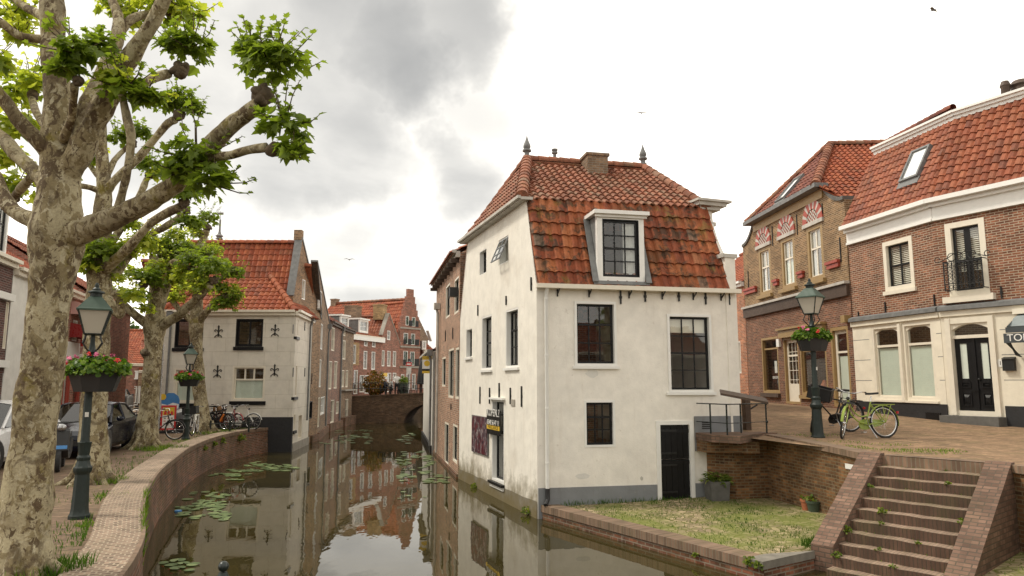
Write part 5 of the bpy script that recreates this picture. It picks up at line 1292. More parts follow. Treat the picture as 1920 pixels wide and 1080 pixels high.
bb = W_.box(-14, 440, 8, 530); q = MB(); q.lb(W_, bb[0], bb[2], e1 + .1, e1 + 1.9, -1.5, -.1); dmr = q.build('dormer', M['white'], l1); window(dmr, W_, (bb[0], e1 + .1, bb[2], e1 + 1.9), 'white', 'black', .1, .05, (2, 2), .03, 0, proud=.03, name='dormer_window')
W_ = Wall(at_(.65), at_(2.6))
l2, W_, _ = house('white_house', 'narrow white rendered house half hidden by the nearest tree', at_(.65)[:2], at_(2.6)[:2], 1.0, 6.4, 8.4, 'plaster_far', 'tile_red', 8, 'side', [((52, 560, 66, 640), dict(grid=(2, 2)))], GL)
W_ = Wall(at_(2.65), at_(9.4)); 
l3, W_, r3 = house('shop_house', 'shop house with red shopfront and pink awnings behind the second tree', at_(2.65)[:2], at_(9.4)[:2], 1.0, W_.px(140, 552)[1], W_.px(140, 552)[1] + 2.4, 'brick_red', 'tile_new', 8, 'side', [((136, 600, 145, 640), dict(frame='white')), ((155, 608, 162, 632), dict(frame='white', sash='redpaint')), ((100, 605, 112, 640), dict(frame='white')),
    ((115, 692, 131, 762), dict(frame='redpaint', sash='redpaint', curtain=('curtain', 0, 1, 0, .9, 'curtain'), back=False, grid=(2, 1))), ((137, 700, 150, 762), dict(frame='redpaint', sash='redpaint', kind='door', grid=(1, 2)))], GL)
for (b, mt, nm) in (((133, 568, 155, 592), 'pink', 'awning'), ((131, 607, 147, 634), 'bike_red', 'awning')):
    bb = W_.box(*b); q = MB(); N = 6
    for k in range(N):
        a0_, a1_ = math.pi / 2 * k / N, math.pi / 2 * (k + 1) / N; h_ = bb[3] - bb[1]
        q.face([W_.pt(bb[0], bb[1] + h_ * math.sin(a0_), .7 * math.cos(a0_)), W_.pt(bb[2], bb[1] + h_ * math.sin(a0_), .7 * math.cos(a0_)), W_.pt(bb[2], bb[1] + h_ * math.sin(a1_), .7 * math.cos(a1_)), W_.pt(bb[0], bb[1] + h_ * math.sin(a1_), .7 * math.cos(a1_))])
    for s_ in (bb[0], bb[2]): q.face([W_.pt(s_, bb[1], 0)] + [W_.pt(s_, bb[1] + h_ * math.sin(math.pi / 2 * k / N), .7 * math.cos(math.pi / 2 * k / N)) for k in range(N + 1)])
    q.build(nm, M[mt], l3)
q = MB(); bb = W_.box(96, 640, 152, 690); q.lb(W_, bb[0], bb[2], bb[1], bb[3], .003, .05); q.build('white_fascia', M['plaster_far'], l3)
sp = W_.pt(W_.px(146, 650)[0], 0, 0); Wt = Wall(sp + V((.1, -.02, 0)), sp + V((.85, .02, 0))); z0_, z1_ = Wt.px(146, 650)[1], Wt.px(146, 635)[1]
hs = thing('hanging_sign', 'red hanging shop sign with cream figure above a tan panel', 'sign', Wt.pt(.3, z0_)); q = MB(); q.lb(Wt, 0, Wt.L, z0_, z1_, -.04, 0); q.build('red_panel', M['red'], hs)
q = MB(); q.lb(Wt, 0, Wt.L, z0_ - .28, z0_ - .02, -.04, 0); q.build('tan_panel', M['pink'], hs)
q = MB(); zc_ = (z0_ + z1_) / 2; q.prism([Wt.pt(x, z, .002) for x, z in ((.12, z0_ + .04), (.62, z0_ + .04), (.5, zc_ - .02), (.38, zc_ - .03), (.32, zc_ + .12), (.2, zc_ + .1), (.16, zc_ - .03))], Wt.N * .006); q.build('figure', M['cream'], hs)
q = MB(); q.tube([Wt.pt(-.12, z1_ + .05, -.02), Wt.pt(Wt.L, z1_ + .05, -.02)], .02, 5); q.build('bracket', M['iron'], hs)
W_ = Wall(at_(9.45), at_(16.5))
l4, W_, _ = house('brick_house', 'red brick house with tall grey dormer further down the left street', at_(9.45)[:2], at_(16.5)[:2], 1.0, 6.6, 9.2, 'brick_red', 'tile_red', 8, 'side', [((170, 600, 177, 640), dict(frame='white')), ((196, 620, 201, 655), dict(frame='white')), ((172, 690, 181, 745), dict(kind='door', frame='white', grid=(1, 2)))], GL)
W_ = Wall((-36.5, 57), (-32.9, 64.5))
l5, W_, _ = house('brick_house', 'small red brick house with steep orange roof at the end of the left street', (-36.5, 57), (-32.9, 64.5), 1.0, 4.6, 7.2, 'brick_red', 'tile_new', 7, 'side', [((204, 697, 209, 722), dict(frame='white')), ((212, 725, 217, 750), dict(frame='white')), ((206, 728, 209, 750), dict(frame='white'))], GL)
W_ = Wall((-33.2, 63.5), (-28.6, 66.0))
l6, W_, _ = house('gabled_house', 'grey brown house with grey gable edge and dormer at the end of the left street', (-33.2, 63.5), (-28.2, 66.0), 1.0, 4.0, 6.9, 'brick_tan', 'tile_red', 8, 'side', [((243, 724, 248, 756), dict(frame='white')), ((251, 724, 256, 756), dict(frame='white')), ((258.5, 724, 262.5, 756), dict(frame='white')), ((231, 728, 236, 760), dict(frame='white', kind='door'))], GL)
bb = W_.box(247, 695, 259, 711); q = MB(); q.lb(W_, bb[0], bb[2], bb[1], bb[3], -1.4, .0); dmr = q.build('dormer', M['white'], l6); window(dmr, W_, bb, 'white', 'white', .1, .05, (3, 1), .05, 0, proud=.05, name='dormer_window')
W_ = Wall((-28.3, 62.5), (-25, 63))
l7, W_, _ = house('white_house', 'pale narrow house with tall windows at the corner of the left street', (-27.9, 61.5), (-24, 62), 1.0, 5.3, 7.0, 'plaster_far', 'tile_red', 8, 'side', [((264, 694, 268, 716), dict(frame='white')), ((263.5, 726, 267, 747), dict(frame='white'))], GL)
W_ = Wall((-45, 75), (-25, 77))
l8, W_, _ = house('brick_house', 'long orange roofed house behind the end of the left street', (-41, 70), (-27, 74), 1.0, 5.8, 8.4, 'brick_red', 'tile_new', 8, 'side', [((225, 690, 229, 705), dict(frame='white'))], GL)
# ---------------------------------------------------------------- right side of the street
B4 = V((10.78, 32.6, 0)); B3 = V((11.43, 23.8, 0)); Q1 = V((12.21, 20.1, 0)); Q0 = Q1 + V((.495, -.868, 0)) * 6.2
GR = 'brick houses along the right side of the street'
# yellow brick house with arched windows
Wg = Wall(B4, B3); L = Wg.L
zE = Wg.px(1470, 392)[1]
RA = atY(1556, 272, 28.3); ed_ = V((8, -.6, 0)); nrm_ = ed_.cross(RA - Wg.pt(L - 1.3, zE + .1, .3))
def zplane(q): return RA.z - ((q.x - RA.x) * nrm_.x + (q.y - RA.y) * nrm_.y) / nrm_.z
zS = zplane(Wg.pt(L - .1, 0, -.2))
gh = thing('yellow_brick_house', 'yellow brick house with red arched windows and ochre shopfront behind the lamp', 'house', (B4.x, B4.y, 2.1), 0, GR)
up = [(1422, 462, 1447, 553), (1466, 444, 1490, 541), (1514, 422, 1543.5, 526)]
ub = [Wg.box(*b) for b in up]; zt_ = sum(b[3] for b in ub) / 3; zb_ = sum(b[1] for b in ub) / 3; wd_ = sum(b[2] - b[0] for b in ub) / 3
cs = [(b[0] + b[2]) / 2 for b in ub]
ub = [(c - wd_ / 2, zb_, c + wd_ / 2, zt_) for c in cs]
zband = (Wg.px(1410, 578)[1] + Wg.px(1590, 532)[1]) / 2
gb = {'w': Wg.box(1429, 632, 1460, 737), 'd1': Wg.box(1471, 632, 1499, 764), 'sw': Wg.box(1501, 640, 1551, 741), 'd2': Wg.box(1560, 612, 1594, 762)}
for k in ('d1', 'd2'):
    b = gb[k]; gb[k] = (b[0], 2.16, b[2], b[3])
gb['sw'] = (gb['sw'][0], gb['sw'][1], gb['sw'][2], gb['d1'][3])
cv = [(k / 8 * 1.35, zS + (zE - zS) * (k / 8) ** 2.2) for k in range(9)]
ol = [(0, zband), (L, zband)] + [(L - a, z) for a, z in cv] + [(a, z) for a, z in reversed(cv)]
mb = MB(); Wg.solid(mb, ol, ub, .3); mb.build('upper_wall', M['brick_gold'], gh)
mb = MB(); Wg.solid(mb, [(0, 1.5), (L, 1.5), (L, zband - .003), (0, zband - .003)], list(gb.values()), .3); mb.build('lower_wall', M['brick_shop_low'], gh)
q = MB(); q.lb(Wg, 0, L, zband - .40, zband + .0, .003, .12); q.build('fascia', M['wood_dark'], gh)
q = MB(); q.lb(Wg, -.02, L + .02, zband + .003, zband + .1, .003, .2); q.build('stone_band', M['stone_weathered'], gh)
q = MB(); q.lb(Wg, 1.35, L - 1.35, zE - .34, zE + .0, .003, .06); q.build('ochre_frieze', M['ochre'], gh)
q = MB(); q.lb(Wg, 1.1, L - 1.15, zE + .003, zE + .16, -.1, .42); q.build('gutter', M['lead'], gh)
for sgn in (0, 1):
    q = MB(); pts = [(L - a, z) if sgn else (a, z) for a, z in cv]
    for (a, b) in zip(pts, pts[1:]): bevel_coping(q, Wg, a, b, .42, .13, .06)
    q.build('scroll_coping', M['concrete'], gh)
for i, (c, b) in enumerate(zip(cs, ub)):
    window(gh, Wg, b, 'ochre', 'cream', .16, .05, (2, 1), .07, .04, sill='ochre', sillh=.14, sillw=.12, sillp=.14, trans=(.60,), curtain=('curtain', 0, .32 if i != 1 else 1, 0, .58, 'frosted' if i == 1 else 'curtain'), back=False)
    q = MB(); bt = b[1] + (b[3] - b[1]) * .62; q.lb(Wg, b[0] + .2, b[2] - .2, bt, b[3] - .2, -.125, -.118); q.build('leaded_blind', M['stone'], gh)
    q = MB(); q.lb(Wg, b[0] - .16, b[2] + .16, b[3] + .003, b[3] + .15, .003, .08); q.build('stone_lintel', M['stone_weathered'], gh)
    R0 = wd_ / 2 + .14; zc_ = b[3] + .155; qr = MB(); N = 13; brk = [0]
    for k in range(N): brk.append(brk[-1] + (1.0 if k % 2 == 0 else .55))
    for k in range(N):
        a0_, a1_ = math.pi * brk[k] / brk[-1], math.pi * brk[k + 1] / brk[-1]
        f = lambda a, r: Wg.pt(c + r * math.cos(a), zc_ + r * math.sin(a) * 1.08, .003)
        qr.prism([f(a0_, R0 - .3), f(a0_, R0 + .02), f(a1_, R0 + .02), f(a1_, R0 - .3)], Wg.N * .05, m=k % 2)
    ri = R0 - .31; nn_ = 9
    for iy in range(5):
        for ix in range(nn_):
            x = c - ri + (ix + .5) * 2 * ri / nn_; z = zc_ + (iy + .5) * ri / 5
            if (x - c) ** 2 + (z - zc_) ** 2 < (ri * .97) ** 2: h2_ = ri / nn_ * .98; qr.lb(Wg, x - h2_, x + h2_, z - ri / 10 * .98, z + ri / 10 * .98, .003, .025 + .02 * ((ix + iy) % 2), (ix + iy) % 2)
    qr.build('arch_tympanum', [M['redpaint'], M['stone_weathered']], gh)
for (a, b) in ((0.1, ub[0][0] - .3), (ub[0][2] + .3, ub[1][0] - .3), (ub[1][2] + .3, ub[2][0] - .3), (ub[2][2] + .3, L - .5)):
    q = MB(); q.lb(Wg, a, b, zb_ + .25, zb_ + .4, .003, .09); q.lb(Wg, a - .04, b + .04, zb_ + .403, zb_ + .5, .003, .14); q.build('red_ledge', M['redpaint'], gh)
anchors(gh, Wg, [(1448, 424, 462), (1494, 403, 441), (1542, 382, 416), (1575, 445, 492), (1403, 508, 545)])
window(gh, Wg, gb['w'], 'ochre', 'ochre', .10, .03, (1, 1), .03, .05, sill='wood_dark', trans=(.82,), sillh=.16, sillp=.12)
pw = window(gh, Wg, gb['sw'], 'ochre', 'ochre', .10, .04, (1, 1), .03, .05, sill='ochre', trans=(.76,), sillh=.14, sillp=.1)
w1 = window(gh, Wg, gb['d1'], 'ochre', 'cream', .09, .12, (3, 6), .02, .08, name='door', trans=(.74,))
q = MB(); b = gb['d1']; q.lb(Wg, b[0] + .12, b[2] - .12, 2.2, 2.95, -.14, -.105); q.build('door_panel', M['cream'], w1)
w2 = window(gh, Wg, gb['d2'], 'ochre', 'cream', .12, .12, (1, 1), .02, .08, name='door', trans=(.70,), curtain=('blind', 0, 1, 0, .66, 'frosted'))
q = MB(); b = gb['d1']; q.lb(Wg, b[0] - .1, gb['sw'][2] + .1, b[3] + .003, b[3] + .3, .003, .16); q.lb(Wg, b[0] - .16, gb['sw'][2] + .16, b[3] + .303, b[3] + .38, .003, .24); q.build('shop_cornice', M['ochre'], gh)
s, z = Wg.px(1450, 708); text('window_lettering', 'SINGER', .16, M['cable'], gh, wallM(Wg, s + .02, z, -.085), .002)
for (u, v, w, h) in ((1450, 688, .24, .5), (1456, 691, .16, .35)):
    s, z = Wg.px(u, v); q = MB(); q.lb(Wg, s - w / 2, s + w / 2, z - h / 2, z + h / 2, -.12, -.112); q.build('paper_notice', M['white'], gh)
s, z = Wg.px(1462, 643); q = MB(); q.lb(Wg, s - .12, s + .12, z - .16, z + .16, .003, .1); q.build('alarm_box', M['white'], gh)
s, z = Wg.px(1592, 598); q = MB(); q.lb(Wg, s - .16, s + .1, z - .12, z + .12, .003, .22); q.build('wall_lamp', M['ochre'], gh)
s, z = Wg.px(1549, 733, -.35); q = MB(); q.lathe(Wg.pt(s, gb['sw'][1] + .12, -.34), [(.08, 0), (.16, .12), (.17, .24), (.09, .4), (.1, .44)], 10); q.build('window_vase', M['terracotta'], gh, smooth=40)
RE = RA + V((8, -.6, 0))
Ha, Hb = Wg.pt(1.3, zE + .1, .3), Wg.pt(L - 1.3, zE + .1, .3)
rf = MB(); tiles(rf, [Ha, Hb, RA], .25, .32, 6); hipr = rf.build('front_hip_roof', M['tile_dark'], gh, smooth=38)
N1 = Wg.pt(L - .1, zS, -.2); N2 = N1 + V((8, -.6, 0))
rf = MB(); tiles(rf, [N1, N2, RE, RA, Hb], .22, .28, 7, .03, .05)
F1 = Wg.pt(.1, zS + .05, -.2); F2 = F1 + V((8, -.6, 0)); tiles(rf, [F2, F1, Wg.pt(1.25, zE, -.2), RA, RE], .27, .36, 4)
side = rf.build('side_roof', M['tile_new'], gh, smooth=38)
mb = MB(); ridge(mb, RA, RE, .14); ridge(mb, Hb, RA, .16, .3); ridge(mb, Ha, RA, .14); mb.build('ridge_tiles', M['tile_upper'], side, smooth=40)
mb = MB(); shell(mb, [Wg.pt(L, 0, -.3), Wg.pt(L, 0, -8), Wg.pt(0, 0, -8), Wg.pt(0, 0, -.3)], 1.5, zS); mb.build('side_wall', M['brick_gold'], gh)
def onplane(u, v, O, n):
    r = ray(u, v); return CAM + r * ((O - CAM).dot(n) / r.dot(n))
def skylight(parent, quad, O, e, mt='lead'):
    """quad: four pixel corners (tl,tr,br,bl) put on the roof plane through O with eave direction e and up vector w"""
    e, w = e; n = e.cross(w).normalized(); n = n if n.z > 0 else -n
    P = [onplane(u, v, O + n * .1, n) for u, v in quad]; c = sum(P, V((0, 0, 0))) / 4
    hw = ((P[1] - P[0]).dot(e) + (P[2] - P[3]).dot(e)) / 4; hh = ((P[0] - P[3]).dot(w) + (P[1] - P[2]).dot(w)) / 4
    o = c - e * hw - w * hh; q = MB()
    if hw < 0: e, hw = -e, -hw; o = c - e * hw - w * hh
    t = .07
    for a, b, x, y in ((0, 0, 2 * hw, t), (0, 2 * hh - t, 2 * hw, t), (0, t, t, 2 * hh - 2 * t), (2 * hw - t, t, t, 2 * hh - 2 * t)): q.obox(o + e * a + w * b - n * .1, e * x, w * y, n * .14)
    f = q.build('skylight', M[mt], parent); q = MB(); a = o + e * t + w * t; x = e * (2 * hw - 2 * t); y = w * (2 * hh - 2 * t)
    q.face([a, a + x, a + x + y, a + y]); q.build('pane', M['skyglass'], f); q = MB(); q.obox(o - n * .12 - w * .22 - e * .05, e * (2 * hw + .1), w * .24, n * .09); q.build('lead_apron', M[mt], f)
m, t = mat('skylight_glass'); out(t, nd(t, 'ShaderNodeMixShader', None, i0=.75, i1=nd(t, 'ShaderNodeBsdfPrincipled', None, Base_Color=(.5, .52, .5), Roughness=.3), i2=nd(t, 'ShaderNodeBsdfGlossy', None, Color=(.95, .95, .95), Roughness=.03))); M['skyglass'] = m
eh = (Hb - Ha).normalized(); nh = eh.cross(RA - Ha).normalized(); nh = nh if nh.z > 0 else -nh; wh_ = nh.cross(eh); wh_ = wh_ if wh_.z > 0 else -wh_
skylight(hipr, [(1481, 339), (1493, 337), (1478, 366), (1466, 372)], Ha, (eh, wh_))
# brown brick shop house, two wall planes meeting at a slight bend
sh_ = thing('shop_house', 'brown brick house with cream shopfront, black double door and iron balcony rail', 'house', (Q1.x, Q1.y, 1.9), 0, GR)
S1 = Wall(B3 + V((.02, -.06, 0)), Q1); S2 = Wall(Q1, Q0)
zC = 8.12; zBk = (S1.px(1625, 604)[1] + S2.px(1900, 570)[1]) / 2
b1 = S1.box(1657.5, 448, 1713, 543); bf = S2.box(1776, 413, 1851, 554)
for W, bx in ((S1, [b1]), (S2, [bf])):
    mb = MB(); W.solid(mb, [(0, zBk), (W.L, zBk), (W.L, zC), (0, zC)], bx, .3); mb.build('brick_wall', M['brick_shop'], sh_)
s1b = S1.box(1640, 609, 1693, 749); s2b = S1.box(1698, 604, 1756, 751)
zt2 = (s1b[3] + s2b[3]) / 2; zb2 = (s1b[1] + s2b[1]) / 2
s1b = (s1b[0], zb2, s1b[2], zt2); s2b = (s2b[0], zb2, min(s2b[2], S1.L - .1), zt2)
db_ = S2.box(1781, 594, 1873, 779); zpl = zb2 - .08
mb = MB(); S1.solid(mb, [(0, 1.5), (S1.L, 1.5), (S1.L, zBk - .003), (0, zBk - .003)], [s1b, s2b], .28, d=.05); mb.build('cream_front', M['cream_block'], sh_)
mb = MB(); S2.solid(mb, [(0.0, 1.5), (S2.L, 1.5), (S2.L, zBk - .003), (0.0, zBk - .003)], [db_], .28, d=.05); mb.build('cream_front', M['cream_block'], sh_)
gv = MB()
for W, rng in ((S1, [(0, s1b[0] - .12), (s2b[2] + .12, W.L if False else S1.L)]), (S2, [(0, db_[0] - .1), (db_[2] + .12, S2.L)])):
    for (x0, x1) in rng:
        if x1 - x0 < .1: continue
        z = zpl + .66
        while z < zBk - .2: gv.lb(W, x0, x1, z, z + .018, .045, .0525); z += .66
kind(gv.build('joint_lines', M['lead'], sh_), 'stuff')
mb = MB(); mb.lb(S1, 0, S1.L + .03, 1.5, zpl - .003, .052, .085); mb.build('black_plinth', M['plinth_black'], sh_)
mb = MB(); mb.lb(S2, db_[2] + .1, S2.L, 1.5, zpl - .003, .052, .085); mb.build('black_plinth', M['plinth_black'], sh_)
q = MB(); bb = S1.box(1741, 766, 1775, 790); q.lb(S1, bb[0], S1.L - .2, 1.95, zpl - .25, .087, .1); q.build('cellar_hatch', M['black'], sh_)
for W in (S1, S2):
    q = MB(); q.lb(W, .0, W.L, zBk + .003, zBk + .1, .003, .2); q.obox(W.pt(0, zBk + .1, .18), W.D * W.L, -W.N * .17 + V((0, 0, .06)), V((0, 0, .02))); q.build('lead_strip', M['lead'], sh_)
    q = MB(); q.lb(W, 0, W.L, zBk - .16, zBk - .006, .053, .12); q.build('shop_cornice', M['cream_block'], sh_)
op = dict(frame='cream', sash='cream', fw=.09, sw=.045, grid=(1, 1), rec=.0, arch=.16, trans=(.74,), sill='cream', sillp=.12, sillh=.07, curtain=('blind', 0, 1, 0, .72, 'frosted'), proud=.05)
window(sh_, S1, s1b, **op); window(sh_, S1, s2b, **op)
q = MB(); q.lb(S1, (s1b[2]), s2b[0], zb2 - .06, zt2 + .0, .0525, .13); q.build('mullion_post', M['cream'], sh_)
window(sh_, S1, b1, 'cream', 'black', .13, .05, (2, 2), .05, .06, sill='cream', sillh=.12, curtain=('slat_blind', 0, 1, 0, 1, 'slat'), proud=.02)
fr = window(sh_, S2, bf, 'cream', 'black', .15, .06, (2, 1), .16, .06, sill='cream', sillh=.18, sillp=.16, sillw=.14, trans=(.46,), curtain=('slat_blind', 0, 1, .28, 1, 'slat'), proud=.02, name='french_window')
def arc(W, c, z, r, a0, a1, d, n=8): return [W.pt(c + r * math.cos(R_(a0 + (a1 - a0) * k / n)), z + r * math.sin(R_(a0 + (a1 - a0) * k / n)), d) for k in range(n + 1)]
x0, x1 = bf[0] + .02, bf[2] - .02; zr0 = bf[1] + .16; zr1 = bf[1] + (bf[3] - bf[1]) * .46
q = MB(); D = .26
for z in (zr0, zr0 + .18, zr1 - .16, zr1): q.tube([S2.pt(x0, z, D), S2.pt(x1, z, D)], .014, 5)
for x in (x0, x1):
    q.tube([S2.pt(x, zr0, D), S2.pt(x, zr1 + .02, D)], .018, 5); q.tube([S2.pt(x, zr1, D), S2.pt(x, zr1, .02)], .014, 5); q.tube([S2.pt(x, zr0, D), S2.pt(x, zr0, .02)], .014, 5)
n = 9
for k in range(n + 1):
    x = x0 + (x1 - x0) * k / n; q.tube([S2.pt(x, zr0, D), S2.pt(x, zr1, D)], .012, 5)
    if k < n:
        xm_ = x + (x1 - x0) / n / 2; rr_ = (x1 - x0) / n / 2 * .92
        for zc_ in (zr0 + .09, zr1 - .08): q.tube(arc(S2, xm_, zc_, rr_ * .9, 0, 360, D), .009, 4)
        for j in range(4):
            za = zr0 + .2 + (zr1 - zr0 - .38) * j / 4; zb3 = za + (zr1 - zr0 - .38) / 4
            q.tube([S2.pt(x, za, D), S2.pt(xm_, (za + zb3) / 2, D), S2.pt(x, zb3, D)], .008, 4); q.tube([S2.pt(x + 2 * rr_, za, D), S2.pt(xm_, (za + zb3) / 2, D), S2.pt(x + 2 * rr_, zb3, D)], .008, 4)
c = (x0 + x1) / 2
for sg in (-1, 1):
    q.tube([S2.pt(c + sg * .62, zr1 + .02, D), S2.pt(c + sg * .35, zr1 + .12, D), S2.pt(c + sg * .12, zr1 + .26, D), S2.pt(c, zr1 + .18, D)], .012, 5)
    q.tube(arc(S2, c + sg * .27, zr1 + .12, .11, 0, 320, D), .012, 5); q.tube(arc(S2, c + sg * .08, zr1 + .1, .07, 0, 360, D), .01, 5); q.tube(arc(S2, c + sg * .66, zr1 + .09, .075, 0, 320, D), .012, 5)
q.build('balcony_rail', M['iron'], fr)
# double door
f = MB(); b = db_; f.lb(S2, b[0], b[0] + .14, b[1], b[3], -.14, .11); f.lb(S2, b[2] - .14, b[2], b[1], b[3], -.14, .11); f.lb(S2, b[0] + .14, b[2] - .14, b[3] - .16, b[3], -.14, .09)
f.lb(S2, b[0] + .14, b[2] - .14, b[1], b[1] + .12, -.14, .05)
a0, a1 = b[0] + .14, b[2] - .14; ztr = b[1] + (b[3] - b[1]) * .785
f.lb(S2, a0, a1, ztr, ztr + .09, -.14, .0); N = 8; zt_ = b[3] - .16
for k in range(N):
    xa, xb = a0 + (a1 - a0) * k / N, a0 + (a1 - a0) * (k + 1) / N; h = lambda x: .02 + .16 * (2 * (x - a0) / (a1 - a0) - 1) ** 2
    f.prism([S2.pt(xa, zt_ + .002, -.12), S2.pt(xb, zt_ + .002, -.12), S2.pt(xb, zt_ - h(xb), -.12), S2.pt(xa, zt_ - h(xa), -.12)], S2.N * .16)
dr = f.build('door', M['cream'], sh_)
q = MB(); q.face([S2.pt(a0, ztr + .09, -.09), S2.pt(a1, ztr + .09, -.09), S2.pt(a1, zt_, -.09), S2.pt(a0, zt_, -.09)]); q.build('pane', M['glass'], dr)
zb3 = b[1] + .125; Hh = ztr - zb3; xm_ = (a0 + a1) / 2
for sg, (xa, xb) in enumerate(((a0, xm_ - .05), (xm_ + .05, a1))):
    q = MB(); st = .13
    q.lb(S2, xa, xb, zb3, zb3 + Hh * .40, -.12, -.07); q.lb(S2, xa, xa + st, zb3 + Hh * .4, ztr, -.12, -.07); q.lb(S2, xb - st, xb, zb3 + Hh * .4, ztr, -.12, -.07); q.lb(S2, xa + st, xb - st, ztr - .14, ztr, -.12, -.07); q.lb(S2, xa + st, xb - st, zb3 + Hh * .4, zb3 + Hh * .44, -.12, -.055)
    for (z0_, z1_) in ((zb3 + Hh * .06, zb3 + Hh * .25), (zb3 + Hh * .31, zb3 + Hh * .40)):
        bars(q, S2, xa + st * .7, z0_, xb - st * .7, z1_, .035, -.07, -.045)
        cx_, cz_ = (xa + xb) / 2, (z0_ + z1_) / 2; ww, hh = (xb - xa) / 2 - st * .7 - .05, (z1_ - z0_) / 2 - .05
        pts = [S2.pt(cx_ - ww, cz_ - hh, -.069), S2.pt(cx_ + ww, cz_ - hh, -.069), S2.pt(cx_ + ww, cz_ + hh, -.069), S2.pt(cx_ - ww, cz_ + hh, -.069)]; tp = [S2.pt(cx_ - ww * .5, cz_ - hh * .4, -.03), S2.pt(cx_ + ww * .5, cz_ - hh * .4, -.03), S2.pt(cx_ + ww * .5, cz_ + hh * .4, -.03), S2.pt(cx_ - ww * .5, cz_ + hh * .4, -.03)]
        q.face(tp)
        for i in range(4): q.face([pts[i], pts[(i + 1) % 4], tp[(i + 1) % 4], tp[i]])
    lf_ = q.build('door_leaf', M['black'], dr)
    q = MB(); q.lb(S2, xa + st, xb - st, zb3 + Hh * .44, ztr - .14, -.105, -.09); q.build('glazed_panel', M['frosted'], lf_)
q = MB(); q.lb(S2, xm_ - .05, xm_ + .05, zb3, ztr, -.12, -.04); q.lb(S2, xm_ - .07, xm_ + .07, zb3 + Hh * .27, zb3 + Hh * .3, -.05, -.01); q.build('meeting_stile', M['black'], dr)
q = MB(); q.ball(S2.pt(xm_ + .1, zb3 + Hh * .43, -.02), .035, 8, 6); q.build('knob', M['iron'], dr, smooth=True)
q = MB(); q.lb(S2, b[0] - .12, b[2] + .12, 1.5, b[1] - .01, .088, .5); q.build('stone_step', M['concrete'], sh_)
s, z = S2.px(1881, 681); q = MB(); q.lb(S2, s - .1, s + .1, z - .1, z + .1, .053, .065); npl = q.build('number_plate', M['white'], sh_)
text('house_number', '11', .15, M['black'], npl, wallM(S2, s, z, .067), .001)
s, z = S2.px(1896, 683); q = MB(); q.lb(S2, s - .14, s + .14, z - .17, z + .13, .053, .16); q.prism([S2.pt(s - .15, z + .133, .053), S2.pt(s - .15, z + .19, .053), S2.pt(s - .15, z + .133, .19)], S2.D * .3); q.build('letter_box', M['iron'], sh_)
anchors(sh_, S1, [(1660, 566, 586), (1610, 584, 602), (1752, 552, 574)]); anchors(sh_, S2, [(1877, 537, 560)])
# awning over the next shop window
s0 = S2.px(1884, 625, .6)[0]; zv = S2.px(1895, 643, .75)[1]; zu = S2.px(1895, 590, .1)[1]; xa, xb = S2.px(1889, 600)[0] + .30, S2.px(1889, 600)[0] + 2.3
q = MB(); q.lb(S2, xa - .08, xb, zu + .0, zu + .14, .053, .2); q.build('awning_box', M['cream'], sh_)
q = MB(); N = 8
aw = [(.06, zu), (.35, zu - .12), (.62, zu - .42), (.72, zv + .42)]
for (d0, z0_), (d1, z1_) in zip(aw, aw[1:]): q.face([S2.pt(xa, z1_, d1), S2.pt(xb, z1_, d1), S2.pt(xb, z0_, d0), S2.pt(xa, z0_, d0)])
q.face([S2.pt(xa, zu, .06), S2.pt(xa, zu - .12, .35), S2.pt(xa, zu - .42, .62), S2.pt(xa, zv + .42, .72), S2.pt(xa, zv + .42, .06)][::-1]); awn = q.build('awning', M['awning'], sh_)
q = MB(); q.lb(S2, xa - .02, xb, zv + .26, zv + .40, .70, .74); q.lb(S2, xa - .06, xb, zv, zv + .24, .73, .78); q.prism([S2.pt(xa - .05, zv + .2, .72), S2.pt(xa - .05, zv, .72), S2.pt(xa - .05, zv - .34, .06), S2.pt(xa - .05, zv - .3, .3)], S2.D * .05); q.build('valance', M['awning_dark'], awn)
text('awning_lettering', 'TOD', .25, M['white'], awn, wallM(S2, xa + .29, zv + .12, .783), .002)
# cornice, mansard roof
for W, ex in ((S1, 0), (S2, 0)):
    q = MB(); e0_, e1_ = (0, .05) if W is S1 else (-.05, 0)
    q.lb(W, -.0, W.L, zC - .42, zC - .1, .003, .06); q.lb(W, e0_, W.L + e1_, zC - .1, zC + .0, .003, .16); q.lb(W, e0_, W.L + e1_, zC + .003, zC + .13, -.1, .34); q.lb(W, 0, W.L, zC - .5, zC - .43, .003, .1); q.build('cornice', M['white'], sh_)
SB = 1.25; zT = (S1.px(1650, 280, -SB)[1] + S2.px(1900, 185, -SB)[1]) / 2 - .06
bis = (S1.N + S2.N).normalized()
def mans(W, s0, s1, e0, e1):
    return [W.pt(s0, zC + .1, .22), W.pt(s1, zC + .1, .22), W.pt(s1 + e1, zT, -SB), W.pt(s0 + e0, zT, -SB)]
bn = SB * math.tan(math.acos(S1.N.dot(S2.N)) / 2)
sgn = 1 if S1.D.cross(S2.D).z > 0 else -1
m1 = mans(S1, .0, S1.L, .05, -bn * -sgn * -1 if False else (bn if sgn < 0 else -bn)); m2 = mans(S2, 0, S2.L, (-bn if sgn < 0 else bn), 0)
rf = MB(); m1[1] += S1.D * .04; m1[2] += S1.D * .04; m2[0] -= S2.D * .04; m2[3] -= S2.D * .04; tiles(rf, m1, .205, .27, 8, .030, .045); tiles(rf, m2, .205, .27, 8, .030, .045); mr = rf.build('mansard_roof', M['tile_red'], sh_, smooth=38)
mb = MB()
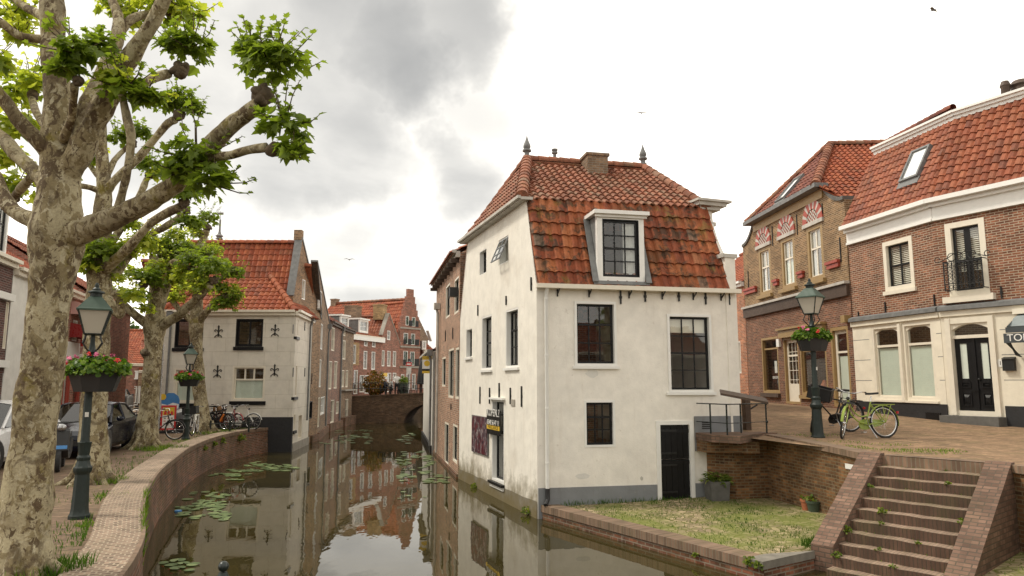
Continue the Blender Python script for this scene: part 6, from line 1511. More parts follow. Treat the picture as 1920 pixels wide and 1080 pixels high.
for W, mm in ((S1, m1), (S2, m2)):
    a, bq = mm[3], mm[2]; d = bq - a; mb.obox(a + W.N * .06 + V((0, 0, -.06)), d, -W.N * .4, V((0, 0, .11))); mb.obox(a + W.N * .13 + V((0, 0, .05)), d, -W.N * .5, V((0, 0, .09))); mb.obox(a + W.N * .2 + V((0, 0, .14)), d, -W.N * .6, V((0, 0, .07)))
mb.build('top_cornice', M['white'], sh_)
mb = MB(); fl_ = [m1[3], m1[2], m2[2], m2[2] - S2.N * 6, m1[3] - S1.N * 6]; mb.face([p + V((0, 0, .10)) for p in fl_]); mb.build('flat_roof', M['lead'], sh_)
mb = MB(); shell(mb, [Q0, Q0 - S2.N * 8, B3 - S1.N * 8, B3 + V((.5, 0, 0))], 1.5, zC); mb.face([S1.pt(.0, zC, 0), S1.pt(0.05, zT, -SB), S1.pt(0, zT, -7), S1.pt(0, zC, -7)]); mb.build('side_wall', M['brick_shop'], sh_)
up_ = (m2[3] - m2[0]); e2_ = S2.D; n2 = e2_.cross(up_).normalized(); w2_ = n2.cross(e2_); w2_ = w2_ if w2_.z > 0 else -w2_
e1_ = S1.D; n1_ = e1_.cross(m1[3] - m1[0]).normalized(); w1_ = n1_.cross(e1_); w1_ = w1_ if w1_.z > 0 else -w1_
skylight(mr, [(1707, 284), (1740, 274), (1724, 329), (1690, 340)], m1[0], (e1_, w1_))
for u, v0, v1, r in ((1886, 176, 153, .14), (1914, 165, 152, .3)):
    p = atY(u, v0, 20.5); zz_ = atY(u, v1, 20.5).z; q = MB(); q.lathe((p.x, p.y, zT + .1), [(r * 1.1, 0), (r * .85, zz_ - zT - .3), (r * 1.05, zz_ - zT - .24), (r * .7, zz_ - zT - .1)], 12); q.build('chimney_pot', M['wood_dark'], sh_, smooth=40)
# orange brick house beyond
hr, Wh, _ = house('orange_brick_house', 'orange brick house glimpsed between the white house and the yellow brick house', (9.9, 42.0), (B4.x, B4.y + .05), 2.1, 7.6, 10.6, 'brick_orange', 'tile_new', 8, 'side', [((1384, 640, 1389, 700), dict(frame='white'))], GR, gutter='white')
# dark roof behind the shop house
ra_, rb_ = atY(1640, 262, 32), atY(1786, 203, 27); rz = rb_.z
Wr = Wall((ra_.x, ra_.y), (rb_.x, rb_.y))
rb = thing('rear_house', 'house with dark brown tiled roof showing above the yellow brick house', 'house', (ra_.x, ra_.y, 2), 0, GR)
mb = MB(); zl = rz - 3.2; tiles(mb, [Wr.pt(0, zl, 2.6), Wr.pt(Wr.L, zl, 2.6), Wr.pt(Wr.L, rz, 0), Wr.pt(0, rz, 0)], .25, .33, 5); tiles(mb, [Wr.pt(Wr.L, zl, -2.6), Wr.pt(0, zl, -2.6), Wr.pt(0, rz, 0), Wr.pt(Wr.L, rz, 0)], .25, .33, 4); rr = mb.build('roof', M['tile_dark'], rb, smooth=38)
mb = MB(); ridge(mb, Wr.pt(0, rz, 0), Wr.pt(Wr.L, rz, 0), .15, .4); mb.build('ridge_tiles', M['tile_dark'], rr, smooth=40)
mb = MB(); shell(mb, [Wr.pt(0, 0, 2.5), Wr.pt(Wr.L, 0, 2.5), Wr.pt(Wr.L, 0, -2.5), Wr.pt(0, 0, -2.5), Wr.pt(0, 0, 2.5)], 1.5, zl)
mb.face([Wr.pt(Wr.L, zl, 2.5), Wr.pt(Wr.L, zl, -2.5), Wr.pt(Wr.L, rz - .1, 0)]); mb.face([Wr.pt(0, zl, -2.5), Wr.pt(0, zl, 2.5), Wr.pt(0, rz - .1, 0)]); mb.build('wall', M['brick_gold'], rb)
# ---------------------------------------------------------------- trees
LEAF = [(0, 0), (.2, -.07), (.5, .16), (.35, .29), (.54, .55), (.25, .55), (.17, .72), (0, 1.0)]
def add_leaf(mb, p, d, n, size, c, shape=LEAF, fold=.25):
    d = d.normalized(); s = d.cross(n)
    if s.length < 1e-3: s = d.orthogonal()
    s.normalize(); n = s.cross(d)
    for sg in (1, -1):
        pts = [p + d * (y * size) + s * (sg * x * size) + n * (abs(x) * size * fold - .18 * y * y * size) for x, y in shape]
        mb.face(pts if sg == 1 else pts[::-1], uv=[(0, 0)] * len(pts), c=c)
def rdir():
    while True:
        v = V((random.uniform(-1, 1), random.uniform(-1, 1), random.uniform(-1, 1)))
        if .05 < v.length < 1: return v.normalized()
def tuft(lv, tw, c, R, size=.13, N=None, sq=(1, 1, .9), dens=2.6, twigs=7):
    R *= 1.18; dens *= 1.3
    N = N or int(dens * math.pi * R * R / (.5 * size * size)); N = max(60, min(N, 620))
    for i in range(N):
        d = rdir()
        if d.z < -.45: d.z *= -.6; d.normalize()
        r = R * (random.random() ** .45) * (.72 + .36 * noise.noise(d * 2.1 + c * 3))
        p = c + V((d.x * sq[0], d.y * sq[1], d.z * sq[2])) * r
        n = (up3 * .9 + d * .5 + rdir() * .75).normalized()
        t = (d * .9 + rdir() * .7 - up3 * .35)
        t = t - n * t.dot(n)
        k = random.random()
        add_leaf(lv, p, t, n, size * random.uniform(.5, 1.18), (k, random.random(), 0))
    for i in range(twigs):
        d = (rdir() + up3 * .75).normalized(); l = R * random.uniform(1.05, 1.5); a = c + d * R * .2; b = c + d * l * .7 + rdir() * R * .08; e = c + d * l + up3 * R * .15
        tw.tube([a, b, e], [.008, .006, .004], 4, m=1)
        for j in range(4):
            q = e.lerp(b, j * .3); t = (rdir() + d * .4); n = (up3 + rdir() * .6).normalized()
            add_leaf(lv, q, t - n * t.dot(n), n, size * random.uniform(.35, .7), (.75 + .25 * random.random(), random.random(), 0))
def spline(P, n=5):
    o = []
    for i in range(len(P) - 1):
        p0, p1, p2, p3 = [P[max(0, min(len(P) - 1, i + k))] for k in (-1, 0, 1, 2)]
        for j in range(n):
            t = j / n
            o.append(tuple(.5 * ((2 * b) + (c - a) * t + (2 * a - 5 * b + 4 * c - d) * t * t + (3 * b - a - 3 * c + d) * t ** 3) for a, b, c, d in zip(p0, p1, p2, p3)))
    o.append(tuple(P[-1])); return o
def limb(mb, pts, n=10, sub=5, rough=.10):
    """pts: (x, y, z, r)"""
    S_ = spline([tuple(p) for p in pts], sub); i0 = len(mb.v)
    mb.tube([V(p[:3]) for p in S_], [p[3] for p in S_], n)
    for k, p in enumerate(S_):
        c = V(p[:3])
        for q in range(n):
            v = mb.v[i0 + k * n + q]; d = v - c; mb.v[i0 + k * n + q] = c + d * (1 + rough * 1.6 * noise.noise(v * 3.1) + rough * noise.noise(v * 9.0))
def knob(mb, c, r):
    for (o, s) in [(V((0, 0, 0)), 1.0)] + [(rdir() * r * .8, random.uniform(.3, .55)) for _ in range(9)]:
        i0 = len(mb.v); mb.ball(c + o, r * s, 12, 9, m=1)
        for i in range(i0, len(mb.v)):
            d = mb.v[i] - (c + o); mb.v[i] = c + o + d * (1 + .45 * noise.noise(mb.v[i] * 14))
def plane_tree(label, Y, trunk, limbs, tufts, group, flare=1.0, size=.13, dens=2.6, n=14, tk=.92, lk=.86):
    P = lambda u, v, r, y: (*atY(u, v, y), r * y / FPX)
    b = atY(trunk[0][0], trunk[0][1], Y)
    root = thing('plane_tree', label, 'tree', (b.x, b.y, QL), 0, group)
    tb = MB(); lv = MB()
    limb(tb, [P(u, v, r * tk, Y) for u, v, r in trunk], n, 5, .10)
    r0 = trunk[1][2] * Y / FPX
    for k in range(7):                                   # root flare
        a = k * 6.283 / 7 + .4 * random.random(); l = r0 * random.uniform(1.5, 2.3) * flare
        limb(tb, [(b.x + math.cos(a) * r0 * .55, b.y + math.sin(a) * r0 * .55, QL + r0 * 1.3, r0 * .34), (b.x + math.cos(a) * r0 * 1.05, b.y + math.sin(a) * r0 * 1.05, QL + r0 * .35, r0 * .26), (b.x + math.cos(a) * l, b.y + math.sin(a) * l, QL - .03, r0 * .12)], 7, 3, .1)
    for L in limbs:
        pts = L[0]; y0, y1 = L[1]
        Q = [P(u, v, r * lk, y0 + (y1 - y0) * i / (len(pts) - 1)) for i, (u, v, r) in enumerate(pts)]
        limb(tb, Q, 10, 5, .14)
        if len(L) > 2:
            u, v, r = L[2]; k = P(u, v, r, y1); knob(tb, V(k[:3]), k[3] * .82)
    for t in tufts:
        u, v, r, y = t[:4]; R = r * y / FPX
        tuft(lv, tb, atY(u, v, y), R, size if y > 9 or len(t) < 5 else t[4], dens=dens)
    tb.build('trunk', [M['bark'], M['knob']], root, smooth=True)
    lv.build('crown', M['leaf'], root, smooth=False)
    return root
GT = 'pollarded plane trees along the left quay'
plane_tree('thick pollarded plane tree with flaking bark, nearest on the left', 7.72,
    [(42, 1092, 54), (46, 1020, 46), (50, 950, 44), (60, 850, 41), (74, 720, 39), (88, 600, 39), (98, 520, 42), (106, 450, 49), (110, 400, 45), (112, 350, 40), (112, 310, 37), (108, 240, 28), (106, 160, 26), (102, 90, 24), (98, 0, 23), (96, -90, 20)],
    [([(112, 445, 34), (160, 432, 28), (205, 412, 25), (270, 382, 23), (330, 345, 22), (385, 285, 20), (428, 240, 18), (462, 213, 17), (488, 196, 20)], (7.72, 7.0), (493, 180, 25)),
     ([(375, 300, 12), (402, 294, 11), (430, 291, 10), (468, 281, 9.5), (500, 276, 11)], (7.1, 6.9), (514, 282, 17)),
     ([(118, 335, 30), (150, 285, 27), (191, 205, 25), (232, 130, 22), (259, 85, 19), (287, 40, 17), (315, -20, 15)], (7.72, 7.1)),
     ([(140, 300, 18), (160, 215, 18), (182, 160, 17), (214, 90, 15), (223, 40, 12), (208, -5, 10)], (7.8, 8.6)),
     ([(216, 80, 10), (240, 42, 10), (270, 28, 9), (305, 22, 10)], (8.4, 8.9), (316, 20, 15)),
     ([(100, 300, 20), (78, 272, 16), (40, 232, 15), (0, 180, 14), (-40, 140, 12)], (7.7, 7.2)),
     ([(95, 350, 20), (70, 328, 17), (32, 290, 15), (0, 256, 14), (-50, 225, 12)], (7.7, 8.4)),
     ([(85, 420, 22), (52, 410, 18), (25, 395, 16), (6, 365, 14), (-8, 330, 13), (-40, 290, 12)], (7.7, 8.0)),
     ([(98, 40, 12), (70, 25, 10), (40, 8, 9), (0, -25, 8)], (7.7, 8.1)),
     ([(98, 75, 11), (65, 72, 9.5), (35, 66, 9), (0, 42, 10), (-40, 22, 9)], (7.7, 7.4)),
     ([(120, 262, 12), (134, 225, 9), (138, 190, 8), (140, 160, 9)], (7.6, 7.0), (145, 152, 12)),
     ([(222, 150, 13), (255, 165, 10), (285, 148, 10), (315, 138, 11)], (7.3, 8.0), (338, 130, 19)),
     ([(215, 410, 12), (226, 375, 9), (238, 325, 9), (246, 262, 9), (238, 222, 9), (228, 175, 9)], (7.5, 7.2), (226, 168, 12)),
     ([(95, 250, 10), (70, 215, 8), (60, 185, 8)], (7.8, 9.0), (62, 180, 12)),
     ([(60, 330, 10), (30, 365, 9), (25, 372, 8)], (8.0, 8.8), (26, 370, 13))],
    [(500, 122, 66, 7.0), (470, 95, 38, 7.05), (540, 110, 42, 6.9), (532, 235, 52, 6.9), (545, 285, 30, 6.85), (368, 300, 58, 7.05), (395, 345, 48, 6.95), (340, 325, 36, 7.1), (358, 95, 52, 8.0), (325, 85, 34, 8.0), (148, 100, 52, 6.95), (120, 130, 30, 6.95), (190, 90, 28, 7.2), (236, 170, 46, 7.1), (270, 185, 36, 7.15), (215, 150, 28, 7.1), (300, 15, 48, 8.9), (345, 25, 40, 8.9), (215, 15, 40, 9), (250, 45, 36, 9), (22, 30, 44, 8.2), (35, 65, 26, 8.0), (60, 160, 40, 9), (25, 180, 40, 9.2), (10, 245, 40, 9), (48, 235, 32, 9), (30, 350, 40, 8.8), (12, 300, 28, 9), (-20, 120, 46, 8.2)],
    GT, size=.135, dens=2.0, n=18)
plane_tree('second pollarded plane tree, standing behind the large lantern', 14.67,
    [(170, 914, 44), (175, 880, 30), (176, 780, 25), (178, 700, 24), (182, 620, 24), (186, 540, 24), (188, 470, 22), (192, 400, 18), (195, 357, 15), (192, 300, 12), (189, 250, 11), (190, 190, 9)],
    [([(194, 368, 11), (216, 337, 9.5), (261, 295, 9), (310, 237, 8.5), (328, 225, 9)], (14.67, 14.2), (335, 216, 13)),
     ([(188, 510, 14), (215, 488, 12), (240, 465, 10), (287, 415, 9.5), (338, 388, 10)], (14.6, 13.6), (346, 380, 12)),
     ([(186, 530, 12), (225, 505, 9), (262, 452, 8), (305, 428, 7.5), (345, 402, 8)], (14.7, 15.2), (350, 396, 9)),
     ([(190, 360, 8), (170, 352, 7), (150, 348, 7), (135, 345, 7)], (14.67, 14.2), (130, 342, 10)),
     ([(196, 345, 7), (182, 328, 6), (166, 306, 6)], (14.67, 15.2), (163, 300, 8)),
     ([(196, 340, 7), (215, 300, 6), (240, 275, 6)], (14.67, 15.0), (250, 270, 9)),
     ([(192, 560, 16), (225, 590, 9), (222, 560, 8), (212, 548, 8)], (14.6, 14.2)),
     ([(200, 470, 9), (255, 380, 7), (275, 335, 7)], (14.67, 15.3), (280, 328, 9))],
    [(338, 190, 36, 14.2), (310, 200, 24, 14.2), (365, 205, 22, 14.2), (352, 365, 34, 13.6), (355, 420, 26, 15), (280, 312, 30, 15.3), (258, 250, 28, 15), (225, 262, 26, 15), (190, 475, 42, 14.3), (165, 500, 26, 14.3), (232, 470, 30, 14.8), (268, 455, 32, 14.6), (170, 300, 22, 15), (130, 335, 22, 14.2), (190, 170, 34, 14.6), (250, 555, 20, 14.3), (300, 330, 22, 15.2), (160, 465, 30, 14.6), (205, 520, 26, 14.8), (185, 560, 18, 15), (245, 425, 24, 14.9)], GT, size=.135, dens=2.3)
T3_ = plane_tree('third pollarded plane tree with a knobbly trunk beside the grey pole', 22.28,
    [(271, 846, 32), (275, 815, 22), (280, 760, 18), (285, 690, 17), (288, 640, 18), (290, 605, 21), (292, 560, 14), (291, 520, 11), (288, 480, 9)],
    [([(285, 612, 12), (258, 594, 9), (228, 566, 8), (212, 548, 8)], (22.28, 21.5), (207, 543, 9)),
     ([(296, 615, 12), (335, 590, 10), (360, 568, 9), (395, 533, 8)], (22.28, 21.3), (400, 526, 10)),
     ([(300, 580, 9), (312, 540, 8), (320, 500, 8)], (22.28, 22.8), (321, 494, 10)),
     ([(290, 500, 7), (275, 530, 6), (272, 536, 6)], (22.28, 21.5), (270, 534, 8)),
     ([(292, 520, 8), (330, 490, 7), (352, 505, 7)], (22.3, 21.6), (358, 505, 9)),
     ([(277, 665, 12), (270, 660, 9)], (22.28, 22.0), (273, 662, 8))],
    [(278, 525, 32, 21.5), (262, 555, 20, 21.5), (318, 480, 36, 22.8), (345, 470, 26, 22.6), (358, 492, 32, 21.6), (300, 460, 26, 22.5), (398, 505, 34, 21.3), (380, 540, 26, 21.3), (222, 548, 16, 21.4), (330, 445, 26, 22.8), (345, 515, 24, 21.6), (300, 505, 28, 22), (250, 515, 24, 21.6), (330, 525, 24, 22.3), (372, 525, 26, 21.5), (288, 470, 30, 22.3), (275, 580, 16, 21.6)], GT, size=.15, dens=2.2)
plane_tree('fourth pollarded plane tree, farthest, by the cream house', 29.0,
    [(384, 816, 24), (381, 795, 16), (376, 750, 13), (371, 690, 12), (368, 640, 12), (368, 605, 14), (370, 560, 10), (372, 510, 8), (373, 470, 7), (388, 432, 6.5)],
    [([(372, 605, 9), (398, 572, 7), (422, 552, 6)], (29, 28), (426, 560, 9)),
     ([(365, 605, 8), (340, 585, 6), (322, 562, 6)], (29, 28.5), (320, 560, 8)),
     ([(373, 560, 7), (402, 528, 6), (436, 512, 6)], (29, 28), (440, 508, 9)),
     ([(380, 440, 6), (388, 430, 7)], (29, 28.8), (388, 426, 9)),
     ([(374, 540, 7), (380, 515, 6)], (29, 28), (382, 508, 8))],
    [(420, 572, 28, 28), (438, 515, 24, 28), (385, 480, 26, 28), (405, 540, 22, 28), (390, 410, 22, 28.8), (365, 425, 14, 29), (440, 560, 20, 28), (330, 560, 18, 28.5), (415, 500, 24, 28), (350, 470, 26, 28.8), (400, 470, 20, 28.6), (430, 545, 20, 28), (372, 440, 20, 29), (345, 540, 20, 28.6)], GT, size=.16, dens=2.2)
# unseen trees and houses added behind the viewpoint for window reflections and less fill
for (lx, ly, lab) in ((13.5, -1.5, 'added plane tree on the right bank, unseen behind the viewpoint'), (18, -7, 'added plane tree farther back on the right bank, unseen behind the viewpoint'), (-7.5, -5.5, 'added plane tree on the left quay, unseen behind the viewpoint')):
    dup(T3_, (lx, ly, 1.5), lx, lab)
for (xa, xb, mt, lab) in ((34, 20, 'brick_dark', 'added dark brick house, unseen behind the viewpoint on the right'), (19.9, 8, 'brick_dark', 'added dark brick house, unseen behind the viewpoint, nearer the canal'), (-6, -18, 'brick_mauve', 'added mauve brick house, unseen behind the viewpoint on the left')):
    house('brick_house', lab, (xa, -17), (xb, -17), 1.6, 5.2, 7.8, mt, 'tile_dark', 8, 'side', (), 'added unseen houses behind the viewpoint')
# crown of a tree far behind the street
fb = atY(226, 715, 88); ft = thing('broad_tree', 'round green tree rising behind the far orange roofs', 'tree', (fb.x, fb.y, 1.0))
tb = MB(); limb(tb, [(fb.x, fb.y, .9, .35), (fb.x, fb.y, 4, .3), (fb.x + .3, fb.y, 7, .2), (fb.x, fb.y, 9, .08)], 8); tb.build('trunk', M['bark'], ft, smooth=True)
lv = MB(); cc = atY(224, 640, 88)
for i in range(22):
    o = rdir(); o = V((o.x * 2.3, o.y * 2.3, o.z * 2.0)); 
    for j in range(60):
        p = cc + o + rdir() * random.random() ** .5 * .8; n = (up3 + rdir()).normalized(); add_leaf(lv, p, rdir(), n, .36, (random.random(), 0, 0))
lv.build('crown', M['leaf_far'], ft)
# ---------------------------------------------------------------- street lanterns and flower boxes
def lantern(label, loc, rz, sc=1.0, sticker=True):
    t = thing('street_lamp', label, 'street lamp', loc, rz, 'old green lantern posts'); t.scale = (sc,) * 3
    q = MB(); q.lathe((0, 0, 0), [(.15, 0), (.15, .05), (.135, .07), (.125, .12), (.12, .15), (.10, .64), (.118, .67), (.13, .70), (.13, .74), (.105, .77), (.088, .84), (.095, .86), (.095, .89), (.075, .92), (.085, 1.0), (.09, 1.06), (.10, 1.11), (.07, 1.115), (.062, 1.15), (.055, 1.9), (.046, 2.36)], 10)
    q.build('post', M['lampgreen'], t, smooth=28, world=False)
    q = MB(); q.lathe((0, 0, 0), [(.046, 2.36), (.066, 2.38), (.06, 2.43), (.075, 2.46), (.05, 2.5), (.035, 2.6), (.03, 2.72)], 10); q.build('collar', M['lampgreen'], t, smooth=30, world=False)
    for k in range(4):
        a = k * math.pi / 2 + math.pi / 4; d = V((math.cos(a), math.sin(a), 0)); q = MB()
        q.tube([d * .045 + up3 * 2.46, d * .12 + up3 * 2.52, d * .18 + up3 * 2.60, d * .15 + up3 * 2.66, d * .135 + up3 * 2.73], .011, 5); q.build('scroll', M['iron'], t, smooth=50, world=False)
    zb, zt, b, tp = 2.73, 3.10, .115, .215; fr = MB(); pn = MB()
    c = [V((sx, sy, 0)) for sx, sy in ((1, 1), (-1, 1), (-1, -1), (1, -1))]
    for k in range(4):
        p0, p1 = c[k] * b + up3 * zb, c[k] * tp + up3 * zt; n0, n1 = c[(k + 1) % 4] * b + up3 * zb, c[(k + 1) % 4] * tp + up3 * zt
        fr.tube([p0, p1], .013, 4); fr.tube([p0, n0], .014, 4); fr.tube([p1, n1], .016, 4)
        pn.face([p0 * .97 + up3 * zb * .03, n0 * .97 + up3 * zb * .03, n1 * .97 + up3 * zt * .03, p1 * .97 + up3 * zt * .03])
    fr.box((0, 0, zb), (2 * b, 2 * b, .02)); la = fr.build('lantern_frame', M['blackgreen'], t, world=False)
    pn.build('panes', M['lamp_pane'], la, world=False)
    q = MB(); q.lathe((0, 0, 0), [(.335, 3.085), (.335, 3.11), (.31, 3.125), (.125, 3.30), (.10, 3.31)], 4); rf = q.build('lantern_roof', M['lamproof'], t, world=False)
    q = MB(); q.lathe((0, 0, 0), [(.085, 3.30), (.085, 3.36), (.12, 3.37), (.115, 3.39), (.06, 3.41), (.06, 3.43), (.03, 3.46), (.034, 3.49), (.012, 3.53)], 10); q.build('finial', M['lampgreen'], rf, smooth=40, world=False)
    if sticker:
        for z, w in ((1.52, .05), (2.0, .035)):
            q = MB(); q.box((0, -.058, z), (w, .012, .07)); q.build('sticker', M['cable'], t, world=False)
    return t
L1 = onZ(148, 972, QL); L2 = onZ(348, 824, QL); L3 = onZ(1534, 823, 1.72)
lantern('tall green lantern post, largest in view, in front of the second tree trunk', (L1.x, L1.y, QL), R_(28), 1.0)
lantern('smaller looking green lantern post beside the white crate bicycle', (L2.x, L2.y, QL), R_(30), .97, False)
lantern('green lantern post beside the bicycles on the right street', (L3.x, L3.y, 1.72), R_(43), 1.05, True)
ROUND = [(0, 0), (.3, .02), (.5, .3), (.48, .62), (.28, .9), (0, .97)]
def flowers(label, loc, rz, rx, ry, h, square=False, seed=1):
    random.seed(seed)
    t = thing('flower_box', label, 'flower box', loc, rz, 'geranium boxes hung on the lantern posts')
    prof = [(.70, 0), (.72, .0), (.98, h * .9), (1.05, h * .92), (1.05, h), (.94, h), (.9, h * .82)]
    n = 8; q = MB(); rings = []
    for (r, z) in prof:
        ring = []
        for k in range(n):
            a = 2 * math.pi * (k + .5) / n; x, y = math.cos(a), math.sin(a)
            if square: m = max(abs(x), abs(y)); x, y = (max(-1, min(1, x / m)), max(-1, min(1, y / m)))
            ring.append(V((x * rx * r, y * ry * r, z)))
        rings.append(ring)
    for A, B in zip(rings, rings[1:]):
        for k in range(n): q.face([A[k], A[(k + 1) % n], B[(k + 1) % n], B[k]])
    q.face(rings[0][::-1]); q.build('trough', M['plastic_black'], t, world=False)
    q = MB(); q.face(rings[-1]); q.build('soil', M['soil'], t, world=False)
    lv = MB(); N = 760
    for i in range(N):
        d = rdir(); d.z = abs(d.z); p = V((d.x * rx * 1.2, d.y * ry * 1.3, h - .05 + d.z * .24)) * 1.0
        p = V((p.x, p.y, p.z)) ; s = random.uniform(.55, 1.0); p = V((p.x * (.6 + .4 * s), p.y * (.6 + .4 * s), h - .06 + (p.z - h + .06) * s))
        if random.random() < .12: p.z -= .06
        nn = (d * .7 + up3 * .5 + rdir() * .5).normalized(); add_leaf(lv, p, rdir() + d * .3, nn, random.uniform(.045, .085), (random.random(), 0, 0), ROUND, .2)
    lv.build('foliage', M['leaf_flower'], t, world=False)
    for i in range(17 if not square else 4):
        d = rdir(); d.z = abs(d.z) * .8 + .25; d.normalize(); p = V((d.x * rx * 1.22, d.y * ry * 1.36 - .01, h + .0 + d.z * .235)); q = MB()
        for j in range(13): a = p + rdir() * .028; add_leaf(q, a, rdir(), (d + rdir() * .5).normalized(), .032, (0, 0, 0), ROUND, .1)
        q.build('blossom', M['petal_pink' if random.random() < .48 else 'petal_red'], t, world=False)
    q = MB(); q.tube([V((-rx * .5, 0, .03)), V((rx * .5, 0, .03))], .02, 5); q.build('bracket', M['iron'], t, world=False)
    return t
f1 = flowers('black flower box of red and pink geraniums on the nearest lantern post', (L1.x + .10, L1.y - .02, 2.86), R_(12), .40, .26, .34, seed=3)
flowers('dark flower box of red geraniums on the lantern post by the cream house', (L2.x, L2.y, 2.86), R_(8), .40, .26, .32, seed=4)
flowers('square sided flower box with mostly green geraniums on the right street lantern post', (L3.x, L3.y, 3.72), R_(0), .38, .2, .36, True, seed=6)
random.seed(21)
# ---------------------------------------------------------------- bicycles
def ringpts(c, r, n=28, ax='y'): return [V(c) + V((r * math.cos(6.2832 * k / n), 0, r * math.sin(6.2832 * k / n))) for k in range(n + 1)]
def wheel(parent, c, mt, steer=None, fine=True):
    n = 30 if fine else 16; T = (lambda p: p) if steer is None else steer
    q = MB(); q.tube([T(p) for p in ringpts(c, .335, n)], .021, 6, cap=False); w = q.build('wheel', M['rubber'], parent, smooth=True, world=False)
    q = MB(); q.tube([T(p) for p in ringpts(c, .305, n)], .012, 5, cap=False); q.tube([T(V(c) + V((0, -.05, 0))), T(V(c) + V((0, .05, 0)))], .022, 6)
    for k in range(18 if fine else 10):
        a = 6.2832 * k / (18 if fine else 10); q.tube([T(V(c) + V((0, .02 * (-1) ** k, 0))), T(V(c) + V((.3 * math.cos(a), 0, .3 * math.sin(a))))], .0022 if fine else .004, 3)
    q.build('rim', M[mt], w, smooth=True, world=False)
def arcpts(c, r, a0, a1, n=12): return [V(c) + V((r * math.cos(R_(a0 + (a1 - a0) * k / n)), 0, r * math.sin(R_(a0 + (a1 - a0) * k / n)))) for k in range(n + 1)]
def bicycle(label, loc, rz, frame='black', steer=0, lean=6, crate=None, rack=None, style='step', rim='chrome', fine=True, guard=None, basket=None, battery=False, group='parked bicycles', name='bicycle'):
    t = thing(name, label, 'bicycle', loc, rz, group); t.rotation_euler = (R_(lean), 0, rz)
    RW, FW_ = V((-.52, 0, .355)), V((.56, 0, .355)); BB = V((-.06, 0, .30)); ST = V((-.24, 0, .80)); HB, HT = V((.37, 0, .66)), V((.31, 0, .86))
    ax = (HT - HB).normalized(); Rm = Matrix.Rotation(R_(steer), 3, ax); T = lambda p: HB + Rm @ (V(p) - HB)
    wheel(t, RW, rim, None, fine); wheel(t, FW_, rim, T, fine)
    guard = guard or frame; n = 8 if fine else 6
    q = MB(); q.tube([BB, ST], .017, n); q.tube([HB, HT + ax * .02], .021, n)
    if style == 'step':
        q.tube(spline([tuple(HB + ax * .02), (.26, 0, .50), (.10, 0, .36), tuple(BB + V((.02, 0, .03)))], 4), .017, n); q.tube(spline([tuple(HT - ax * .02), (.20, 0, .58), (.04, 0, .48), (-.13, 0, .50)], 4), .015, n)
    elif style == 'low': q.tube(spline([tuple(HB + ax * .05), (.22, 0, .42), (.05, 0, .28), tuple(BB)], 4), .026, n)
    else: q.tube([HB + ax * .03, BB], .018, n); q.tube([HT - ax * .03, ST - V((0, 0, .06))], .016, n)
    for s in (-.055, .055): q.tube([BB + V((0, s * .6, 0)), RW + V((0, s, 0))], .011, n); q.tube([ST + V((.02, s * .3, -.06)), RW + V((0, s, 0))], .010, n)
    q.build('frame', M[frame], t, smooth=50, world=False)
    q = MB()
    for s in (-.05, .05): q.tube([T(HB + V((0, s * .7, -.02))), T(HB.lerp(FW_, .55) + V((.0, s, 0))), T(FW_ + V((0, s, 0)))], .012, n)
    q.build('fork', M[frame], t, smooth=50, world=False)
    for nm, c, a0, a1, tr in (('mudguard', RW, 30, 195, lambda p: p), ('mudguard', FW_, 10, 150, T)):
        q = MB(); pts = arcpts(c, .368, a0, a1, 14)
        for a, b in zip(pts, pts[1:]):
            o = [(-.03, -.012), (-.018, .003), (.018, .003), (.03, -.012)]; ra, rb_ = (a - c).normalized(), (b - c).normalized()
            for (y0, h0), (y1, h1) in zip(o, o[1:]): q.face([tr(a + V((0, y0, 0)) + ra * h0), tr(b + V((0, y0, 0)) + rb_ * h0), tr(b + V((0, y1, 0)) + rb_ * h1), tr(a + V((0, y1, 0)) + ra * h1)])
        q.build(nm, M[guard], t, smooth=True, world=False)
    q = MB(); q.tube([ST, ST + V((-.03, 0, .12))], .013, n); q.build('seat_post', M['chrome'], t, smooth=50, world=False)
    q = MB(); sc = ST + V((-.05, 0, .15)); q.prism([sc + V(p) for p in ((.15, .02, 0), (.15, -.02, 0), (.0, -.045, 0), (-.10, -.10, .01), (-.13, -.06, .01), (-.13, .06, .01), (-.10, .10, .01), (0, .045, 0))], (0, 0, .045)); q.build('saddle', M['plastic_black'], t, world=False)
    q = MB(); top = HT + ax * .14
    q.tube([T(p) for p in spline([(-.02 + top.x - .16, .29, top.z + .05), (top.x - .02, .24, top.z + .06), (top.x + .05, .1, top.z + .01), tuple(top), (top.x + .05, -.1, top.z + .01), (top.x - .02, -.24, top.z + .06), (top.x - .18, -.29, top.z + .05)], 3)], .011, n); q.tube([T(HT), T(top)], .013, n)
    hb = q.build('handlebar', M['chrome'], t, smooth=50, world=False)
    for s in (-.29, .29):
        q = MB(); q.tube([T((top.x - .17, s, top.z + .05)), T((top.x - .29, s * 1.03, top.z + .045))], .017, 6); q.build('grip', M['plastic_black'], hb, smooth=50, world=False)
    q = MB(); q.ball(T((HT.x + .07, 0, HT.z + .02)), .04, 8, 6); q.build('headlight', M['plastic_black'], t, smooth=True, world=False)
    q = MB(); q.box((RW.x - .37, 0, .56), (.03, .05, .05)); q.build('rear_light', M['redlight'], t, world=False)
    q = MB(); c_ = [(BB.x + .13, .04, BB.z), (BB.x + .08, .04, BB.z + .10), (BB.x - .03, .04, BB.z + .12), (RW.x - .02, .04, RW.z + .05), (RW.x - .06, .04, RW.z), (RW.x, .04, RW.z - .06), (BB.x - .02, .04, BB.z - .11), (BB.x + .09, .04, BB.z - .09)]
    q.prism([V((x, -.075, z)) for x, y, z in c_], (0, .025, 0)); q.build('chain_case', M[guard], t, world=False)
    q = MB()
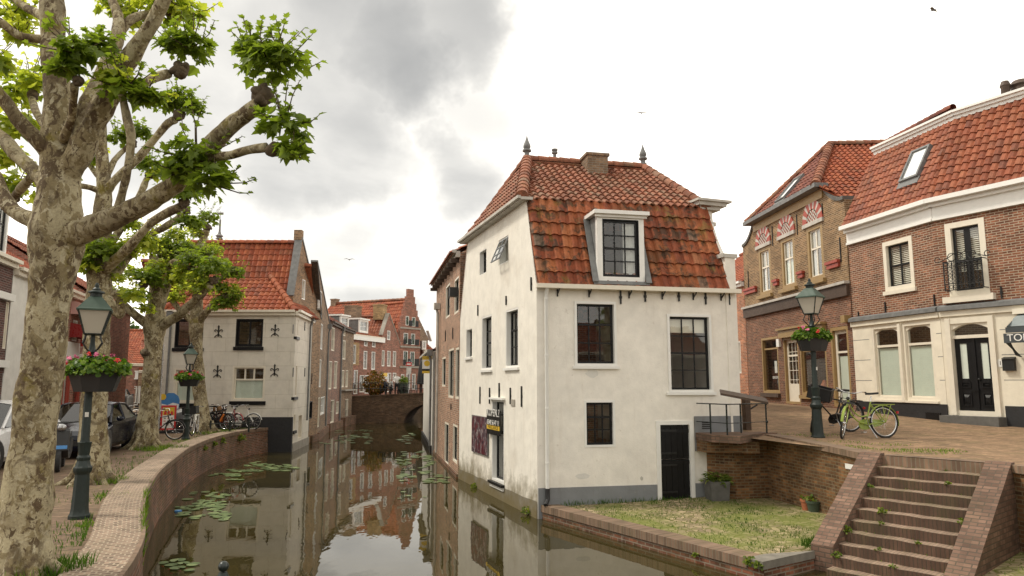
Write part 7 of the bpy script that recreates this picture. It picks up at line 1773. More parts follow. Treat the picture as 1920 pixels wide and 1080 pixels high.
    for s, z in ((-.09, -.16), (.09, .16)):
        q.tube([BB, BB + V((0, s, 0)), BB + V((.04 * (1 if s > 0 else -1), s * 1.1, z))], .009, 5); q.box(BB + V((.04 * (1 if s > 0 else -1), s * 1.65, z)), (.08, .1, .02))
    q.build('crank', M['steel'], t, world=False)
    q = MB(); q.tube([BB + V((-.05, .03, -.02)), BB + V((-.10, .19, -.29))], .011, 5); q.build('kickstand', M['steel'], t, world=False)
    q = MB(); z = .735
    for s in (-.06, 0, .06): q.tube([V((-.30, s, z)), V((-.80, s, z))], .007, 5)
    for x in (-.32, -.55, -.8): q.tube([V((x, -.06, z)), V((x, .06, z))], .007, 5)
    for s in (-.065, .065): q.tube([V((-.70, s, z)), RW + V((-.0, s, 0))], .008, 5); q.tube([V((-.48, s, z)), RW + V((.0, s, 0))], .008, 5)
    q.build('rear_rack', M[guard], t, smooth=50, world=False)
    if rack or crate:
        q = MB(); x0, x1, z = HT.x + .08, HT.x + .42, HT.z - .06
        for s in (-.15, -.05, .05, .15): q.tube([T((x0, s, z)), T((x1, s, z))], .007, 5)
        for x in (x0, (x0 + x1) / 2, x1): q.tube([T((x, -.15, z)), T((x, .15, z))], .007, 5)
        if rack: q.tube([T(p) for p in ((x0, -.15, z), (x0, -.15, z + .2), (x0, .15, z + .2), (x0, .15, z))], .008, 5); q.tube([T(p) for p in ((x0, -.15, z + .1), (x1, -.15, z + .1), (x1, .15, z + .1), (x0, .15, z + .1))], .006, 5)
        for s in (-.12, .12): q.tube([T((x1 - .08, s, z)), T(FW_ + V((0, s * .5, 0)))], .007, 5)
        q.build('front_rack', M['plastic_black'], t, smooth=50, world=False)
    if crate:
        q = MB(); x0, x1, w_, z, h = HT.x + .06, HT.x + .42, .25, HT.z - .045, .26
        def bx(c0, c1):
            p = [V((x, y, zz)) for x, y, zz in ((c0[0], c0[1], c0[2]), (c1[0], c0[1], c0[2]), (c1[0], c1[1], c0[2]), (c0[0], c1[1], c0[2]))]; q.prism([T(k) for k in p], T((0, 0, c1[2])) - T((0, 0, c0[2])))
        bx((x0, -w_, z), (x1, w_, z + .012)); bx((x0, -w_, z), (x0 + .015, w_, z + h)); bx((x1 - .015, -w_, z), (x1, w_, z + h)); bx((x0, -w_, z), (x1, -w_ + .015, z + h)); bx((x0, w_ - .015, z), (x1, w_, z + h)); bx((x0 - .012, -w_ - .012, z + h), (x0 + .02, w_ + .012, z + h + .025)); bx((x1 - .02, -w_ - .012, z + h), (x1 + .012, w_ + .012, z + h + .025)); bx((x0, -w_ - .012, z + h), (x1, -w_ + .02, z + h + .025)); bx((x0, w_ - .02, z + h), (x1, w_ + .012, z + h + .025))
        q.build('crate', M[crate], t, world=False)
    if basket:
        q = MB(); z = .745; P = [V((-.36, -.16, z)), V((-.80, -.16, z)), V((-.80, .16, z)), V((-.36, .16, z))]; q.prism(P, (0, 0, .24)); q.build('basket', M[basket], t, world=False)
    if battery:
        q = MB(); q.prism([V((.30, -.05, .62)), V((.24, -.05, .68)), V((.02, -.05, .40)), V((.08, -.05, .34))], (0, .1, 0)); q.build('battery', M['bike_orange'], t, world=False)
    return t
GBK = 'bicycles parked on the right street'
def heading(p, q): return math.atan2(q.y - p.y, q.x - p.x)
def bike_at(u, v, z, ang, **k):
    r = onZ(u, v, z); d = V((math.cos(ang), math.sin(ang), 0)); b = bicycle(loc=r + d * .535, rz=ang, group=GBK, **k); b.scale = (1.03,) * 3; b.location.z = zst(b.location.y) + .003; return b
bike_at(1661, 824, 1.715, math.pi + .20, label='light green city bicycle on its stand beside the right lantern post', frame='green_bike', steer=48, lean=4, rack=True, style='step')
bike_at(1596, 815, 1.74, math.pi + .28, label='black transport bicycle with a black crate behind the right lantern post', frame='black', steer=42, lean=-5, crate='plastic_black', style='diamond', rim='steel')
GBL = 'bicycles parked along the left quay'
def bike_px(u, v, rz, sc=1.0, **k):
    p = onZ(u, v, QL)
    if p.y > 30.5: p = CAM + (p - CAM) * (30.5 / p.y)
    b = bicycle(loc=(p.x, p.y, QL + .01), rz=R_(rz), group=GBL, fine=False, **k); b.scale = (sc,) * 3; return b
bike_px(365, 816, -75, label='white bicycle with black front crate behind the smaller lantern post', frame='bike_white', crate='plastic_black', steer=-10, lean=4)
bike_px(402, 806, -22, label='black bicycle with brown tyres first in the row by the fourth tree', frame='black', style='diamond', lean=-4)
bike_px(413, 802, -30, label='grey electric bicycle with orange battery in the row by the cream house', frame='iron', style='diamond', battery=True, lean=4)
bike_px(426, 802, -28, label='dark red bicycle with wicker basket in the row by the cream house', frame='bike_red', basket='wicker', lean=-3)
bike_px(452, 801, -12, label='white bicycle at the right end of the row by the cream house', frame='bike_white', style='step', lean=5, steer=15)
bike_px(258, 822, 150, label='silver white low step electric bicycle left of the third tree', frame='bike_white', style='low', lean=4, steer=-15)
bike_px(246, 813, 165, label='black bicycle behind the silver white bicycle', frame='black', style='step', lean=-4)
bike_px(296, 826, 5, label='black bicycle half hidden behind the third tree and grey pole', frame='black', style='diamond', lean=4)
bike_px(274, 775, 20, label='distant dark bicycle near the grey stone post', frame='black', style='diamond', lean=4)
# ---------------------------------------------------------------- cars and scooter
def car(label, loc, rz, paint_, zs=1.0, plate='yellow', name='parked_car'):
    t = thing(name, label, 'car', loc, rz, 'parked cars'); H = zs
    st = [(2.18, .62, .50, .30), (2.12, .74, .60, .22), (1.9, .83, .70, .19), (1.5, .87, .80, .19), (.95, .885, .92, .19), (.2, .89, .95, .19), (-.8, .89, .97, .19), (-1.5, .88, .98, .19), (-1.95, .84, .96, .22), (-2.12, .76, .88, .28), (-2.2, .66, .70, .36)]
    q = MB(); rings = []
    for x, w, tp, bt in st:
        tp *= H; m_ = (tp + bt) / 2
        half = [(w * .88, bt), (w, bt + .12), (w * 1.0, m_), (w * .985, tp - .12), (w * .93, tp - .03), (w * .6, tp + .01), (0, tp + .025)]
        rings.append([V((x, y, z)) for y, z in half] + [V((x, -y, z)) for y, z in reversed(half[:-1])])
    for A, B in zip(rings, rings[1:]):
        for k in range(len(A) - 1): q.face([A[k], B[k], B[k + 1], A[k + 1]])
        q.face([A[-1], B[-1], B[0], A[0]])
    q.face(rings[0][::-1]); q.face(rings[-1]); body = q.build('body', M[paint_], t, smooth=35, world=False)
    gs = [(1.05, .80, .90, .93), (.30, .62, .91, 1.40), (-.25, .63, .93, 1.44), (-1.0, .61, .94, 1.40), (-1.85, .72, .95, .98)]
    q = MB(); rings = []
    for x, w, b, tp in gs: rings.append([V((x, .84 if abs(x) < 1.6 else .76, b * H)), V((x, w + .03, (tp - .05) * H)), V((x, w * .55, tp * H)), V((x, -w * .55, tp * H)), V((x, -w - .03, (tp - .05) * H)), V((x, -.84 if abs(x) < 1.6 else -.76, b * H))])
    for A, B in zip(rings, rings[1:]):
        for k in range(5): q.face([A[k], B[k], B[k + 1], A[k + 1]])
    q.build('windows', M['glass_car'], t, smooth=30, world=False)
    q = MB(); up_ = up3 * .012
    for A, B in list(zip(rings, rings[1:]))[1:3]:
        for k in (1, 2, 3): q.face([A[k] + up_, B[k] + up_, B[k + 1] + up_, A[k + 1] + up_])
    for s in (0, -1):
        for (i, j) in ((0, 1), (1, 2), (2, 3), (3, 4)):
            a_, b_ = rings[i][1 if s == 0 else 4], rings[j][1 if s == 0 else 4]; q.tube([a_, b_], .035, 6)
        for i in (2,): q.tube([rings[i][0 if s == 0 else 5], rings[i][1 if s == 0 else 4]], .04, 6)
    q.build('roof', M[paint_], t, smooth=40, world=False)
    q = MB(); q.box((-.4, 0, .56), (1.9, 1.3, .5)); q.build('seats', M['plastic_black'], t, world=False)
    for x in (1.38, -1.32):
        for s in (-1, 1):
            q = MB(); T = Matrix.Rotation(math.pi / 2, 3, 'X'); q.lathe((x, s * .79, .33), [(.2, -.1), (.33, -.09), (.33, .09), (.2, .1)], 20, ax=T); w = q.build('wheel', M['rubber'], t, smooth=40, world=False)
            q = MB(); q.lathe((x, s * .80, .33), [(.05, -.1), (.2, -.105), (.2, .105), (.05, .1)], 16, ax=T); q.build('rim', M['steel'], w, world=False)
            q = MB(); q.lathe((x, s * .75, .34), [(.39, -.14), (.39, .142)], 18, ax=T); q.build('wheel_arch', M['plastic_black'], t, world=False)
    for s in (-1, 1):
        q = MB(); q.ball((2.02, s * .62, .60 * H), .13, 10, 6, sc=(.8, 1.3, .6)); q.build('headlight', M['steel'], t, smooth=True, world=False)
        q = MB(); q.box((-2.14, s * .62, .76 * H), (.1, .22, .16)); q.build('tail_light', M['redlight'], t, world=False)
        q = MB(); q.ball((.72, s * .98, .98 * H), .1, 8, 6, sc=(.6, 1, .7)); q.build('mirror', M[paint_], t, smooth=True, world=False)
    q = MB(); q.box((2.17, 0, .42), (.05, .9, .14)); q.build('grille', M['plastic_black'], t, world=False)
    for x in (2.2, -2.2):
        q = MB(); q.box((x, 0, .45 if x > 0 else .55), (.03, .52, .11)); q.build('number_plate', M[plate], t, world=False)
    return t
p = onZ(160, 852, QL); car('dark blue parked car behind the second tree trunk', (p.x - .3, p.y + .6, QL), R_(-76), 'car_blue')
p = onZ(-30, 885, QL); car('white parked car at the left edge beside the nearest tree', (p.x - .75, p.y + 1.0, QL), R_(-80), 'car_white', 1.08)
p = onZ(218, 766, QL); car('distant black car at the end of the left street', (p.x, p.y, QL), R_(112), 'plastic_black', 1.05)
p = onZ(112, 880, QL); sct = thing('motor_scooter', 'black motor scooter parked between the near trees', 'scooter', (p.x, p.y, QL), R_(-62))
for x in (.62, -.58):
    q = MB(); q.lathe((x, 0, .24), [(.12, -.05), (.23, -.045), (.24, 0), (.23, .045), (.12, .05)], 16, ax=Matrix.Rotation(math.pi / 2, 3, 'X')); w = q.build('wheel', M['rubber'], sct, smooth=40, world=False)
q = MB(); q.prism([V((x, -.17, z)) for x, z in ((.42, .95), (.50, .90), (.62, .48), (.42, .30), (-.1, .24), (-.85, .34), (-.9, .66), (-.3, .70), (-.15, .40), (.22, .34))], (0, .34, 0)); q.build('fairing', M['plastic_black'], sct, world=False)
q = MB(); q.prism([V((x, -.14, z)) for x, z in ((-.2, .70), (-.28, .80), (-.85, .82), (-.9, .70))], (0, .28, 0)); q.build('seat', M['rubber'], sct, world=False)
q = MB(); q.tube([V((.40, 0, .9)), V((.36, 0, 1.06))], .03, 6); q.tube([V((.28, .36, 1.1)), V((.38, .1, 1.08)), V((.38, -.1, 1.08)), V((.28, -.36, 1.1))], .018, 6); q.build('handlebar', M['iron'], sct, world=False)
q = MB(); q.ball((.5, 0, .98), .11, 10, 6, sc=(.7, 1, .8)); q.build('headlight', M['steel'], sct, smooth=True, world=False)
q = MB(); q.prism([V((.60, -.15, .5)), V((.60, .15, .5)), V((.44, .15, .9)), V((.44, -.15, .9))], (.02, 0, .01)); q.build('blue_panel', M['blue'], sct, world=False)
q = MB(); q.box((-.94, 0, .5), (.02, .14, .12)); q.build('number_plate', M['yellow'], sct, world=False)
q = MB(); q.tube([V((-.1, -.1, .26)), V((-.16, -.2, .0))], .015, 5); q.build('stand', M['iron'], sct, world=False)
# ---------------------------------------------------------------- signs and bits on the left quay
p = onZ(294, 838, QL); spole = thing('sign_pole', 'plain grey steel pole beside the third tree', 'pole', (p.x, p.y, QL)); q = MB(); q.tube([V((0, 0, 0)), V((0, 0, 3.2))], .035, 10); q.build('tube', M['steel'], spole, smooth=50, world=False)
for z in (1.25, 2.2): q = MB(); q.lathe((0, 0, z), [(.045, 0), (.045, .05)], 10); q.build('clamp', M['steel'], spole, world=False)
p = onZ(314, 812, QL); bd = thing('pavement_board', 'red framed pavement board with menu poster beside the grey pole', 'board', (p.x, p.y, QL), R_(12))
q = MB(); Wz = type('F', (), {})
def fb(mb, x0, x1, z0, z1, y0, y1, m=0): mb.obox((x0, y0, z0), (x1 - x0, 0, 0), (0, y1 - y0, 0), (0, 0, z1 - z0), m)
for a_ in ((-.28, .28, .12, .19), (-.28, .28, 1.02, 1.09), (-.28, -.22, .19, 1.02), (.22, .28, .19, 1.02)): fb(q, *a_, -.03, .03)
q.build('frame', M['red'], bd, world=False); q = MB(); fb(q, -.22, .22, .19, 1.02, -.015, .01); q.build('poster', M['white'], bd, world=False)
q = MB(); fb(q, -.21, .21, .70, 1.01, -.019, -.0155); q.build('yellow_field', M['yellow'], bd, world=False)
q = MB()
for x, z in ((-.12, .82), (0, .84), (.12, .81)): q.prism([V((x - .05, -.022, z - .1)), V((x + .05, -.022, z - .1)), V((x + .04, -.022, z + .02)), V((x, -.022, z + .07)), V((x - .04, -.022, z + .02))], (0, .002, 0))
q.build('red_figures', M['red'], bd, world=False)
for r_i in range(3):
    for c_i in range(3): q = MB(); fb(q, -.17 + c_i * .13, -.09 + c_i * .13, .33 + r_i * .11, .39 + r_i * .11, -.018, -.0155); q.build('menu_item', M['pink' if (r_i + c_i) % 2 else 'stone'], bd, world=False)
q = MB(); fb(q, -.3, .3, 0, .08, -.2, .2); fb(q, -.2, -.16, .08, .13, -.02, .02); fb(q, .16, .2, .08, .13, -.02, .02); q.build('foot', M['rubber'], bd, world=False)
p = onZ(316, 808, QL); ic = thing('ice_cream_sign', 'blue ice cream sign with round yellow disc behind the red board', 'sign', (p.x, p.y, QL), R_(10))
q = MB(); q.prism([V((x, 0, z)) for x, z in ((-.34, .9), (.34, .9), (.36, 1.25), (.3, 1.42), (.12, 1.56), (-.1, 1.56), (-.26, 1.44), (-.36, 1.28))], (0, .03, 0)); q.build('panel', M['blue'], ic, world=False)
q = MB(); q.prism([V((x, -.004, z)) for x, z in ((-.33, .91), (.33, .91), (.34, 1.1), (.1, 1.16), (-.1, 1.06), (-.34, 1.12))], (0, .0035, 0)); q.build('white_wave', M['white'], ic, world=False)
q = MB(); q.prism([V((-.30 + .13 * math.cos(k * .5236), -.01, 1.40 + .13 * math.sin(k * .5236))) for k in range(12)], (0, .008, 0)); q.build('yellow_disc', M['yellow'], ic, world=False)
q = MB()
for x in (-.2, .2): q.tube([V((x, .015, 0)), V((x, .015, .92))], .02, 6)
q.tube([V((-.2, .015, .5)), V((.2, .015, .5))], .018, 6); q.build('legs', M['steel'], ic, world=False)
p = onZ(336, 812, QL); tp_ = MB(); c = V((p.x, p.y + .5, QL)); P = [(-.75, 0), (-.72, .5), (-.5, .85), (-.1, 1.0), (.3, .95), (.7, .7), (.85, .3), (.85, 0)]
for k in range(5):
    y0, y1 = -.35 + .14 * k, -.35 + .14 * (k + 1)
    f = lambda x, z, y: c + V((x * (1 - .25 * abs(y) / .35), y, z * (1 - .45 * (abs(y) / .35) ** 2) + .03 * noise.noise(V((x * 3, y * 4, z * 3)))))
    for (xa, za), (xb, zb) in zip(P, P[1:]): tp_.face([f(xa, za, y0), f(xb, zb, y0), f(xb, zb, y1), f(xa, za, y1)])
for y in (-.35, .35): tp_.face([f(x, z, y) for x, z in (P if y < 0 else P[::-1])])
tag(tp_.build('covered_cargo_bike', M['plastic_black']), 'black tarpaulin covered cargo bicycle between the red board and the lantern post', 'cargo bike')
rk = thing('bicycle_rail', 'low dark green rail on posts in front of the parked bicycles', 'rail', onZ(430, 809, QL)); pa, pb = onZ(394, 812, QL), onZ(466, 810, QL)
for f_ in (0, .5, 1):
    e = pa.lerp(pb, f_); q = MB(); q.tube([e, e + up3 * .5], .04, 8); q.build('post', M['blackgreen'], rk, smooth=50)
q = MB(); q.tube([pa + up3 * .36, pb + up3 * .36], .022, 6); q.build('rail', M['blackgreen'], rk)
p = onZ(243, 770, QL); q = MB(); q.lathe((p.x, p.y, QL), [(.22, 0), (.22, .9), (.16, 1.05), (.0, 1.1)], 10); tag(q.build('stone_post', M['concrete']), 'short grey stone post at the mouth of the far street', 'post')
for i, (u, v, lab) in enumerate(((200, 768, 'black waste container by the brick house on the left street'), (207, 768, 'second black waste container nearer the distant car'))):
    p = onZ(u, v, QL); t = thing('waste_container', lab, 'container', (p.x, p.y, QL), R_(20), 'waste containers on the left street'); q = MB(); q.prism([V((-.45, -.4, .1)), V((.45, -.4, .1)), V((.45, .4, .1)), V((-.45, .4, .1))], (0, 0, 1.0)); q.build('bin', M['plastic_black'], t, world=False)
    q = MB(); q.prism([V((-.5, -.46, 1.1)), V((.5, -.46, 1.1)), V((.5, .42, 1.2)), V((-.5, .42, 1.2))], (0, 0, .08)); q.build('lid', M['rubber'], t, world=False)
# iron post with ball top standing in the water near us
p = atY(419, 1062, 6.6); ps = thing('mooring_post', 'black iron post with round ball top at the lower edge of the view', 'post', (p.x, p.y, -.6))
q = MB(); q.lathe((p.x, p.y, -.6), [(.05, 0), (.05, p.z + .48), (.06, p.z + .5), (.035, p.z + .55)], 12); q.build('shaft', M['lampgreen'], ps, smooth=40); q = MB(); q.ball(p, .047, 16, 12); q.build('ball_top', M['blackgreen'], ps, smooth=True)
# ---------------------------------------------------------------- pots and plants on the terrace
def weed(mb, c, R, N, size=.05, up=.8, shape=ROUND):
    for i in range(N):
        d = rdir(); d.z = abs(d.z); p = c + V((d.x * R, d.y * R, d.z * R * 1.1)) * random.random() ** .5; n = (up3 * up + rdir()).normalized(); t = d + rdir() * .6 + up3 * .3
        add_leaf(mb, p, t - n * t.dot(n), n, size * random.uniform(.6, 1.3), (random.random(), 0, 0), shape, .2)
BLADE = [(0, 0), (.07, .05), (.06, .5), (0, 1.0)]
p = onZ(1345, 938, .33); pl_ = thing('planter', 'square grey concrete planter with leafy plant in the terrace corner', 'planter', (p.x, p.y, .33), R_(6))
q = MB(); b_, t_ = .2, .23
o = [[V((sx * r, sy * r, z)) for sx, sy in ((-1, -1), (1, -1), (1, 1), (-1, 1))] for r, z in ((b_, 0), (t_, .44), (t_ - .04, .44), (t_ - .05, .36))]
for A, B in zip(o, o[1:]):
    for k in range(4): q.face([A[k], A[(k + 1) % 4], B[(k + 1) % 4], B[k]])
q.build('tub', M['concrete'], pl_, world=False); q = MB(); q.face(o[-1]); q.build('soil', M['soil'], pl_, world=False)
q = MB()
for i in range(150):
    d = (rdir() + up3 * .9).normalized(); a = V((d.x * .1, d.y * .1, .40)); n = (up3 + rdir() * .6).normalized(); e = a + d * random.uniform(.06, .22); t = d + rdir() * .3; add_leaf(q, e, t - n * t.dot(n), n, random.uniform(.1, .17), (random.random() * .7, 0, 0), [(0, 0), (.16, .2), (.18, .5), (.08, .8), (0, 1)], .2)
q.build('plant', M['leaf_weed'], pl_, world=False)
def pot(label, u, v, z, r, h, mt, leaf=90, R=.16, ls=.06):
    p = onZ(u, v, z); t = thing('plant_pot', label, 'pot', (p.x, p.y, z), 0, 'plant pots by the stair wall'); q = MB(); q.lathe((0, 0, 0), [(r * .72, 0), (r * .97, h * .8), (r * 1.08, h * .8), (r * 1.1, h), (r * .95, h), (r * .9, h * .86)], 16); q.build('pot', M[mt], t, smooth=30, world=False)
    q = MB(); weed(q, V((0, 0, h * .9)), R, leaf, ls); q.build('plant', M['leaf_weed'], t, world=False)
pot('dark green plastic pot with low plant beside the stair wall', 1527, 962, .33, .15, .25, 'potgreen', 40, .13, .05)
pot('terracotta pot half hidden behind the green pot', 1513, 958, .34, .12, .24, 'terracotta', 30, .12, .05)
pot('terracotta pot with tall loose weed against the stair wall', 1545, 950, .36, .12, .2, 'terracotta', 130, .32, .06)
# ferns and weeds rooted in the quay wall
GW = 'weeds rooted in the quay wall'
for (u, v, R, N, mt, lab) in ((448, 826, .26, 170, 'leaf_weed', 'yellow green bushy weed, largest on the far quay wall'), (415, 830, .16, 90, 'leaf_weed', 'small green weed on the quay wall left of the bushy one'), (400, 835, .14, 80, 'leaf_weed', 'low green weed on the quay wall coping edge'), (382, 843, .12, 70, 'leaf_weed', 'small weed lowest and leftmost on the far quay wall')):
    # nearest point of the wall line along that view ray
    bp_ = None; r_ = ray(u, v)
    for k in range(20, len(QC) - 1):
        a_, b_ = QC[k], QC[k + 1]; W_ = Wall(a_, b_)
        den = r_.dot(W_.N)
        if abs(den) < 1e-6: continue
        t_ = (W_.P - CAM).dot(W_.N) / den; P_ = CAM + r_ * t_; s_ = (P_ - W_.P).dot(W_.D)
        if 0 <= s_ <= W_.L: bp_ = P_; break
    if bp_ is None: bp_ = atY(u, v, 25)
    q = MB(); weed(q, bp_, R, N, .07, .6); tag(q.build('wall_weed', M[mt]), lab, 'weed', GW)
# weeds on the stairs and kerb
GS = 'weeds growing on the brick stairs'
def stair_pt(k, f, d=.27): return V((T0.x, T0.y, 0)) + TD * SW * f + TDn * (RUN * k + d * RUN / .285) + up3 * (1.68 - RISE * (k + 1) - .004 * k)
for (k, f, R, N, lab) in ((1, .72, .07, 40, 'small weed at the right of the second stair riser'), (4, .25, .10, 60, 'leafy weed near the middle of the stairs'), (4, .98, .12, 60, 'pale fern against the right stair wall'), (6, .02, .14, 110, 'dark bushy weed at the left stair wall, sixth step'), (7, .36, .08, 40, 'weed in the middle of the lower stairs'), (8, .03, .13, 90, 'green bushy weed at the foot of the left stair wall'), (5, .3, .07, 30, 'tiny weed beside the middle stair weed'), (8, .55, .08, 36, 'weed in the lowest visible stairs'), (2, .03, .08, 50, 'dark weed high on the left stair wall'), (6, .68, .06, 30, 'thin weed right of the lower stairs middle')):
    q = MB(); weed(q, stair_pt(k, f) - up3 * .02, R * .62, int(N * .6), .036, .6); tag(q.build('stair_weed', M['leaf_weed']), lab, 'weed', GS)
GK = 'weeds hanging on the terrace kerb'
for (u, v, R, lab) in ((1406, 1056, .10, 'bright weed on the terrace kerb left of the corner stone'), (1427, 1064, .07, 'small weed just left of the kerb corner stone'), (1308, 1042, .05, 'tiny weed on the kerb wall further left')):
    p = Wall(E0, E1).px(u, v); p = Wall(E0, E1).pt(p[0], p[1], .03); q = MB(); weed(q, p, R, int(700 * R), .045, .5); tag(q.build('kerb_weed', M['leaf_weed']), lab, 'weed', GK)
q = MB(); p = Wall(C1, C0); s_, z_ = p.px(993, 962); weed(q, p.pt(s_, z_, .06), .13, 90, .045, .5); tag(q.build('footing_weed', M['leaf_weed']), 'green weed at the river corner of the white house', 'weed')
q = MB(); s_, z_ = p.px(894, 915); weed(q, p.pt(s_, z_, .06), .12, 60, .045, .5); tag(q.build('footing_weed', M['leaf_weed']), 'brownish weed on the footing below the canal window', 'weed')
# ---------------------------------------------------------------- grass and moss tufts
gm = MB(); random.seed(5)
def blade(p, h, c=None):
    a = random.uniform(0, 6.283); s = V((math.cos(a), math.sin(a), 0)) * random.uniform(.004, .008) ; l = V((random.uniform(-1, 1), random.uniform(-1, 1), 0)) * h * .45
    c = c or (random.random(), 0, 0); m_ = p + up3 * h * .6 + l * .4
    gm.face([p - s, p + s, m_ + s * .7, p + up3 * h + l, m_ - s * .7], uv=[(0, 0)] * 5, c=c)
def patch(cx_, cy_, z, R, N, h): 
    for i in range(N):
        a = random.uniform(0, 6.283); r = R * random.random() ** .6; blade(V((cx_ + r * math.cos(a), cy_ + r * math.sin(a), z)), h * random.uniform(.4, 1.2))
for i in range(5200):                                  # terrace
    f_, g_ = random.random(), random.random(); a_ = V((E0.x, E0.y, 0)).lerp(V((E1.x, E1.y, 0)), f_) ; b_ = V((W0.x, W0.y, 0)).lerp(V((RET[3].x, RET[3].y, 0)), f_); p = a_.lerp(b_, .1 + .9 * g_)
    if (noise.noise(V((p.x * 1.3, p.y * 1.3, 0))) + .35 * noise.noise(V((p.x * 5, p.y * 5, 2)))) < .02 and random.random() > .12: continue
    z = TZ + .1 * g_ * .9; blade(V((p.x, p.y, z)), random.uniform(.02, .065))
for i in range(260):                                   # foot of the white house and of the stair wall
    f_ = random.random(); p = WF.pt(.5 + 3.2 * f_, TZ + .04, .04 + .1 * random.random()); blade(p, random.uniform(.04, .14))
for i in range(600):
    f_ = random.random(); d_ = (1.68 - .3) / slope * f_; p = V((Tl.x, Tl.y, 0)) + TDn * d_ - TD * random.uniform(.02, .3); blade(V((p.x, p.y, TZ + .06)), random.uniform(.04, .16))
ins = offs(QC, .66)
for i in range(2600):                                  # seam behind the paved strip
    k = random.randint(4, len(QC) - 6); p = ins[k].lerp(ins[k + 1], random.random()) + V((-1, 0, 0)) * random.random() ** 2 * (.5 if k < 24 else .9)
    if noise.noise(V((p.x * 1.1, p.y * 1.1, 7))) < -.05: continue
    blade(V((p.x, p.y, QL)), random.uniform(.02, .09))
for (u, v, R, N, h) in ((110, 1072, .35, 420, .16), (60, 1085, .3, 200, .14), (205, 905, .35, 260, .12), (300, 842, .8, 700, .14), (395, 812, 1.0, 600, .12), (440, 806, .9, 400, .1), (350, 828, .5, 150, .08), (215, 930, .3, 120, .07), (165, 985, .2, 100, .06)):
    p = onZ(u, v, QL); patch(p.x, p.y, QL, R, N, h)
for i in range(1500):                                  # long grass over the quay edge
    k = random.randint(17, 27); f_ = random.random(); p = QC[k].lerp(QC[k + 1], f_); w_ = max(0, noise.noise(V((p.y * .9, 1, 3))) + .35)
    if random.random() > w_ * 1.6: continue
    h0 = random.uniform(-.42, .02); pp_ = p + V((random.uniform(.0, .05), -.02, 0)); blade(V((pp_.x, pp_.y, QL + h0)), random.uniform(.07, .2))
for i in range(2200):                                  # right street edge by the lamp and the stairs
    f_ = random.random(); k = random.randint(2, 3); a_, b_ = RET[k], RET[k + 1]; p = a_.lerp(b_, f_) + V((random.uniform(.3, 2.2), random.uniform(-.2, .5), 0))
    if noise.noise(V((p.x * 1.2, p.y * 1.2, 4))) < .08: continue
    blade(V((p.x, p.y, zst(p.y) + .002)), random.uniform(.015, .05))
for i in range(1300):
    p = V((random.uniform(Tr.x - 2.3, 8.6), random.uniform(4.8, Tr.y), .31))
    if (p - V((Tr.x, Tr.y, .31))).dot(TD) < .06: continue
    blade(p, random.uniform(.03, .13))
for i in range(500):
    k = random.randint(0, 10); p = stair_pt(k, random.random(), random.uniform(.0, .05))
    if noise.noise(p * 2.3) > .0: blade(p - up3 * .01, random.uniform(.02, .05))
kind(gm.build('grass', M['grass']), 'stuff')
# ---------------------------------------------------------------- lily pads
random.seed(9); protos = []
def pad_mesh():
    q = MB(); N = 14; a0 = .25; P = [V((0, 0, 0))] + [V(((1 + .04 * math.sin(k * 2.1)) * math.cos(a0 + (6.283 - 2 * a0) * k / N), math.sin(a0 + (6.283 - 2 * a0) * k / N), .10 * math.sin(k * 1.3 + 1 + random.random()) * random.random())) for k in range(N + 1)]
    c = (random.random(), 0, 0)
    for k in range(1, N + 1): q.face([P[0], P[k], P[k + 1]], uv=[(0, 0)] * 3, c=c)
    return q
for k in range(5):
    o = pad_mesh().build('lily_pad', M['pad']); protos.append(o)
placed = []; used = 0
CL = [((333, 922, 425, 975), 52, .17, 'flat green lily pad in the patch close under the curved quay wall', 'lily pads under the curved quay wall'),
      ((425, 865, 560, 884), 42, .2, 'flat green lily pad in the far patch where the quay wall meets the cream house', 'lily pads below the cream house'),
      ((391, 888, 466, 900), 12, .2, 'flat green lily pad in the thin line between the two quay wall patches', 'lily pads between the quay patches'),
      ((293, 1050, 366, 1070), 7, .14, 'large pale lily pad in the small group at the lower left by the quay wall', 'lily pads at the lower left'),
      ((745, 845, 850, 905), 66, .19, 'flat pale lily pad in the wide patch beside the pale brick house', 'lily pads beside the pale brick house'),
      ((575, 806, 700, 832), 40, .24, 'flat lily pad drifting along the far left house fronts', 'lily pads along the far house fronts'),
      ((745, 812, 800, 832), 16, .24, 'flat lily pad near the far bridge arch on the right', 'lily pads near the far bridge'),
      ((745, 922, 800, 936), 5, .12, 'lone lily pad drifting in mid canal before the white house', 'lily pads in mid canal')]
def on_water(p):
    if p.y < 31.4:
        xs = None
        for a_, b_ in zip(QC, QC[1:]):
            if a_.y <= p.y <= b_.y: xs = a_.x + (b_.x - a_.x) * (p.y - a_.y) / max(1e-6, b_.y - a_.y)
        if xs is not None and p.x < xs + .35: return False
    else:
        for a_, b_ in ((p0, p1), (p1, p2), (p2, p3), (p3, p4), (p4, p5)):
            if min(a_.y, b_.y) <= p.y <= max(a_.y, b_.y) and p.x < a_.x + (b_.x - a_.x) * (p.y - a_.y) / (b_.y - a_.y) + .5: return False
    for W_ in (Wb, WL, Ww):
        d_ = (p - W_.P).dot(W_.N); s_ = (p - W_.P).dot(W_.D)
        if -.5 < s_ < W_.L + .5 and d_ < .3: return False
    return True
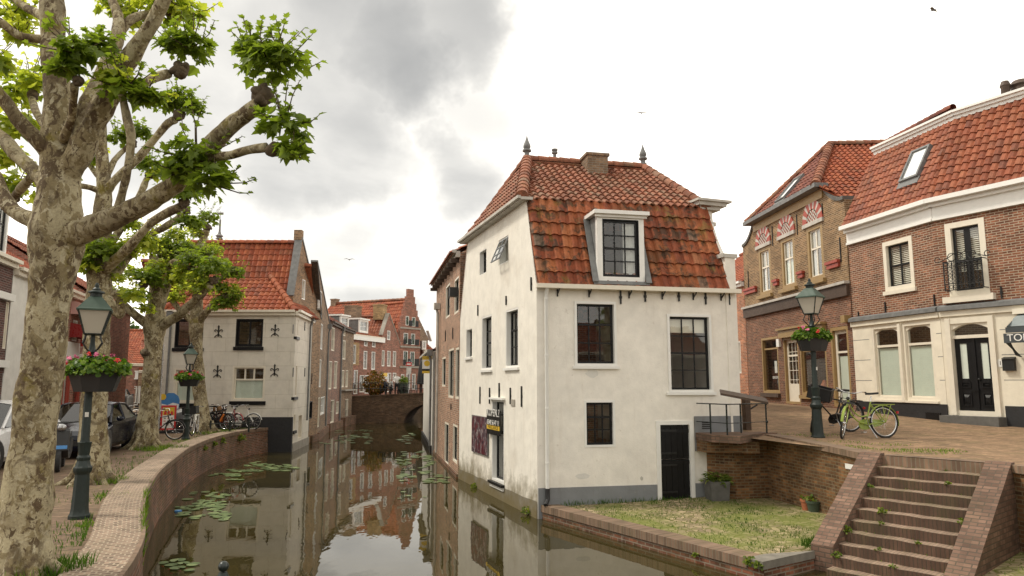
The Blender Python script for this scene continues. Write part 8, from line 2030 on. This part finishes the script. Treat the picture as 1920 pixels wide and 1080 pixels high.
for (x0, y0, x1, y1), n_, r, lab, grp in CL:
    got = 0; tries = 0; nu = random.random() * 50
    while got < n_ and tries < 4000:
        tries += 1; u, v = random.uniform(x0, x1), random.uniform(y0, y1)
        if noise.noise(V((u * .03, v * .09, nu))) < -.12 and n_ > 10: continue
        p = onZ(u, v, .012)
        if not on_water(p): continue
        rr = r * .78 * random.uniform(.6, 1.2)
        if any((p - q_).length < (rr + s_) * .72 for q_, s_ in placed): continue
        placed.append((p, rr)); o = protos[used] if used < len(protos) else random.choice(protos).copy()
        if used >= len(protos): COL.objects.link(o)
        used += 1; o.location = (p.x, p.y, .014 + random.random() * .006); o.scale = (rr, rr, rr * .35); o.rotation_euler = (R_(random.uniform(-2, 2)), R_(random.uniform(-2, 2)), random.uniform(0, 6.28))
        tag(o, lab, 'lily pad', grp); got += 1
p = onZ(334, 957, .03); q = MB(); q.lathe((p.x, p.y, .0), [(.08, 0), (.085, .03), (.04, .04)], 8); tag(q.build('floating_litter', M['blue']), 'small blue piece of litter floating by the quay wall', 'litter')
# ---------------------------------------------------------------- terrace life on the far bridge
def person(label, loc, rz, pose, top, legs, hat=None):
    """one continuous skinned body"""
    sit = pose == 'sit'; hz = .52 if sit else .92
    J = {'pel': (0, 0, hz), 'wa': (0, 0, hz + .2), 'ch': (.02, 0, hz + .42), 'ne': (.03, 0, hz + .58), 'he': (.05, 0, hz + .68), 'ht': (.05, 0, hz + .82)}
    E = [('pel', 'wa'), ('wa', 'ch'), ('ch', 'ne'), ('ne', 'he'), ('he', 'ht')]; Rr = {'pel': .15, 'wa': .14, 'ch': .16, 'ne': .06, 'he': .095, 'ht': .08}
    for s, n in ((1, 'l'), (-1, 'r')):
        J.update({'sh' + n: (.02, s * .19, hz + .5), 'el' + n: (.06, s * .25, hz + .22), 'wr' + n: (.26, s * .2, hz + .16), 'ha' + n: (.33, s * .17, hz + .17)}); Rr.update({'sh' + n: .07, 'el' + n: .05, 'wr' + n: .036, 'ha' + n: .04}); E += [('ch', 'sh' + n), ('sh' + n, 'el' + n), ('el' + n, 'wr' + n), ('wr' + n, 'ha' + n)]
        if sit: J.update({'hi' + n: (.02, s * .1, hz - .04), 'kn' + n: (.45, s * .13, hz - .02), 'an' + n: (.45, s * .13, .08), 'fo' + n: (.6, s * .14, .04)})
        else: J.update({'hi' + n: (0, s * .1, hz - .1), 'kn' + n: (.06 * s, s * .11, .5), 'an' + n: (.05 * s - .03, s * .11, .08), 'fo' + n: (.05 * s + .12, s * .12, .04)})
        Rr.update({'hi' + n: .10, 'kn' + n: .07, 'an' + n: .045, 'fo' + n: .04}); E += [('pel', 'hi' + n), ('hi' + n, 'kn' + n), ('kn' + n, 'an' + n), ('an' + n, 'fo' + n)]
    ks = list(J); me = bpy.data.meshes.new('person'); me.from_pydata([J[k] for k in ks], [(ks.index(a), ks.index(b)) for a, b in E], [])
    ob = bpy.data.objects.new('person_tmp', me); COL.objects.link(ob); ob.modifiers.new('skin', 'SKIN'); sv = me.skin_vertices[0].data
    for i, k in enumerate(ks): sv[i].radius = (Rr[k], Rr[k]); sv[i].use_root = (k == 'pel')
    ob.modifiers.new('sub', 'SUBSURF').levels = 2
    m2 = bpy.data.meshes.new_from_object(ob.evaluated_get(bpy.context.evaluated_depsgraph_get())); bpy.data.objects.remove(ob)
    m2.materials.clear()
    for mt in (top, legs, 'skin', 'wood_dark'): m2.materials.append(M[mt])
    for p in m2.polygons:
        c = p.center; p.use_smooth = True
        if c.z > hz + .62: p.material_index = 3 if (c.z > hz + .76 or c.x < .0) else 2
        elif c.z < hz + .06 and not (abs(c.y) > .16 and c.x > .2): p.material_index = 1
        elif c.x > .27: p.material_index = 2
    o = bpy.data.objects.new('person', m2); COL.objects.link(o); o.location = loc; o.rotation_euler = (0, 0, rz); tag(o, label, 'person', 'people on the far bridge'); return o
ZB = DK + .0
def bp2(u, v, y): p = atY(u, v, y); return V((p.x, p.y, ZB - .05))
person('person standing in a white shirt and dark trousers among the bridge tables', bp2(744, 730, 56.5), R_(-70), 'stand', 'white', 'plastic_black')
person('person seated in dark clothing left of the standing person', bp2(722, 730, 56.2), R_(-20), 'sit', 'car_blue', 'plastic_black')
person('person seated in a pale top beside the standing person', bp2(735, 730, 56.8), R_(200), 'sit', 'curtain', 'plastic_black')
GC2 = 'terrace chairs on the far bridge'
ch_ = None
spots = [(718, 56, 20), (728, 56.4, 200), (740, 56.2, 10), (752, 56.4, 190), (762, 56.2, 30), (775, 56.3, 170)]
labs = ['black terrace chair leftmost on the bridge', 'black terrace chair under the seated pair', 'black terrace chair below the standing person', 'black terrace chair left of the green planter', 'black terrace chair right of the green planter', 'black terrace chair beside the closed parasols']
for (u, y, rz), lab in zip(spots, labs):
    l_ = bp2(u, 735, y)
    if ch_ is None:
        ch_ = thing('terrace_chair', lab, 'chair', l_, R_(rz), GC2); q = MB(); q.box((0, 0, .45), (.46, .46, .04)); q.build('seat', M['plastic_black'], ch_, world=False)
        q = MB(); q.box((-.22, 0, .68), (.04, .46, .4)); q.build('backrest', M['plastic_black'], ch_, world=False)
        for sx in (-.2, .2):
            for sy in (-.2, .2): q = MB(); q.tube([V((sx, sy, 0)), V((sx, sy, .45))], .018, 5); q.build('leg', M['iron'], ch_, world=False)
    else: dup(ch_, l_, R_(rz), lab)
for (u, y, lab) in ((731, 55.8, 'small round terrace table before the seated pair'), (758, 55.9, 'small round terrace table before the green planter')):
    t = thing('terrace_table', lab, 'table', bp2(u, 735, y), 0, 'terrace tables on the far bridge'); q = MB(); q.lathe((0, 0, 0), [(.35, .72), (.35, .75)], 14); q.build('table_top', M['concrete'], t, world=False); q = MB(); q.lathe((0, 0, 0), [(.22, 0), (.22, .03), (.035, .05), (.035, .72)], 10); q.build('pedestal', M['iron'], t, world=False)
for (u, lab) in ((789, 'closed black parasol, left of the pair on the bridge'), (797, 'closed black parasol, right of the pair on the bridge')):
    t = thing('closed_parasol', lab, 'parasol', bp2(u, 735, 55.6), 0, 'closed parasols on the far bridge'); q = MB(); q.lathe((0, 0, 0), [(.3, .9), (.32, 1.1), (.22, 2.0), (.08, 2.85), (.02, 2.95)], 9); q.build('canopy', M['plastic_black'], t, smooth=50, world=False); q = MB(); q.lathe((0, 0, 0), [(.3, 0), (.3, .06), (.03, .08), (.03, 2.98)], 8); q.build('pole', M['iron'], t, world=False)
t = thing('green_planter', 'green planter of leafy plants among the bridge tables', 'planter', bp2(757, 735, 56.6), 0); q = MB(); q.lathe((0, 0, 0), [(.34, 0), (.42, .9), (.42, .95), (.36, .95)], 12); q.build('tub', M['potgreen'], t, world=False); q = MB(); weed(q, V((0, 0, .95)), .45, 160, .16); q.build('plant', M['leaf_weed'], t, world=False)
t = thing('orange_shrub', 'orange and green shrub at the left end of the bridge', 'shrub', bp2(703, 738, 56.5)); q = MB()
for i in range(900): d = rdir(); p = V((d.x * .9, d.y * .9, 1.0 + d.z * .95)) * (.55 + .5 * random.random()); add_leaf(q, p, rdir(), (up3 + rdir()).normalized(), .16, (random.random(), 0, 0), ROUND)
q.build('foliage', M['leaf_autumn'], t, world=False); q = MB(); q.tube([V((0, 0, 0)), V((0, 0, 1.0))], .05, 6); q.build('stem', M['wood_dark'], t, world=False)
p = bp2(766, 735, 55.2); t = thing('traffic_sign', 'small red and white sign on a grey pole at the bridge', 'sign', p); q = MB(); q.tube([V((0, 0, 0)), V((0, 0, 2.7))], .04, 6); q.build('pole', M['steel'], t, world=False)
q = MB(); q.box((0, -.06, 2.45), (.42, .03, .28)); q.build('red_plate', M['red'], t, world=False); q = MB(); q.box((0, -.08, 2.45), (.28, .02, .1)); q.build('white_bar', M['white'], t, world=False); q = MB(); q.box((0, -.06, 1.95), (.36, .03, .5)); q.build('lower_plate', M['cable'], t, world=False)
# gulls
for (u, v, y, rz, lab) in ((1750, 19, 45, 40, 'small dark bird high at the upper right of the sky'), (655, 487, 60, 10, 'small bird gliding left of the white house chimney line above the canal'), (845, 486, 40, -30, 'small bird flying just left of the white house eaves'), (1203, 212, 60, 0, 'tiny bird high above the right roof finial')):
    p = atY(u, v, y); t = thing('bird', lab, 'bird', p, R_(rz), 'birds in the sky'); q = MB(); q.lathe((0, 0, 0), [(.005, -.18), (.05, -.08), (.055, .04), (.03, .14), (.005, .2)], 8, ax=Matrix.Rotation(math.pi / 2, 3, 'X'))
    for s in (-1, 1):
        for (a_, b_) in (((0, 0, .0), (s * .22, .03, .09)), ((s * .22, .03, .09), (s * .45, -.06, .03))):
            A, B = V(a_), V(b_); w0, w1 = (.11, .09) if abs(a_[0]) < .1 else (.09, .02); q.prism([A + V((0, w0, 0)), B + V((0, w1, 0)), B - V((0, w1, 0)), A - V((0, w0, 0))], (0, 0, .012))
    q.build('body', M['lead'], t, world=False)
